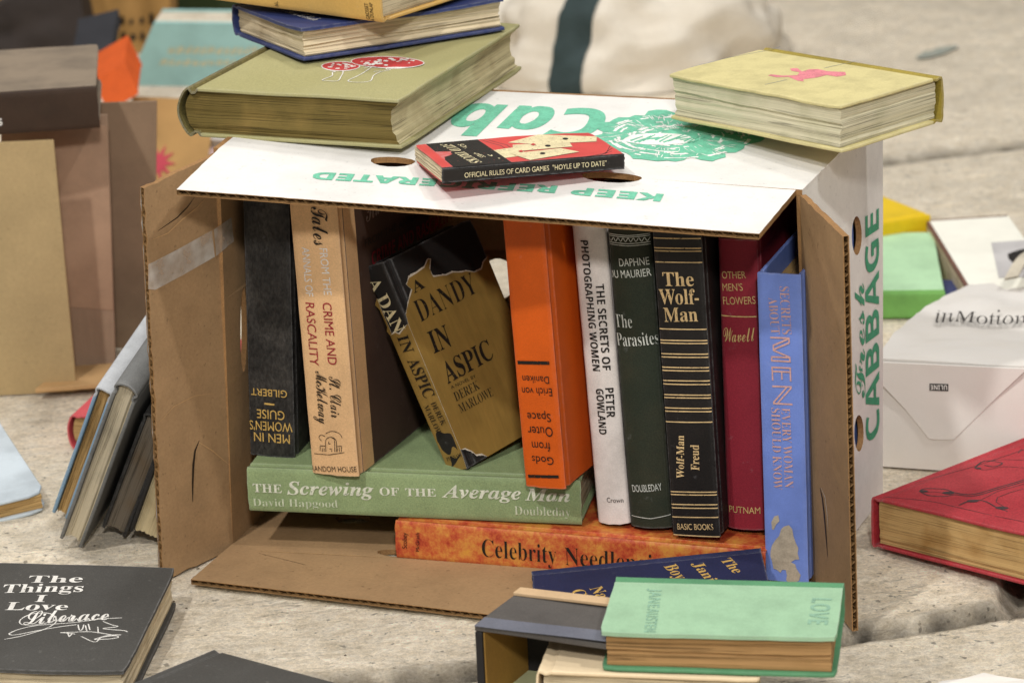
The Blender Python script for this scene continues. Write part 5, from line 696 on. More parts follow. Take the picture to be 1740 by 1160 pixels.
 ('w',2,(.0964,1.8937,.2872,.0958,1.8943,.2873,.0959,1.8943,.2873,.0949,1.8948,.2873,.0946,1.8952,.2874,.0942,1.8959,.2874,.0939,1.8958,.2874,.0937,1.8965,.2875,.0925,1.8964,.2875,.0928,1.8971,.2876,.0931,1.8977,.2876,.092,1.8972,.2876,.0922,1.8982,.2876,.0906,1.8982,.2877,.0932,1.9001,.2877,.0936,1.8998,.2877,.0939,1.8995,.2877,.0943,1.8991,.2876,.0946,1.8988,.2876,.095,1.8985,.2876,.0953,1.8982,.2875,.0957,1.8978,.2875,.0961,1.8975,.2875,.0964,1.8972,.2874,.0968,1.8969,.2874,.0972,1.8966,.2874,.0976,1.8964,.2873,.098,1.8961,.2873)),
 ('w',2,(.1277,1.8998,.2864,.1271,1.8994,.2864,.1268,1.9002,.2865,.1272,1.9,.2865,.1266,1.9002,.2865,.1262,1.9,.2865,.1259,1.8993,.2865,.1258,1.8992,.2865,.1256,1.8997,.2865,.1252,1.8991,.2865,.125,1.8995,.2865,.1245,1.8987,.2865,.1243,1.8992,.2865,.1239,1.8992,.2866,.1236,1.9011,.2867,.1239,1.9011,.2867,.1242,1.9012,.2867,.1244,1.9012,.2867,.1247,1.9013,.2867,.1249,1.9014,.2866,.1252,1.9014,.2866,.1255,1.9015,.2866,.1257,1.9016,.2866,.126,1.9016,.2866,.1262,1.9017,.2866,.1265,1.9018,.2866,.1267,1.9019,.2866,.127,1.902,.2866)),
 ('w',2,(.1587,1.9398,.2878,.1593,1.9391,.2877,.1591,1.9378,.2877,.1587,1.9371,.2876,.1594,1.9362,.2876,.1601,1.9355,.2875,.16,1.9343,.2874,.1609,1.9335,.2873,.1607,1.9326,.2873,.1606,1.9318,.2872,.1609,1.9309,.2872,.1608,1.93,.2871,.1601,1.9289,.2871,.1614,1.9279,.287,.1587,1.9277,.287,.1587,1.9286,.2871,.1586,1.9295,.2872,.1585,1.9304,.2872,.1584,1.9313,.2873,.1583,1.9322,.2873,.1581,1.9331,.2874,.1579,1.9339,.2875,.1577,1.9348,.2875,.1575,1.9357,.2876,.1573,1.9365,.2877,.157,1.9374,.2877,.1567,1.9382,.2878,.1564,1.9391,.2878)),
 ('w',2,(.1116,1.9441,.2898,.112,1.9448,.2898,.1127,1.9441,.2898,.1131,1.9439,.2897,.1134,1.9446,.2898,.114,1.9444,.2897,.1145,1.9448,.2897,.115,1.9447,.2897,.1153,1.945,.2897,.1162,1.9457,.2897,.1164,1.9451,.2897,.1167,1.9456,.2897,.1175,1.9454,.2897,.1179,1.9456,.2897,.118,1.9445,.2896,.1176,1.9444,.2896,.1171,1.9444,.2896,.1166,1.9443,.2896,.1162,1.9442,.2896,.1157,1.9441,.2896,.1153,1.944,.2897,.1148,1.9438,.2897,.1144,1.9437,.2897,.1139,1.9436,.2897,.1135,1.9434,.2897,.113,1.9432,.2897,.1126,1.9431,.2897,.1121,1.9429,.2897)),
 ('w',2,(.1241,1.9054,.2869,.1234,1.9047,.2869,.123,1.9056,.287,.1224,1.905,.287,.1218,1.9051,.287,.1214,1.9051,.287,.1207,1.9046,.287,.1201,1.9051,.2871,.1197,1.9052,.2871,.119,1.9041,.287,.1185,1.9046,.2871,.118,1.9049,.2871,.1174,1.9048,.2871,.1168,1.9045,.2871,.1171,1.906,.2872,.1176,1.9059,.2872,.1181,1.9059,.2872,.1186,1.9059,.2872,.1191,1.9059,.2871,.1196,1.9059,.2871,.1202,1.9059,.2871,.1207,1.9059,.2871,.1212,1.906,.2871,.1217,1.906,.2871,.1222,1.9061,.287,.1227,1.9062,.287,.1232,1.9063,.287,.1238,1.9064,.287)),
 ('w',2,(.0946,1.9335,.2898,.0949,1.9334,.2897,.094,1.9339,.2898,.0949,1.9341,.2898,.0947,1.9343,.2898,.0944,1.9342,.2898,.0944,1.9345,.2898,.0952,1.935,.2898,.0951,1.935,.2898,.0952,1.9347,.2898,.0956,1.9352,.2898,.0949,1.9357,.2899,.0953,1.9355,.2899,.0959,1.9358,.2898,.0966,1.9352,.2898,.0965,1.935,.2898,.0964,1.9348,.2898,.0963,1.9347,.2898,.0962,1.9345,.2898,.0961,1.9343,.2898,.096,1.9341,.2897,.096,1.9339,.2897,.0959,1.9337,.2897,.0958,1.9336,.2897,.0957,1.9334,.2897,.0956,1.9332,.2897,.0955,1.933,.2897,.0955,1.9328,.2897)),
 ('w',2,(.1121,1.9398,.2895,.1129,1.9403,.2895,.1134,1.94,.2895,.1136,1.9407,.2895,.1137,1.9412,.2895,.114,1.9401,.2895,.1142,1.941,.2895,.1145,1.9414,.2895,.1149,1.9413,.2895,.1153,1.9411,.2895,.1153,1.9411,.2895,.1156,1.9407,.2894,.116,1.9414,.2895,.1163,1.941,.2894,.1167,1.9393,.2893,.1164,1.9393,.2893,.1162,1.9392,.2893,.1159,1.9391,.2893,.1157,1.9391,.2893,.1154,1.939,.2893,.1152,1.9389,.2893,.1149,1.9388,.2893,.1147,1.9387,.2893,.1145,1.9386,.2894,.1142,1.9386,.2894,.114,1.9385,.2894,.1137,1.9383,.2894,.1135,1.9382,.2894)),
 ('w',2,(.0998,1.9359,.2897,.1009,1.9371,.2898,.1013,1.9375,.2898,.1018,1.9378,.2898,.1018,1.9382,.2898,.1021,1.9387,.2898,.1021,1.939,.2898,.1031,1.9394,.2898,.1033,1.9394,.2898,.1043,1.9398,.2898,.104,1.9404,.2898,.1047,1.9419,.2899,.1045,1.9413,.2899,.1055,1.9422,.2899,.1062,1.9406,.2898,.1058,1.9403,.2898,.1054,1.9399,.2898,.105,1.9396,.2898,.1047,1.9392,.2897,.1043,1.9389,.2897,.1039,1.9385,.2897,.1036,1.9381,.2897,.1032,1.9378,.2897,.1029,1.9374,.2897,.1026,1.937,.2897,.1022,1.9366,.2897,.1019,1.9361,.2897,.1016,1.9357,.2896)),
 ('w',2,(.0949,1.9184,.2888,.0952,1.9193,.2888,.0938,1.92,.2889,.0951,1.9207,.2889,.094,1.9215,.289,.0945,1.9223,.2891,.0944,1.923,.2891,.0939,1.9238,.2892,.0938,1.9245,.2892,.0941,1.9253,.2893,.0948,1.926,.2893,.0947,1.9268,.2893,.0944,1.9276,.2894,.0943,1.9284,.2894,.0963,1.928,.2894,.0962,1.9273,.2893,.0961,1.9266,.2893,.096,1.9259,.2892,.0959,1.9252,.2892,.0958,1.9245,.2892,.0958,1.9238,.2891,.0958,1.9231,.2891,.0958,1.9224,.289,.0959,1.9217,.289,.0959,1.921,.2889,.096,1.9203,.2889,.0961,1.9196,.2888,.0962,1.9189,.2888)),
 ('w',2,(.1469,1.9267,.2874,.1466,1.9262,.2874,.1467,1.9255,.2874,.147,1.925,.2873,.147,1.9245,.2873,.1469,1.9239,.2872,.148,1.9233,.2872,.147,1.9228,.2872,.1475,1.9222,.2871,.1464,1.9217,.2871,.1466,1.9211,.2871,.1462,1.9206,.2871,.1466,1.92,.287,.1458,1.9194,.287,.1448,1.9197,.2871,.1449,1.9202,.2871,.145,1.9208,.2871,.1451,1.9213,.2871,.1452,1.9218,.2872,.1453,1.9223,.2872,.1454,1.9229,.2872,.1454,1.9234,.2873,.1454,1.9239,.2873,.1455,1.9244,.2873,.1455,1.925,.2874,.1455,1.9255,.2874,.1455,1.926,.2874,.1455,1.9265,.2875)),
 ('w',2,(.0795,1.912,.289,.0798,1.9126,.289,.0793,1.913,.289,.0791,1.9134,.2891,.0799,1.9141,.2891,.079,1.9146,.2892,.0789,1.9149,.2892,.0795,1.9154,.2892,.0788,1.9159,.2892,.079,1.9165,.2893,.0784,1.9168,.2893,.0782,1.9175,.2894,.0791,1.918,.2894,.0787,1.9185,.2894,.0807,1.9188,.2894,.0807,1.9183,.2893,.0808,1.9178,.2893,.0809,1.9174,.2893,.0809,1.9169,.2892,.081,1.9164,.2892,.0811,1.9159,.2892,.0812,1.9154,.2891,.0813,1.915,.2891,.0814,1.9145,.2891,.0816,1.914,.289,.0817,1.9135,.289,.0818,1.9131,.289,.0819,1.9126,.2889)),
 ('w',2,(.1717,1.9165,.2859,.1711,1.9157,.2858,.1719,1.9148,.2858,.1714,1.9138,.2857,.1717,1.9129,.2857,.1698,1.9121,.2857,.1703,1.9111,.2856,.1701,1.9101,.2855,.1701,1.9096,.2855,.169,1.9088,.2855,.1696,1.9077,.2854,.1685,1.907,.2854,.1679,1.9059,.2854,.1675,1.9052,.2853,.1654,1.906,.2855,.1658,1.9069,.2855,.1661,1.9077,.2855,.1665,1.9085,.2856,.1668,1.9093,.2856,.1671,1.9102,.2856,.1675,1.911,.2857,.1677,1.9118,.2857,.168,1.9127,.2858,.1683,1.9135,.2858,.1685,1.9144,.2859,.1688,1.9152,.2859,.169,1.9161,.286,.1692,1.917,.286)),
 ('w',2,(.0914,1.9089,.2883,.0909,1.9096,.2884,.0909,1.9102,.2884,.09,1.9112,.2885,.089,1.9113,.2886,.0904,1.9123,.2886,.0889,1.9128,.2887,.0883,1.914,.2888,.0893,1.9145,.2888,.0884,1.9153,.2889,.0882,1.9158,.2889,.088,1.9168,.289,.088,1.9174,.289,.0881,1.918,.289,.0893,1.9184,.289,.0895,1.9177,.289,.0896,1.9169,.2889,.0898,1.9162,.2889,.09,1.9155,.2888,.0902,1.9148,.2888,.0904,1.9141,.2887,.0906,1.9135,.2887,.0909,1.9128,.2886,.0911,1.9121,.2886,.0914,1.9114,.2885,.0917,1.9108,.2884,.0921,1.9101,.2884,.0924,1.9095,.2883)),
 ('w',2,(.1257,1.9484,.2895,.1261,1.9489,.2896,.1265,1.949,.2896,.1271,1.9481,.2895,.1276,1.9488,.2895,.128,1.948,.2894,.1287,1.9477,.2894,.129,1.9485,.2894,.1295,1.947,.2893,.1298,1.9476,.2893,.1303,1.9478,.2893,.1309,1.9474,.2893,.1313,1.9476,.2893,.1319,1.9462,.2892,.1308,1.9453,.2892,.1304,1.9455,.2892,.13,1.9456,.2892,.1296,1.9458,.2892,.1292,1.946,.2893,.1287,1.9461,.2893,.1283,1.9462,.2893,.1279,1.9464,.2893,.1274,1.9465,.2894,.127,1.9466,.2894,.1265,1.9467,.2894,.1261,1.9468,.2894,.1256,1.9469,.2895,.1252,1.947,.2895)),
 ('w',2,(.0914,1.8984,.2877,.0901,1.8986,.2877,.0898,1.8996,.2878,.089,1.9007,.2879,.0887,1.9014,.288,.0875,1.902,.2881,.0877,1.9028,.2881,.0864,1.9034,.2882,.0863,1.9046,.2883,.0847,1.9057,.2884,.0852,1.9064,.2884,.0848,1.9074,.2885,.0843,1.9085,.2886,.0834,1.9094,.2887,.0849,1.9098,.2886,.0853,1.9089,.2886,.0858,1.908,.2885,.0862,1.9071,.2884,.0867,1.9062,.2883,.0872,1.9053,.2883,.0877,1.9045,.2882,.0883,1.9036,.2881,.0889,1.9028,.2881,.0895,1.902,.288,.0901,1.9012,.2879,.0908,1.9004,.2878,.0915,1.8997,.2878,.0921,1.8989,.2877)),
 ('w',2,(.078,1.9102,.2889,.0787,1.9112,.289,.0788,1.9118,.289,.0776,1.9126,.2891,.078,1.9134,.2891,.0781,1.9138,.2891,.0765,1.9148,.2893,.0764,1.9154,.2893,.0777,1.916,.2893,.0766,1.9167,.2894,.0769,1.9173,.2894,.0769,1.9181,.2895,.0764,1.919,.2895,.0774,1.9197,.2895,.0781,1.9198,.2895,.0782,1.9191,.2895,.0783,1.9184,.2894,.0784,1.9177,.2894,.0785,1.917,.2893,.0786,1.9163,.2893,.0787,1.9157,.2892,.0788,1.915,.2892,.079,1.9143,.2891,.0792,1.9136,.2891,.0793,1.913,.289,.0795,1.9123,.289,.0797,1.9116,.2889,.0799,1.911,.2889)),
 ('w',2,(.1096,1.9466,.29,.1101,1.9475,.2901,.1102,1.9469,.29,.1106,1.947,.29,.1107,1.9473,.29,.1111,1.9475,.29,.1114,1.9472,.29,.1116,1.9482,.29,.112,1.9488,.2901,.1121,1.9485,.29,.1124,1.949,.2901,.1128,1.9482,.29,.113,1.9487,.29,.1132,1.9488,.29,.1135,1.9473,.2899,.1133,1.9473,.2899,.113,1.9472,.2899,.1128,1.9471,.2899,.1125,1.947,.2899,.1123,1.9469,.2899,.1121,1.9469,.2899,.1118,1.9468,.29,.1116,1.9467,.29,.1113,1.9466,.29,.1111,1.9465,.29,.1109,1.9464,.29,.1106,1.9463,.29,.1104,1.9462,.29)),
 ('w',2,(.152,1.9014,.2857,.1521,1.9011,.2856,.1519,1.9004,.2856,.1507,1.8998,.2856,.1512,1.8988,.2855,.1506,1.8986,.2855,.1494,1.8975,.2855,.1494,1.8972,.2855,.148,1.8972,.2855,.1482,1.8965,.2855,.1472,1.8952,.2854,.1474,1.8948,.2854,.1457,1.8942,.2854,.1452,1.8934,.2854,.1442,1.8948,.2855,.1449,1.8953,.2855,.1455,1.8958,.2856,.1461,1.8964,.2856,.1468,1.8969,.2856,.1474,1.8975,.2856,.148,1.8981,.2856,.1485,1.8987,.2856,.1491,1.8993,.2856,.1497,1.8999,.2856,.1502,1.9005,.2857,.1508,1.9011,.2857,.1513,1.9018,.2857,.1518,1.9024,.2857)),
 ('w',2,(.0892,1.8912,.2873,.0889,1.8921,.2874,.0882,1.8929,.2875,.0869,1.8931,.2875,.087,1.8934,.2875,.0867,1.8942,.2876,.0861,1.894,.2876,.0854,1.8949,.2877,.0846,1.8957,.2878,.0846,1.8967,.2878,.0839,1.8966,.2879,.0838,1.8969,.2879,.0839,1.8977,.2879,.0833,1.8987,.288,.084,1.8992,.288,.0844,1.8987,.288,.0848,1.8981,.2879,.0853,1.8976,.2879,.0857,1.8971,.2878,.0861,1.8966,.2878,.0866,1.8961,.2877,.0871,1.8956,.2877,.0875,1.8951,.2876,.088,1.8946,.2876,.0885,1.8941,.2875,.089,1.8936,.2875,.0895,1.8932,.2874,.09,1.8927,.2874)),
 ('w',2,(.0801,1.8976,.2881,.0787,1.8993,.2882,.0773,1.9006,.2883,.0782,1.9019,.2884,.0772,1.9027,.2885,.0767,1.9044,.2886,.0757,1.9058,.2887,.075,1.9071,.2888,.0748,1.9087,.2889,.0743,1.91,.289,.074,1.9112,.2891,.0733,1.9126,.2892,.073,1.9139,.2893,.073,1.9156,.2894,.0748,1.9159,.2894,.075,1.9145,.2893,.0753,1.9132,.2892,.0757,1.9118,.2891,.076,1.9105,.289,.0765,1.9092,.2889,.077,1.9079,.2888,.0775,1.9066,.2887,.078,1.9053,.2886,.0786,1.9041,.2885,.0793,1.9028,.2884,.08,1.9016,.2883,.0807,1.9004,.2882,.0814,1.8993,.2881)),
 ('w',2,(.0926,1.8822,.2866,.092,1.8821,.2867,.0921,1.8829,.2867,.0917,1.8833,.2867,.0915,1.8833,.2867,.0909,1.8828,.2867,.0908,1.8834,.2868,.0906,1.884,.2868,.0901,1.8835,.2868,.0895,1.8837,.2868,.0895,1.8851,.2869,.0888,1.8838,.2869,.0885,1.8842,.2869,.0881,1.8838,.2869,.0899,1.8866,.287,.0902,1.8864,.287,.0905,1.8862,.287,.0908,1.886,.2869,.0911,1.8858,.2869,.0914,1.8856,.2869,.0917,1.8854,.2869,.092,1.8852,.2868,.0923,1.885,.2868,.0926,1.8848,.2868,.0929,1.8846,.2868,.0933,1.8844,.2868,.0936,1.8842,.2867,.0939,1.8841,.2867)),
 ('w',2,(.1268,1.9086,.287,.1263,1.9081,.287,.1262,1.9087,.2871,.1259,1.9085,.2871,.1259,1.908,.287,.1254,1.9083,.2871,.1248,1.9073,.287,.1247,1.9075,.287,.1246,1.9066,.287,.1242,1.9072,.287,.1238,1.9075,.2871,.1238,1.9078,.2871,.1232,1.908,.2871,.1227,1.907,.2871,.1225,1.9089,.2872,.1228,1.9089,.2872,.1231,1.909,.2872,.1234,1.9091,.2872,.1237,1.9091,.2872,.124,1.9092,.2872,.1242,1.9093,.2872,.1245,1.9094,.2872,.1248,1.9095,.2872,.1251,1.9096,.2872,.1253,1.9097,.2872,.1256,1.9098,.2871,.1259,1.9099,.2871,.1262,1.91,.2871)),
 ('w',2,(.1174,1.9482,.2898,.1175,1.9491,.2899,.1178,1.9482,.2898,.1181,1.9486,.2898,.1182,1.9476,.2898,.1184,1.9485,.2898,.1187,1.9481,.2898,.119,1.949,.2898,.1192,1.9486,.2898,.1194,1.9494,.2898,.1196,1.9486,.2898,.1199,1.949,.2898,.12,1.9484,.2898,.1203,1.9486,.2898,.1203,1.9461,.2896,.1201,1.9461,.2896,.1199,1.9461,.2896,.1197,1.9461,.2896,.1195,1.9461,.2896,.1192,1.9461,.2896,.119,1.946,.2896,.1188,1.946,.2896,.1186,1.946,.2897,.1184,1.946,.2897,.1182,1.946,.2897,.118,1.9459,.2897,.1178,1.9459,.2897,.1176,1.9459,.2897)),
 ('w',2,(.0794,1.9542,.2916,.0806,1.9551,.2916,.0808,1.9553,.2916,.0813,1.9563,.2917,.082,1.9574,.2917,.0826,1.9582,.2917,.0833,1.9583,.2917,.0846,1.9596,.2917,.0848,1.9595,.2917,.0864,1.9609,.2918,.0857,1.9616,.2918,.0872,1.962,.2918,.0887,1.9622,.2918,.0884,1.9635,.2919,.0901,1.9613,.2917,.0894,1.9607,.2916,.0887,1.9601,.2916,.088,1.9595,.2916,.0873,1.9589,.2916,.0866,1.9583,.2916,.0859,1.9576,.2916,.0853,1.957,.2916,.0846,1.9563,.2915,.084,1.9556,.2915,.0834,1.9549,.2915,.0828,1.9542,.2915,.0822,1.9535,.2915,.0816,1.9528,.2914)),
 ('w',2,(.0894,1.9244,.2894,.0899,1.9253,.2894,.0891,1.9262,.2895,.0894,1.9271,.2895,.0892,1.928,.2896,.091,1.9289,.2896,.0896,1.9297,.2897,.0904,1.9306,.2897,.0911,1.9315,.2898,.0901,1.9324,.2899,.0904,1.9334,.2899,.0909,1.9341,.2899,.0915,1.9353,.29,.0915,1.9359,.29,.0939,1.9351,.2899,.0935,1.9343,.2898,.0932,1.9335,.2898,.0929,1.9327,.2898,.0926,1.9319,.2897,.0924,1.931,.2897,.0921,1.9302,.2896,.0919,1.9294,.2896,.0917,1.9286,.2896,.0916,1.9277,.2895,.0915,1.9269,.2895,.0914,1.926,.2894,.0913,1.9252,.2894,.0912,1.9244,.2893)),
 ('w',2,(.1083,1.9571,.2907,.1083,1.9573,.2907,.1089,1.9583,.2908,.1089,1.9568,.2907,.1097,1.9579,.2907,.1098,1.9578,.2907,.1103,1.9577,.2907,.1107,1.9575,.2907,.1109,1.9568,.2906,.1116,1.9587,.2907,.112,1.9577,.2906,.1121,1.9588,.2907,.1127,1.9582,.2906,.1131,1.9584,.2906,.1135,1.9566,.2905,.1131,1.9565,.2905,.1127,1.9564,.2905,.1123,1.9563,.2905,.112,1.9562,.2905,.1116,1.9561,.2905,.1112,1.956,.2905,.1109,1.9559,.2906,.1105,1.9558,.2906,.1101,1.9556,.2906,.1097,1.9555,.2906,.1094,1.9554,.2906,.109,1.9553,.2906,.1087,1.9551,.2906)),
 ('w',2,(.1063,1.8826,.2862,.105,1.8828,.2862,.1041,1.8821,.2862,.1026,1.8833,.2863,.1017,1.8833,.2864,.1003,1.8842,.2865,.0994,1.8847,.2865,.0983,1.8854,.2866,.0977,1.8854,.2867,.0962,1.8857,.2867,.0953,1.8861,.2868,.0942,1.8866,.2869,.0933,1.8873,.2869,.0923,1.8884,.287,.0937,1.8903,.2871,.0946,1.8897,.287,.0956,1.8891,.287,.0965,1.8886,.2869,.0975,1.888,.2868,.0985,1.8875,.2868,.0995,1.887,.2867,.1005,1.8865,.2866,.1015,1.8861,.2866,.1026,1.8857,.2865,.1036,1.8853,.2864,.1047,1.8849,.2864,.1058,1.8846,.2863,.1068,1.8843,.2862)),
 ('w',2,(.1707,1.9373,.2872,.1719,1.9366,.2871,.1715,1.9355,.2871,.1714,1.9344,.287,.1725,1.9335,.2869,.1722,1.9326,.2869,.1723,1.9316,.2868,.1722,1.9305,.2867,.1727,1.9295,.2866,.1729,1.9287,.2866,.1732,1.9277,.2865,.172,1.9267,.2865,.172,1.9257,.2864,.1716,1.9247,.2864,.1703,1.9247,.2864,.1703,1.9256,.2865,.1703,1.9265,.2866,.1703,1.9275,.2866,.1703,1.9284,.2867,.1703,1.9294,.2867,.1702,1.9303,.2868,.1702,1.9312,.2869,.1701,1.9322,.2869,.17,1.9331,.287,.1698,1.934,.287,.1697,1.935,.2871,.1695,1.9359,.2872,.1693,1.9368,.2872)),
 ('w',2,(.0956,1.932,.2896,.0963,1.933,.2897,.0961,1.9335,.2897,.0972,1.9342,.2897,.0967,1.9352,.2898,.0979,1.9356,.2898,.0979,1.9361,.2898,.0987,1.937,.2898,.0993,1.9379,.2899,.0994,1.9393,.2899,.1,1.9393,.2899,.1009,1.9393,.2899,.1008,1.941,.29,.102,1.941,.2899,.1035,1.9393,.2898,.103,1.9387,.2898,.1025,1.9382,.2898,.1021,1.9376,.2897,.1016,1.937,.2897,.1012,1.9364,.2897,.1007,1.9358,.2897,.1003,1.9352,.2897,.1,1.9346,.2896,.0996,1.9339,.2896,.0993,1.9333,.2896,.0989,1.9326,.2895,.0987,1.932,.2895,.0984,1.9313,.2895)),
 ('w',2,(.1041,1.9004,.2873,.1041,1.9005,.2874,.1034,1.9012,.2874,.1033,1.9013,.2874,.1033,1.9016,.2875,.1031,1.9017,.2875,.1024,1.9017,.2875,.1028,1.9012,.2875,.1021,1.9015,.2875,.1021,1.9018,.2875,.1019,1.9025,.2876,.1016,1.9023,.2876,.1013,1.9022,.2876,.1017,1.9026,.2876,.1025,1.9042,.2876,.1027,1.9041,.2876,.1029,1.9039,.2876,.1031,1.9038,.2876,.1033,1.9036,.2876,.1035,1.9035,.2876,.1038,1.9033,.2875,.104,1.9032,.2875,.1042,1.903,.2875,.1044,1.9029,.2875,.1046,1.9028,.2875,.1048,1.9026,.2875,.105,1.9025,.2874,.1052,1.9023,.2874)),
 ('w',2,(.1523,1.9144,.2865,.1524,1.9139,.2864,.1528,1.9135,.2864,.1516,1.913,.2864,.1522,1.9125,.2863,.1511,1.9124,.2864,.151,1.9118,.2863,.1515,1.9112,.2863,.1513,1.9107,.2863,.1514,1.9102,.2862,.1507,1.9099,.2862,.1504,1.9092,.2862,.1503,1.9087,.2862,.1495,1.9084,.2862,.1474,1.9097,.2863,.1477,1.9101,.2864,.1479,1.9105,.2864,.1482,1.9109,.2864,.1484,1.9113,.2864,.1486,1.9117,.2864,.1488,1.9121,.2864,.149,1.9126,.2865,.1492,1.913,.2865,.1494,1.9134,.2865,.1496,1.9139,.2865,.1498,1.9143,.2865,.1499,1.9147,.2866,.1501,1.9152,.2866)),
 ('w',2,(.1521,1.897,.2854,.1523,1.8965,.2853,.1514,1.8964,.2854,.1505,1.8951,.2853,.1504,1.8953,.2853,.1499,1.8948,.2853,.1495,1.8944,.2853,.1497,1.8942,.2853,.1489,1.8936,.2853,.1485,1.8934,.2853,.1479,1.8931,.2853,.1467,1.8928,.2853,.1465,1.8924,.2853,.1462,1.8913,.2852,.1455,1.8926,.2854,.1459,1.893,.2854,.1464,1.8934,.2854,.1469,1.8938,.2854,.1474,1.8942,.2854,.1478,1.8945,.2854,.1483,1.8949,.2854,.1487,1.8954,.2854,.1492,1.8958,.2854,.1496,1.8962,.2854,.15,1.8966,.2854,.1504,1.897,.2854,.1509,1.8975,.2855,.1513,1.8979,.2855)),
 ('w',2,(.1336,1.95,.2894,.1337,1.9503,.2894,.1343,1.9498,.2893,.1346,1.9498,.2893,.1347,1.9497,.2893,.1354,1.9502,.2893,.1353,1.9489,.2892,.1359,1.9488,.2892,.1362,1.9489,.2892,.1365,1.9487,.2892,.1369,1.9479,.2891,.1373,1.9474,.2891,.138,1.9484,.2891,.1377,1.9483,.2891,.1367,1.9463,.289,.1364,1.9465,.289,.1361,1.9467,.2891,.1358,1.9469,.2891,.1355,1.9471,.2891,.1352,1.9473,.2891,.1349,1.9474,.2891,.1346,1.9476,.2892,.1343,1.9478,.2892,.1339,1.948,.2892,.1336,1.9481,.2892,.1333,1.9483,.2893,.133,1.9484,.2893,.1327,1.9486,.2893)),
 ('w',2,(.0939,1.9397,.2902,.094,1.94,.2902,.0947,1.9402,.2902,.0955,1.9412,.2902,.0948,1.9408,.2902,.0952,1.9416,.2902,.0964,1.9416,.2902,.096,1.9427,.2903,.0958,1.9429,.2903,.0964,1.9432,.2903,.0972,1.9434,.2903,.0968,1.9433,.2903,.0973,1.9444,.2903,.097,1.9447,.2904,.0991,1.943,.2902,.0988,1.9427,.2902,.0985,1.9424,.2902,.0982,1.9421,.2902,.098,1.9417,.2901,.0977,1.9414,.2901,.0974,1.9411,.2901,.0972,1.9407,.2901,.0969,1.9404,.2901,.0966,1.9401,.2901,.0964,1.9397,.2901,.0961,1.9394,.2901,.0959,1.939,.2901,.0957,1.9387,.29)),
 ('w',2,(.0871,1.9051,.2883,.0872,1.9051,.2883,.0863,1.9056,.2883,.0866,1.9058,.2883,.0856,1.9064,.2884,.086,1.9063,.2884,.0856,1.9064,.2884,.0853,1.9069,.2884,.0849,1.907,.2885,.0852,1.9075,.2885,.0857,1.9078,.2885,.0854,1.9084,.2885,.085,1.9088,.2886,.0851,1.9089,.2886,.0865,1.9095,.2886,.0867,1.9092,.2885,.0868,1.9089,.2885,.0869,1.9087,.2885,.0871,1.9084,.2885,.0872,1.9081,.2884,.0874,1.9078,.2884,.0875,1.9075,.2884,.0877,1.9072,.2884,.0878,1.9069,.2884,.088,1.9067,.2883,.0881,1.9064,.2883,.0883,1.9061,.2883,.0885,1.9058,.2883)),
 ('w',2,(.1052,1.9462,.2902,.1042,1.9492,.2904,.1038,1.9526,.2906,.1047,1.9495,.2904)),
 ('w',2,(.1306,1.9026,.2865,.1321,1.8993,.2863,.1331,1.8957,.286,.1316,1.899,.2863)),
 ('w',2,(.154,1.9034,.2857,.1582,1.9034,.2856,.162,1.903,.2854,.1577,1.9027,.2855)),
 ('w',2,(.1546,1.9403,.288,.1596,1.9425,.2879,.1648,1.9439,.2878,.1599,1.9418,.2879)),
 ('w',2,(.1068,1.8911,.2867,.1063,1.8871,.2864,.1051,1.8834,.2863,.1055,1.8874,.2865)),
 ('w',2,(.1002,1.945,.2903,.0985,1.9484,.2905,.0975,1.9524,.2908,.099,1.9489,.2906)),
 ('w',2,(.1226,1.8886,.2859,.1251,1.8857,.2857,.1271,1.8828,.2854,.1243,1.8856,.2857)),
 ('w',2,(.1214,1.9404,.2892,.1208,1.9456,.2895,.1201,1.9507,.2899,.1212,1.9456,.2895)),
 ('w',2,(.1066,1.9134,.2881,.1031,1.9094,.2879,.0996,1.9054,.2878,.1028,1.9097,.288)),
 ('w',2,(.0967,1.8986,.2875,.0917,1.8949,.2875,.0859,1.8921,.2875,.0911,1.8954,.2875)),
 ('w',2,(.117,1.9496,.2899,.1165,1.9555,.2903,.1168,1.9616,.2907,.1171,1.9556,.2903)),
 ('w',2,(.1383,1.9483,.2891,.1429,1.9524,.2892,.1484,1.9558,.2892,.1434,1.952,.2891)),
 ('w',2,(.0924,1.9083,.2883,.0897,1.9061,.2882,.0867,1.9043,.2882,.0894,1.9066,.2883)),
 ('w',2,(.1577,1.9435,.2881,.1599,1.947,.2882,.1623,1.9499,.2883,.1603,1.9462,.2881)),
 ('w',2,(.1263,1.9397,.289,.1274,1.9443,.2892,.1287,1.9487,.2895,.1278,1.9441,.2892)),
 ('w',2,(.0941,1.9547,.2911,.0905,1.9566,.2913,.0875,1.959,.2916,.0912,1.9572,.2914)),
 ('w',2,(.1336,1.9056,.2866,.1357,1.9023,.2863,.1372,1.8987,.286,.1352,1.902,.2863)),
 ('w',2,(.0938,1.9467,.2906,.0906,1.9494,.2909,.0881,1.9528,.2912,.0912,1.95,.2909)),
 ('w',2,(.0788,1.9244,.2898,.0752,1.9234,.2898,.0717,1.9232,.29,.0753,1.9243,.2899)),
 ('w',2,(.1231,1.901,.2867,.1252,1.8955,.2863,.1271,1.89,.2859,.1246,1.8954,.2863)),
 ('w',2,(.1425,1.8949,.2856,.1461,1.8904,.2852,.1489,1.8853,.2848,.1454,1.8899,.2852)),
 ('w',2,(.113,1.8846,.286,.1145,1.881,.2858,.1154,1.8775,.2855,.1137,1.8811,.2858)),
 ('w',2,(.0795,1.9159,.2892,.0741,1.915,.2894,.0686,1.915,.2896,.074,1.9158,.2894)),
 ('w',2,(.1023,1.9239,.2889,.0985,1.9229,.289,.0947,1.922,.289,.0985,1.9233,.289)),
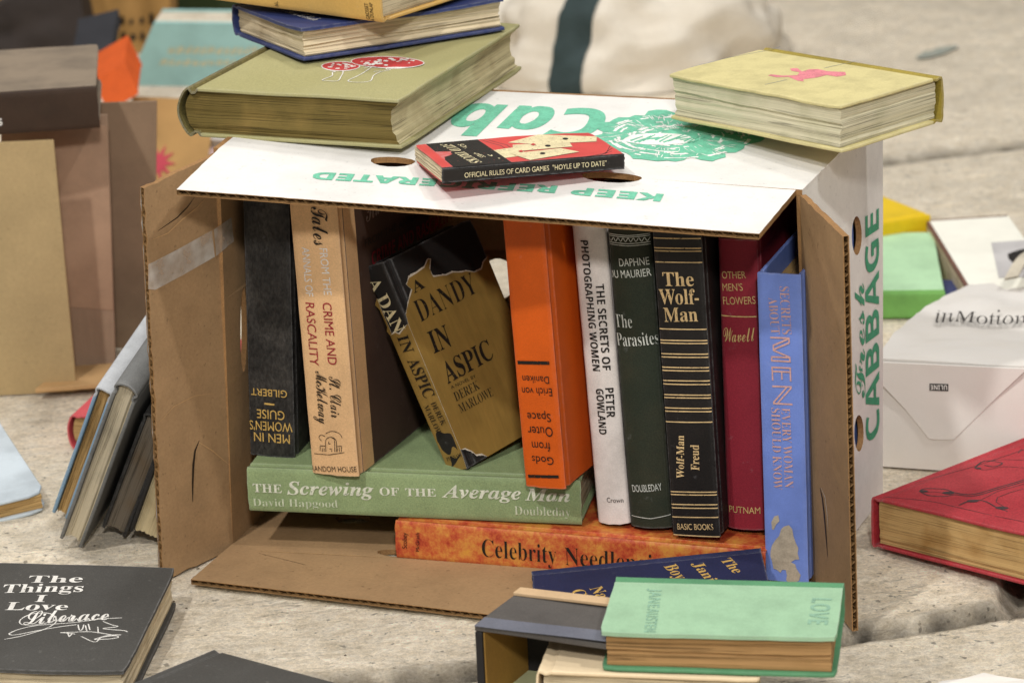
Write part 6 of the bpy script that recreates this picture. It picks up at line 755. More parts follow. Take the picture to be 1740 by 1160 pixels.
 ('w',2,(.1455,1.8914,.2853,.1491,1.8874,.2849,.1519,1.8828,.2845,.1483,1.8868,.2849)),
 ('w',2,(.1634,1.927,.2868,.1663,1.9294,.2869,.1692,1.9312,.2869,.1664,1.9285,.2868)),
 ('w',2,(.1141,1.9485,.29,.1124,1.954,.2904,.1112,1.9596,.2908,.113,1.9542,.2904)),
 ('w',2,(.0973,1.955,.291,.0952,1.9588,.2913,.0941,1.9634,.2916,.096,1.9594,.2913)),
 ('w',2,(.0981,1.8969,.2874,.0937,1.8933,.2873,.0883,1.8905,.2873,.093,1.8937,.2873)),
 ('w',2,(.1342,1.943,.2889,.1365,1.9479,.2891,.1389,1.9526,.2893,.1369,1.9476,.2891)),
 ('w',2,(.0754,1.9242,.2899,.0693,1.9222,.29,.0632,1.9207,.2901,.0693,1.9232,.29)),
 ('w',2,(.1355,1.9289,.288,.1405,1.9314,.2879,.1455,1.9338,.2879,.1406,1.931,.2879)),
 ('w',2,(.1012,1.9328,.2895,.0966,1.9356,.2898,.0924,1.9393,.2902,.0968,1.9361,.2898)),
 ('w',2,(.0925,1.9266,.2894,.0887,1.9278,.2896,.0852,1.93,.2899,.0888,1.9284,.2897)),
 ('w',2,(.0987,1.9486,.2905,.094,1.9514,.2909,.0896,1.9544,.2912,.0946,1.9519,.2909)),
 ('w',2,(.1108,1.8985,.287,.1106,1.895,.2868,.1101,1.8916,.2866,.11,1.8951,.2868)),
 ('w',2,(.1176,1.9413,.2894,.1169,1.9463,.2897,.1167,1.9514,.2901,.1173,1.9464,.2897)),
 ('w',2,(.124,1.9473,.2895,.1233,1.9522,.2899,.1227,1.9571,.2902,.1239,1.9522,.2898)),
 ('w',2,(.1595,1.9104,.2859,.1657,1.9112,.2858,.1716,1.9118,.2856,.1653,1.9104,.2857)),
 ('w',2,(.0916,1.9208,.2891,.0887,1.9197,.2891,.0859,1.9192,.2892,.0887,1.9203,.2892)),
 ('w',2,(.0992,1.9452,.2903,.0959,1.9483,.2906,.0933,1.9518,.2909,.0965,1.9487,.2906)),
 ('w',2,(.138,1.9457,.2889,.1405,1.9474,.2889,.1437,1.9486,.2889,.141,1.947,.2889)),
 ('w',2,(.0968,1.9016,.2877,.095,1.897,.2875,.0932,1.8926,.2873,.0945,1.8975,.2875)),
 ('w',2,(.1444,1.8897,.2852,.1462,1.8855,.2849,.1469,1.8807,.2846,.1454,1.885,.2849)),
 ('w',2,(.1068,1.9609,.291,.105,1.9667,.2914,.1042,1.9729,.2919,.1059,1.967,.2914)),
 ('w',2,(.1504,1.913,.2864,.1549,1.9135,.2863,.1592,1.9136,.2862,.1546,1.9128,.2863)),
 ('w',2,(.0954,1.9482,.2906,.0903,1.9501,.2909,.0856,1.9522,.2912,.0909,1.9507,.291)),
 ('w',2,(.1095,1.9355,.2893,.1059,1.9381,.2896,.1023,1.9407,.2899,.1062,1.9384,.2896)),
 ('w',2,(.1343,1.9464,.2891,.1364,1.9489,.2892,.139,1.951,.2892,.1369,1.9486,.2891)),
 ('w',2,(.1452,1.9511,.289,.1462,1.9545,.2892,.1477,1.9575,.2893,.1468,1.954,.2891)),
 ('w',2,(.0906,1.9508,.291,.0884,1.9526,.2912,.0868,1.955,.2914,.089,1.9532,.2912)),
 ('w',2,(.1117,1.8968,.2868,.1128,1.8937,.2866,.1135,1.8908,.2864,.1121,1.8938,.2866)),
 ('w',2,(.1019,1.9156,.2884,.0979,1.9143,.2884,.0937,1.9136,.2886,.0977,1.9147,.2885)),
 ('w',2,(.1385,1.9448,.2889,.1414,1.9494,.289,.1447,1.9536,.2892,.1419,1.949,.289)),
 ('w',2,(.0971,1.944,.2903,.0936,1.945,.2905,.0905,1.9464,.2907,.0941,1.9456,.2905)),
 ('w',2,(.1457,1.9355,.288,.1493,1.936,.2879,.1532,1.9356,.2877,.1495,1.9354,.2879)),
 ('w',2,(.0979,1.9521,.2908,.0964,1.9554,.2911,.0958,1.9593,.2913,.0971,1.9559,.2911)),
 ('w',2,(.1204,1.9418,.2893,.1213,1.945,.2895,.1229,1.9482,.2896,.1217,1.945,.2895)),
 ('w',2,(.077,1.9323,.2903,.0721,1.9322,.2905,.0674,1.9329,.2907,.0723,1.9331,.2906)),
 ('w',2,(.0852,1.9271,.2897,.0813,1.9277,.2899,.0776,1.9291,.2901,.0814,1.9284,.2899)),
 ('w',2,(.1525,1.9188,.2867,.1573,1.9169,.2864,.1617,1.914,.2861,.1571,1.9162,.2864)),
 ('w',2,(.1395,1.9271,.2877,.1451,1.9289,.2876,.1508,1.9305,.2875,.1452,1.9284,.2876)),
 ('w',2,(.1441,1.9226,.2873,.1478,1.924,.2872,.1515,1.9251,.2872,.1478,1.9234,.2872)),
 ('w',2,(.1263,1.9466,.2894,.126,1.9507,.2897,.126,1.9547,.2899,.1266,1.9506,.2896)),
 ('w',2,(.1147,1.9584,.2906,.114,1.9643,.291,.1144,1.9704,.2913,.1149,1.9645,.2909)),
 ('w',2,(.0898,1.9127,.2886,.0867,1.9121,.2887,.0835,1.9123,.2888,.0865,1.9127,.2888)),
 ('w',2,(.0894,1.9518,.2911,.0849,1.9551,.2915,.0809,1.9591,.2918,.0855,1.9558,.2915)),
 ('w',2,(.1515,1.9527,.2889,.1536,1.9552,.2889,.1563,1.957,.289,.1542,1.9545,.2889)),
 ('w',2,(.1161,1.9401,.2894,.115,1.9447,.2897,.1144,1.9494,.29,.1154,1.9448,.2897)),
 ('w',2,(.1558,1.9258,.287,.1588,1.9274,.287,.1618,1.9284,.287,.1588,1.9267,.287)),
 ('w',2,(.1392,1.9464,.2889,.144,1.9501,.289,.1496,1.9529,.2889,.1445,1.9496,.2889)),
 ('w',2,(.078,1.9159,.2893,.073,1.9129,.2893,.0679,1.9105,.2893,.0728,1.9138,.2893)),
 ('w',2,(.1359,1.9272,.2879,.1415,1.9286,.2877,.1472,1.9295,.2876,.1416,1.9282,.2877)),
 ('w',2,(.0868,1.9451,.2908,.082,1.9467,.291,.0775,1.9488,.2913,.0825,1.9474,.2911)),
 ('w',2,(.142,1.8893,.2853,.1439,1.8856,.285,.1448,1.8813,.2847,.1431,1.8851,.285)),
 ('w',2,(.1168,1.9668,.291,.1143,1.9706,.2913,.1125,1.9745,.2917,.1153,1.9708,.2913)),
 ('w',2,(.1015,1.9453,.2902,.0975,1.9492,.2906,.0942,1.9536,.291,.0981,1.9497,.2906)),
 ('w',2,(.1389,1.9128,.2868,.1424,1.9122,.2867,.1458,1.9114,.2865,.1422,1.9118,.2867)),
 ('w',2,(.083,1.9264,.2897,.0786,1.9255,.2898,.0743,1.9252,.29,.0787,1.9263,.2899)),
 ('w',2,(.0846,1.9118,.2888,.0808,1.9079,.2887,.077,1.9044,.2886,.0805,1.9087,.2887)),
 ('w',2,(.1546,1.9362,.2877,.1594,1.9373,.2876,.1645,1.9375,.2874,.1596,1.9366,.2876)),
 ('w',2,(.1335,1.8866,.2854,.1374,1.8826,.285,.1407,1.8786,.2847,.1365,1.8823,.285)),
 ('w',2,(.1046,1.8901,.2867,.1039,1.8843,.2864,.1028,1.8788,.2861,.1031,1.8846,.2864)),
 ('w',2,(.1197,1.9411,.2893,.1188,1.9445,.2896,.1182,1.9479,.2898,.1192,1.9446,.2895)),
 ('w',2,(.1391,1.9063,.2864,.1442,1.9037,.2861,.1491,1.9008,.2857,.1437,1.9032,.2861)),
 ('w',2,(.1271,1.8949,.2862,.1295,1.8909,.2858,.1315,1.8868,.2855,.1288,1.8907,.2858)),
 ('w',2,(.108,1.9345,.2893,.1026,1.9375,.2897,.0972,1.9405,.2901,.1029,1.9379,.2897)),
 ('w',2,(.1194,1.9664,.2909,.1195,1.972,.2912,.1206,1.9776,.2915,.1205,1.972,.2912)),
 ('w',2,(.1435,1.9146,.2868,.1478,1.913,.2865,.1518,1.9108,.2862,.1475,1.9124,.2865)),
 ('w',2,(.1086,1.9115,.2879,.1047,1.907,.2877,.1006,1.9027,.2876,.1044,1.9073,.2878)),
 ('w',2,(.1103,1.9609,.2909,.1105,1.9672,.2913,.1123,1.9739,.2916,.1114,1.9674,.2913)),
 ('w',2,(.1372,1.9635,.2901,.138,1.9697,.2904,.1394,1.9757,.2907,.1389,1.9694,.2904)),
 ('w',2,(.102,1.9207,.2887,.0965,1.9188,.2888,.091,1.9171,.2889,.0964,1.9193,.2888)),
 ('w',2,(.155,1.9477,.2884,.161,1.9502,.2884,.1676,1.9515,.2882,.1615,1.9494,.2883)),
 ('w',2,(.1037,1.9196,.2886,.099,1.9171,.2886,.0943,1.9146,.2886,.0988,1.9175,.2886)),
 ('w',2,(.1007,1.9146,.2884,.0979,1.9122,.2883,.0949,1.91,.2883,.0976,1.9126,.2883)),
 ('w',2,(.0838,1.899,.288,.0807,1.8975,.288,.077,1.8969,.2881,.0802,1.8983,.2881)),
 ('w',2,(.0941,1.9003,.2877,.0908,1.8984,.2877,.087,1.8973,.2878,.0903,1.899,.2878)),
 ('w',2,(.1177,1.9551,.2903,.1188,1.9585,.2904,.1209,1.9619,.2906,.1195,1.9586,.2904)),
 ('w',2,(.09,1.9384,.2902,.0858,1.9416,.2906,.0822,1.9456,.291,.0862,1.9422,.2906)),
 ('w',2,(.1525,1.9363,.2878,.1569,1.9393,.2878,.1615,1.9419,.2878,.1571,1.9386,.2878)),
 ('w',2,(.1043,1.8836,.2863,.1047,1.88,.2861,.1044,1.8766,.2859,.1038,1.8802,.2861)),
 ('w',2,(.0969,1.9315,.2895,.0931,1.9318,.2897,.0895,1.9325,.2899,.0933,1.9323,.2897)),
 ('w',2,(.1518,1.903,.2858,.1563,1.9003,.2854,.1602,1.8968,.2851,.1557,1.8996,.2854)),
 ('w',2,(.1129,1.9636,.291,.1093,1.9688,.2914,.1061,1.9741,.2919,.1102,1.9691,.2914)),
 ('w',2,(.121,1.8977,.2866,.1205,1.8927,.2863,.1191,1.8877,.286,.1199,1.8927,.2863)),
 ('w',2,(.1077,1.9616,.291,.1062,1.9676,.2915,.1058,1.9739,.2919,.1071,1.9679,.2914)),
 ('w',2,(.1539,1.9489,.2885,.1597,1.9513,.2885,.1662,1.9526,.2883,.1602,1.9506,.2884)),
 ('w',2,(.1537,1.9458,.2884,.1567,1.9476,.2884,.1602,1.9486,.2883,.1571,1.9469,.2883)),
 ('w',2,(.1247,1.9474,.2895,.1254,1.951,.2897,.1266,1.9545,.2899,.1259,1.9509,.2897)),
 ('w',2,(.1083,1.9009,.2872,.1057,1.8962,.287,.1023,1.8919,.2869,.1051,1.8965,.2871)),
 ('w',2,(.1035,1.9296,.2892,.0994,1.9313,.2894,.0955,1.9336,.2897,.0995,1.9317,.2895)),
 ('w',2,(.1133,1.9447,.2898,.1122,1.948,.29,.1117,1.9516,.2903,.1127,1.9482,.29)),
 ('w',2,(.1021,1.9287,.2892,.098,1.9293,.2894,.094,1.9302,.2896,.0981,1.9297,.2894)),
 ('w',2,(.1323,1.9418,.2889,.1355,1.9467,.2891,.1392,1.9513,.2892,.1359,1.9464,.289)),
 ('w',2,(.1129,1.8992,.287,.111,1.8967,.2869,.1084,1.8946,.2868,.1105,1.8969,.2869)),
 ('w',2,(.1061,1.8945,.2869,.1059,1.8892,.2866,.1054,1.8841,.2863,.1052,1.8895,.2866)),
 ('w',2,(.1329,1.8866,.2854,.1323,1.8832,.2853,.1305,1.8796,.2851,.1314,1.883,.2853)),
 ('w',2,(.1533,1.9151,.2865,.1572,1.9163,.2864,.1609,1.917,.2863,.1569,1.9155,.2864)),
 ('w',2,(.1401,1.9157,.287,.1444,1.9132,.2867,.1482,1.9101,.2863,.1441,1.9128,.2867)),
 ('w',2,(.1387,1.916,.2871,.1429,1.9135,.2867,.1467,1.9104,.2864,.1426,1.9131,.2867)),
 ('w',2,(.0869,1.9404,.2905,.0845,1.9423,.2907,.0827,1.9451,.2909,.0849,1.943,.2907)),
 ('w',2,(.1024,1.9138,.2882,.0977,1.9117,.2883,.0926,1.9105,.2884,.0975,1.9122,.2883)),
 ('w',2,(.0886,1.9482,.2909,.0856,1.9511,.2912,.0832,1.9548,.2915,.0861,1.9518,.2912)),
 ('w',2,(.1471,1.9107,.2864,.1491,1.9087,.2862,.1507,1.9059,.286,.1488,1.9081,.2862)),
 ('w',2,(.15,1.9335,.2877,.1545,1.9355,.2877,.1593,1.937,.2876,.1547,1.9349,.2876)),
 ('w',2,(.1605,1.9252,.2868,.1659,1.9239,.2866,.1711,1.9213,.2862,.1658,1.9231,.2865)),
 ('w',2,(.1635,1.9168,.2862,.167,1.9158,.286,.1702,1.9138,.2858,.1668,1.9149,.286)),
 ('w',2,(.1464,1.904,.286,.1512,1.9017,.2857,.1557,1.8989,.2854,.1507,1.901,.2857)),
 ('w',2,(.1507,1.9405,.2881,.1539,1.9408,.288,.1574,1.9402,.2879,.1542,1.9402,.288)),
 ('w',2,(.0978,1.9203,.2888,.092,1.918,.2889,.0861,1.916,.289,.0919,1.9186,.2889)),
 ('w',2,(.1475,1.9077,.2862,.1506,1.9047,.2859,.1531,1.901,.2856,.1502,1.9041,.2859)),
 ('w',2,(.1212,1.8869,.2859,.1211,1.8825,.2856,.12,1.878,.2854,.1203,1.8824,.2856)),
 ('w',2,(.1087,1.8844,.2862,.108,1.8802,.2859,.1064,1.8761,.2858,.1071,1.8804,.286)),
 ('w',2,(.1487,1.9343,.2878,.154,1.9373,.2878,.1594,1.9399,.2878,.1542,1.9366,.2878)),
 ('w',2,(.0841,1.9423,.2907,.0792,1.9445,.291,.0747,1.9476,.2914,.0796,1.9453,.291)),
 ('w',2,(.1072,1.942,.2898,.104,1.944,.2901,.101,1.9461,.2903,.1044,1.9443,.2901)),
 ('w',2,(.1009,1.9428,.2901,.0975,1.9463,.2904,.0946,1.9503,.2908,.0979,1.9467,.2905)),
 ('w',2,(.1493,1.9266,.2873,.1531,1.9268,.2872,.1568,1.9263,.287,.1531,1.9262,.2872)),
 ('w',2,(.1106,1.9387,.2895,.108,1.9417,.2898,.1056,1.9449,.2901,.1084,1.942,.2898)),
 ('w',2,(.1324,1.9343,.2884,.1348,1.9373,.2885,.1373,1.9402,.2886,.1351,1.937,.2885)),
 ('w',2,(.1395,1.9096,.2866,.1425,1.9067,.2863,.1449,1.9033,.286,.1421,1.9063,.2863)),
 ('w',2,(.1368,1.9421,.2887,.1391,1.9471,.289,.1414,1.952,.2892,.1395,1.9467,.2889)),
 ('w',2,(.1467,1.8989,.2857,.1496,1.8967,.2855,.1519,1.8939,.2852,.149,1.8961,.2854)),
 ('w',2,(.094,1.9465,.2906,.0915,1.9501,.2909,.0898,1.9546,.2912,.092,1.9507,.2909)),
 ('w',2,(.095,1.93,.2895,.0888,1.9302,.2898,.0826,1.9306,.29,.0889,1.9308,.2898)),
 ('w',2,(.1086,1.8998,.2871,.1085,1.8961,.2869,.1081,1.8926,.2867,.108,1.8963,.287)),
 ('w',2,(.0934,1.8933,.2873,.0889,1.8899,.2873,.0835,1.8873,.2873,.0882,1.8904,.2873)),
 ('w',2,(.0804,1.9323,.2902,.0752,1.9308,.2903,.0703,1.9297,.2904,.0754,1.9317,.2903)),
 ('w',2,(.0965,1.9107,.2883,.092,1.9062,.2882,.0876,1.9019,.288,.0917,1.9067,.2882)),
 ('w',3,(.1325,1.917,.2873,.1325,1.9134,.2871,.1289,1.9102,.2871,.1234,1.9075,.2871,.1181,1.9056,.2872,.1123,1.9045,.2873,.1055,1.9044,.2876,.0992,1.9053,.2878,.094,1.9071,.2881,.0889,1.9097,.2885,.0843,1.9128,.2888,.0829,1.9164,.2891,.0846,1.9199,.2893,.0868,1.9234,.2894,.0892,1.9265,.2895,.0938,1.9288,.2895,.1005,1.9304,.2893,.1072,1.931,.2891,.1137,1.9306,.2889,.1205,1.9292,.2885,.1261,1.927,.2882,.129,1.9241,.2879,.1307,1.9207,.2876)),
 ('g',4,(.0875,1.9154,.2889,.097,1.9245,.2891,.0973,1.9232,.289,.0882,1.9127,.2887)),
 ('g',4,(.0902,1.912,.2886,.0996,1.9205,.2888,.1,1.9191,.2887,.0908,1.9093,.2884)),
 ('g',4,(.093,1.9117,.2885,.1028,1.9254,.289,.1031,1.9241,.2889,.0937,1.909,.2883)),
 ('g',4,(.096,1.9147,.2885,.1058,1.9281,.289,.1062,1.9267,.2889,.0967,1.912,.2883)),
 ('g',4,(.0991,1.9182,.2886,.1083,1.9223,.2886,.1087,1.9209,.2885,.0997,1.9155,.2884)),
 ('g',4,(.102,1.9189,.2886,.1111,1.921,.2884,.1114,1.9197,.2883,.1026,1.9162,.2884)),
 ('g',4,(.1047,1.9161,.2883,.1144,1.9269,.2886,.1147,1.9256,.2885,.1053,1.9135,.2881)),
 ('g',4,(.1073,1.9123,.288,.1172,1.9265,.2885,.1175,1.9252,.2884,.1079,1.9097,.2878)),
 ('g',4,(.1101,1.911,.2878,.1197,1.9205,.288,.12,1.9192,.2879,.1107,1.9083,.2876)),
 ('g',4,(.1131,1.9132,.2878,.1227,1.9223,.288,.123,1.921,.2879,.1137,1.9105,.2876)),
 ('g',4,(.1162,1.9169,.2879,.1259,1.9277,.2883,.1262,1.9264,.2882,.1168,1.9142,.2877)),
 ('g',4,(.1191,1.9187,.2879,.1286,1.9244,.2879,.1289,1.923,.2879,.1198,1.916,.2877)),
 ('g',4,(.1219,1.9167,.2877,.1311,1.9197,.2876,.1314,1.9184,.2875,.1225,1.9141,.2875)),
 ('g',4,(.1245,1.9129,.2874,.1343,1.9241,.2877,.1346,1.9227,.2876,.1251,1.9102,.2872)),
 ('g',4,(.1271,1.9105,.2871,.1374,1.9275,.2878,.1377,1.9261,.2877,.1278,1.9079,.287)),
 ('g',4,(.1301,1.9118,.2871,.1399,1.9221,.2874,.1402,1.9207,.2873,.1307,1.9092,.2869)),
]
# ------------------------------------------------------------------ books
def case_book(key, label, cover, pagem, group=None, name='book', spine=None, bulge=.0015, bt=.0026, sq=.003, warp=.0006, seed=0, groove=.0012, hollow=.0, cat='book',
              front=None, front_strip=None, text_off=.0001, paper=False, pose=None, wave=.0005, worn=.0012, recess=0, fore=None):
    p, R, (Wd, Ln, T) = pose or POSE[key]
    root = thing(name, p, label, cat, group, Matrix(R))
    spine = spine or cover; front = front or cover
    if paper: sq = .0002; bt = .0004; groove = 0
    hx = .0085 if not paper else .002
    sd = seed*3.7
    def wz(x, y): return warp*max(0, (x-hx)/Wd)*(1.2*nz(x*16+sd, y*16, 1.5)+.5*nz(x*60, y*60+sd, 4)) if warp else 0
    def wb(x, y): return warp*.5*max(0, (x-hx)/Wd)*nz(x*16+sd, y*16, 8.5) if warp else 0
    def edge(x, y, u, v):
        if u > .999 and (v < .001 or v > .999): x -= worn; y += worn if v < .5 else -worn
        j = .0003*nz(x*90+sd, y*90, 2.2)
        if u > .999: x += j
        if v > .999 or v < .001: y += j
        return x, y
    def board(nm, z0, z1, w, m):
        mb = MB()
        def P(u, v, t):
            x, y = hx+(Wd-hx)*u, Ln*v; x, y = edge(x, y, u, v); return (x, y, (z1 if t else z0)+w(x, y))
        mb.box(P, 10, 14, 1, m); return mb
    fb = board('front_cover', T-bt, T, wz, front); bb = board('back_cover', 0, bt, wb, cover)
    if front_strip:   # cloth joint strip on the front board
        sm, x1 = front_strip
        fb.grid(lambda u, v: (hx+(x1-hx)*u+(.0006*nz(v*40, 1, 1) if u > .9 else 0), Ln*v, T+.00008+wz(hx+(x1-hx)*u, Ln*v)), 3, 30, sm)
    # spine: one curved cloth strip with hinge grooves
    def spx(z):
        t = 2*z/T-1; x = -bulge*(1-t*t); r = .0022
        e = min(z, T-z)
        if e < r: x += r*(1-math.sqrt(max(0, 1-(1-e/r)**2)))*.55
        return x
    prof = [(hx+.0004, T-.0002), (hx*.78, T-groove), (hx*.6, T-groove*1.1), (hx*.4, T-groove*.4), (hx*.25, T-.0001)]
    for i in range(17):
        z = T*(1-i/16); z = T-.0001 if i == 0 else (.0001 if i == 16 else z); prof.append((spx(z), z))
    prof += [(hx*.25, .0001), (hx*.4, groove*.4), (hx*.6, groove*1.1), (hx*.78, groove), (hx+.0004, .0002)]
    pr = np.array(prof); tg = np.gradient(pr, axis=0); tg /= np.linalg.norm(tg, axis=1)[:, None]+1e-9
    inn = pr+np.stack([-tg[:, 1], tg[:, 0]], 1)*-.0013*(1 if True else 1)
    cen = np.array([hx, T/2]); flip = np.where((((inn-pr)*(cen-pr)).sum(1) < 0)[:, None], -1, 1); inn = pr+(inn-pr)*flip
    sp = MB(); n = len(pr); ny = 26
    def SP(arr, i, v):
        x, z = arr[i]; y = Ln*v; k = .0004*nz(v*9+sd, z*80, 6)
        if v < .001 or v > .999: y += .0005*nz(i*.35+sd, v, 3)-(.0006*math.sin(math.pi*i/(n-1)) if v < .5 else -.0006*math.sin(math.pi*i/(n-1)))
        return (x+k*(1 if x < .002 else 0), y, z)
    vs = [SP(pr, i, j/ny) for j in range(ny+1) for i in range(n)]+[SP(inn, i, j/ny) for j in range(ny+1) for i in range(n)]
    fs = []; o = n*(ny+1)
    for j in range(ny):
        for i in range(n-1):
            a = j*n+i; fs.append([a, a+1, a+n+1, a+n]); fs.append([o+a+n, o+a+n+1, o+a+1, o+a])
    for i in range(n-1): fs.append([i, o+i, o+i+1, i+1]); fs.append([ny*n+i, ny*n+i+1, o+ny*n+i+1, o+ny*n+i])
    for j in range(ny): fs.append([j*n, j*n+n, o+j*n+n, o+j*n]); fs.append([j*n+n-1, o+j*n+n-1, o+j*n+2*n-1, j*n+2*n-1])
    sp.add(vs, fs, spine)
    # page block
    pb = MB(); zb, zt = bt+.0002, T-bt-.0002; cv = .55*bulge if not paper else 0
    x0, x1 = (.003+.3*max(0, .004-bulge) if not paper else .001), Wd-sq
    rg = random.Random(seed+11); nzr = 14; rowx = [rg.gauss(0, wave) for _ in range(nzr+1)]; rowy = [rg.gauss(0, wave) for _ in range(nzr+1)]
    def PB(u, v, w):
        z = zb+(zt-zb)*w; t = 2*w-1; i = min(nzr, int(round(w*nzr)))
        xa = x0-.8*bulge*(1-t*t); xb = x1-cv*1.6*(1-t*t)+(rowx[i]+.0003*nz(v*14, w*9, sd) if u > .999 else 0)
        y0, y1 = sq+recess*.3, Ln-sq-recess
        y = y0+(y1-y0)*v
        if v < .001: y += abs(rowy[i])+.0004*nz(u*12, w*8, sd)
        if v > .999: y -= abs(rowy[i])+.0004*nz(u*12, w*8, sd+4)
        wv = wz(xa+(xb-xa)*u, y)*w if warp else 0
        return (xa+(xb-xa)*u, y, z+wv+(.0011*wave/.0005*nz(u*5+sd, v*5, w*4)*math.sin(math.pi*w)))
    pb.box(PB, 12, 12, nzr, pagem)
    if fore: pb.m[-12*nzr:] = [pb.mi(fore)]*(12*nzr)
    # lettering and ornament
    lay = [0]
    def put(face, P2, f, m, layer):
        lay[0] += 1; off = text_off+.00008*layer+lay[0]*1.5e-6; V = []
        for i, (a, b) in enumerate(P2):
            e = off+i*2e-7
            if face == 's': z = min(max(a, .0005), T-.0005); V.append((spx(z)-e-.0003, b, z))
            elif face == 'f': V.append((a, b, T+wz(a, b)+e))
            else: V.append((a, b, -e))
        (sp if face == 's' else fb if face == 'f' else bb).add(V, f, m)
    for face, s, st, (ax, ay, bx, by), h, m in WORDS.get(key, ()):
        P2, f = words2d(s, st, ax, ay, bx, by, h); put(face, P2, f, INKS[m], 2)
    jk = MB()
    for face, kind, m, w, layer, pts in DECO.get(key, ()):
        if m == 'jacket': continue
        P2, f = ribbon2d(pts, w/1000) if kind == 'line' else poly2d(pts); put(face, P2, f, INKS[m], layer)
    o1 = fb.build('front_cover', root, bevel=.0008 if not paper else 0); bb.build('back_cover', root, bevel=.0008 if not paper else 0)
    sp.build('spine', root, smooth=1.0); pb.build('page_block', root, smooth=.6)
    root['dims'] = (Wd, Ln, T)
    return root, spx, T, Wd, Ln
M = mat
# ------------------------------------------------------------------ pixel rays of the fixed camera, used to read real positions on known planes
FPX = 1740*100/36
def ray(px, py): return (FW*FPX+CR*(px-870)+CU*(580-py)).normalized()
EYE = Vector((0, 0, HCAM))
def at(px, py, z=0.0):
    d = ray(px, py); return EYE+d*((z-HCAM)/d.z)
def aty(px, py, y):
    d = ray(px, py); return EYE+d*(y/d.y)
def onp(px, py, P, Q, S):
    n = (Q-P).cross(S-P); d = ray(px, py); return EYE+d*((P-EYE).dot(n)/d.dot(n))
# ------------------------------------------------------------------ floor: worn stone slabs
def seam1(x): return 1.694+.10*x+.19*max(0, x-.12)**1.3+.0016*nz(x*55, 1, 1)+.003*nz(x*14, 5, 1)
def build_floor():
    xs = np.unique(np.concatenate([np.linspace(-7, -.5, 30), np.arange(-.5, .62, .004), np.linspace(.62, 7, 30)]))
    ys = np.unique(np.concatenate([np.linspace(.9, 1.5, 8), np.arange(1.5, 1.64, .006), np.arange(1.64, 1.8, .0018), np.arange(1.8, 1.86, .004), np.arange(1.86, 3.1, .016), np.linspace(3.1, 16, 40)]))
    nx, ny = len(xs), len(ys); V = []; G = []
    for y in ys:
        for x in xs:
            t = y-seam1(x) if -.6 < x < .8 else y-(1.694+.10*x); z = 0.0; g = 0.0
            if t < -.001: z = -.009
            elif t < .0022: z = -.0165; g = .95
            elif t < .018: q = min(1, (t-.0022)/.0078); z = -.0165+.0165*math.sqrt(1-(1-q)**2)**.8; g = .95*(1-(t-.0022)/.0158)**1.1
            if -.006 < t <= -.001: g = .5*(t+.006)/.005
            if t > 0:
                a, b = .332+.03*nz(y*3, 2, 2)+.25*(y-1.74), 1.74   # joint running back from the seam
                dx = abs(x-a)
                if y > b-.01 and dx < .014 and y < 2.6: z -= .02*(1-dx/.014)**.5; g = max(g, .9*(1-dx/.014)**.6)
                s2 = 2.925+.3*(x-.4)+.01*nz(x*6, 3, 3); dy = abs(y-s2)
                if dy < .03: z -= .008*(1-dy/.03); g = max(g, .9*(1-dy/.03))
            z += .0011*nz(x*12, y*30, 2)+.0007*nz(x*40, y*90, 5)-.0015
            V.append((x, y, z)); G.append(g*(.75+.5*nz(x*60, y*60, 1)))
    me = bpy.data.meshes.new('floor')
    F = [[j*nx+i, j*nx+i+1, (j+1)*nx+i+1, (j+1)*nx+i] for j in range(ny-1) for i in range(nx-1)]
    me.from_pydata(V, [], F); me.polygons.foreach_set('use_smooth', [True]*len(F))
    a = me.attributes.new('grime', 'FLOAT', 'POINT'); a.data.foreach_set('value', np.clip(G, 0, 1).astype(np.float32))
    me.materials.append(floor_mat()); me.update()
    o = bpy.data.objects.new('floor', me); COL.objects.link(o); o['kind'] = 'structure'
    return o
FLOOR = build_floor()
# a faint teal paint mark soaked into the slab behind, and grit swept about
mb = MB(); c = at(1592, 90); tm_ = M('teal_paint_mark', (140, 150, 142), fine=.2, stain=.7, stain_rgb=(190, 180, 160), sscale=60)
P2, f = poly2d([v for i in range(18) for v in (.03*math.cos(i*.349)*(1+.35*nz(i*.6, 1, 1)), .016*math.sin(i*.349)*(1+.35*nz(i*.6, 2, 1))+.9*.03*math.cos(i*.349))])
mb.add([(c.x+a, c.y+b, .0012) for a, b in P2], f, tm_); o = mb.build('paint_mark', None, smooth=0); o['kind'] = 'stuff'; tag(o, 'small teal paint mark on the pale stone floor', 'paint mark')
gm = M('dark_grit', (84, 66, 46)); rg = random.Random(8); mb = MB()
for i in range(260):
    x, y = rg.uniform(-.42, .42), rg.uniform(1.6, 2.3)
    if -.22 < x < .27 and 1.72 < y < 2.1: continue
    s_ = rg.uniform(.0004, .0012)*(1.6 if rg.random() < .08 else 1); a = rg.uniform(0, 6.3); z0 = -.0115 if y < seam1(x) else -.0012
    mb.add([(x+s_*math.cos(a+t)*(1.8 if t in (0, 3.14) else 1), y+s_*math.sin(a+t), z0+.0003) for t in (0, 1.57, 3.14, 4.71)]+[(x, y, z0+s_*.9)], [(0, 1, 4), (1, 2, 4), (2, 3, 4), (3, 0, 4)], gm)
o = mb.build('grit', None, smooth=0, weld=False); o['kind'] = 'stuff'; tag(o, 'loose dark grit scattered over the stone floor', 'grit')
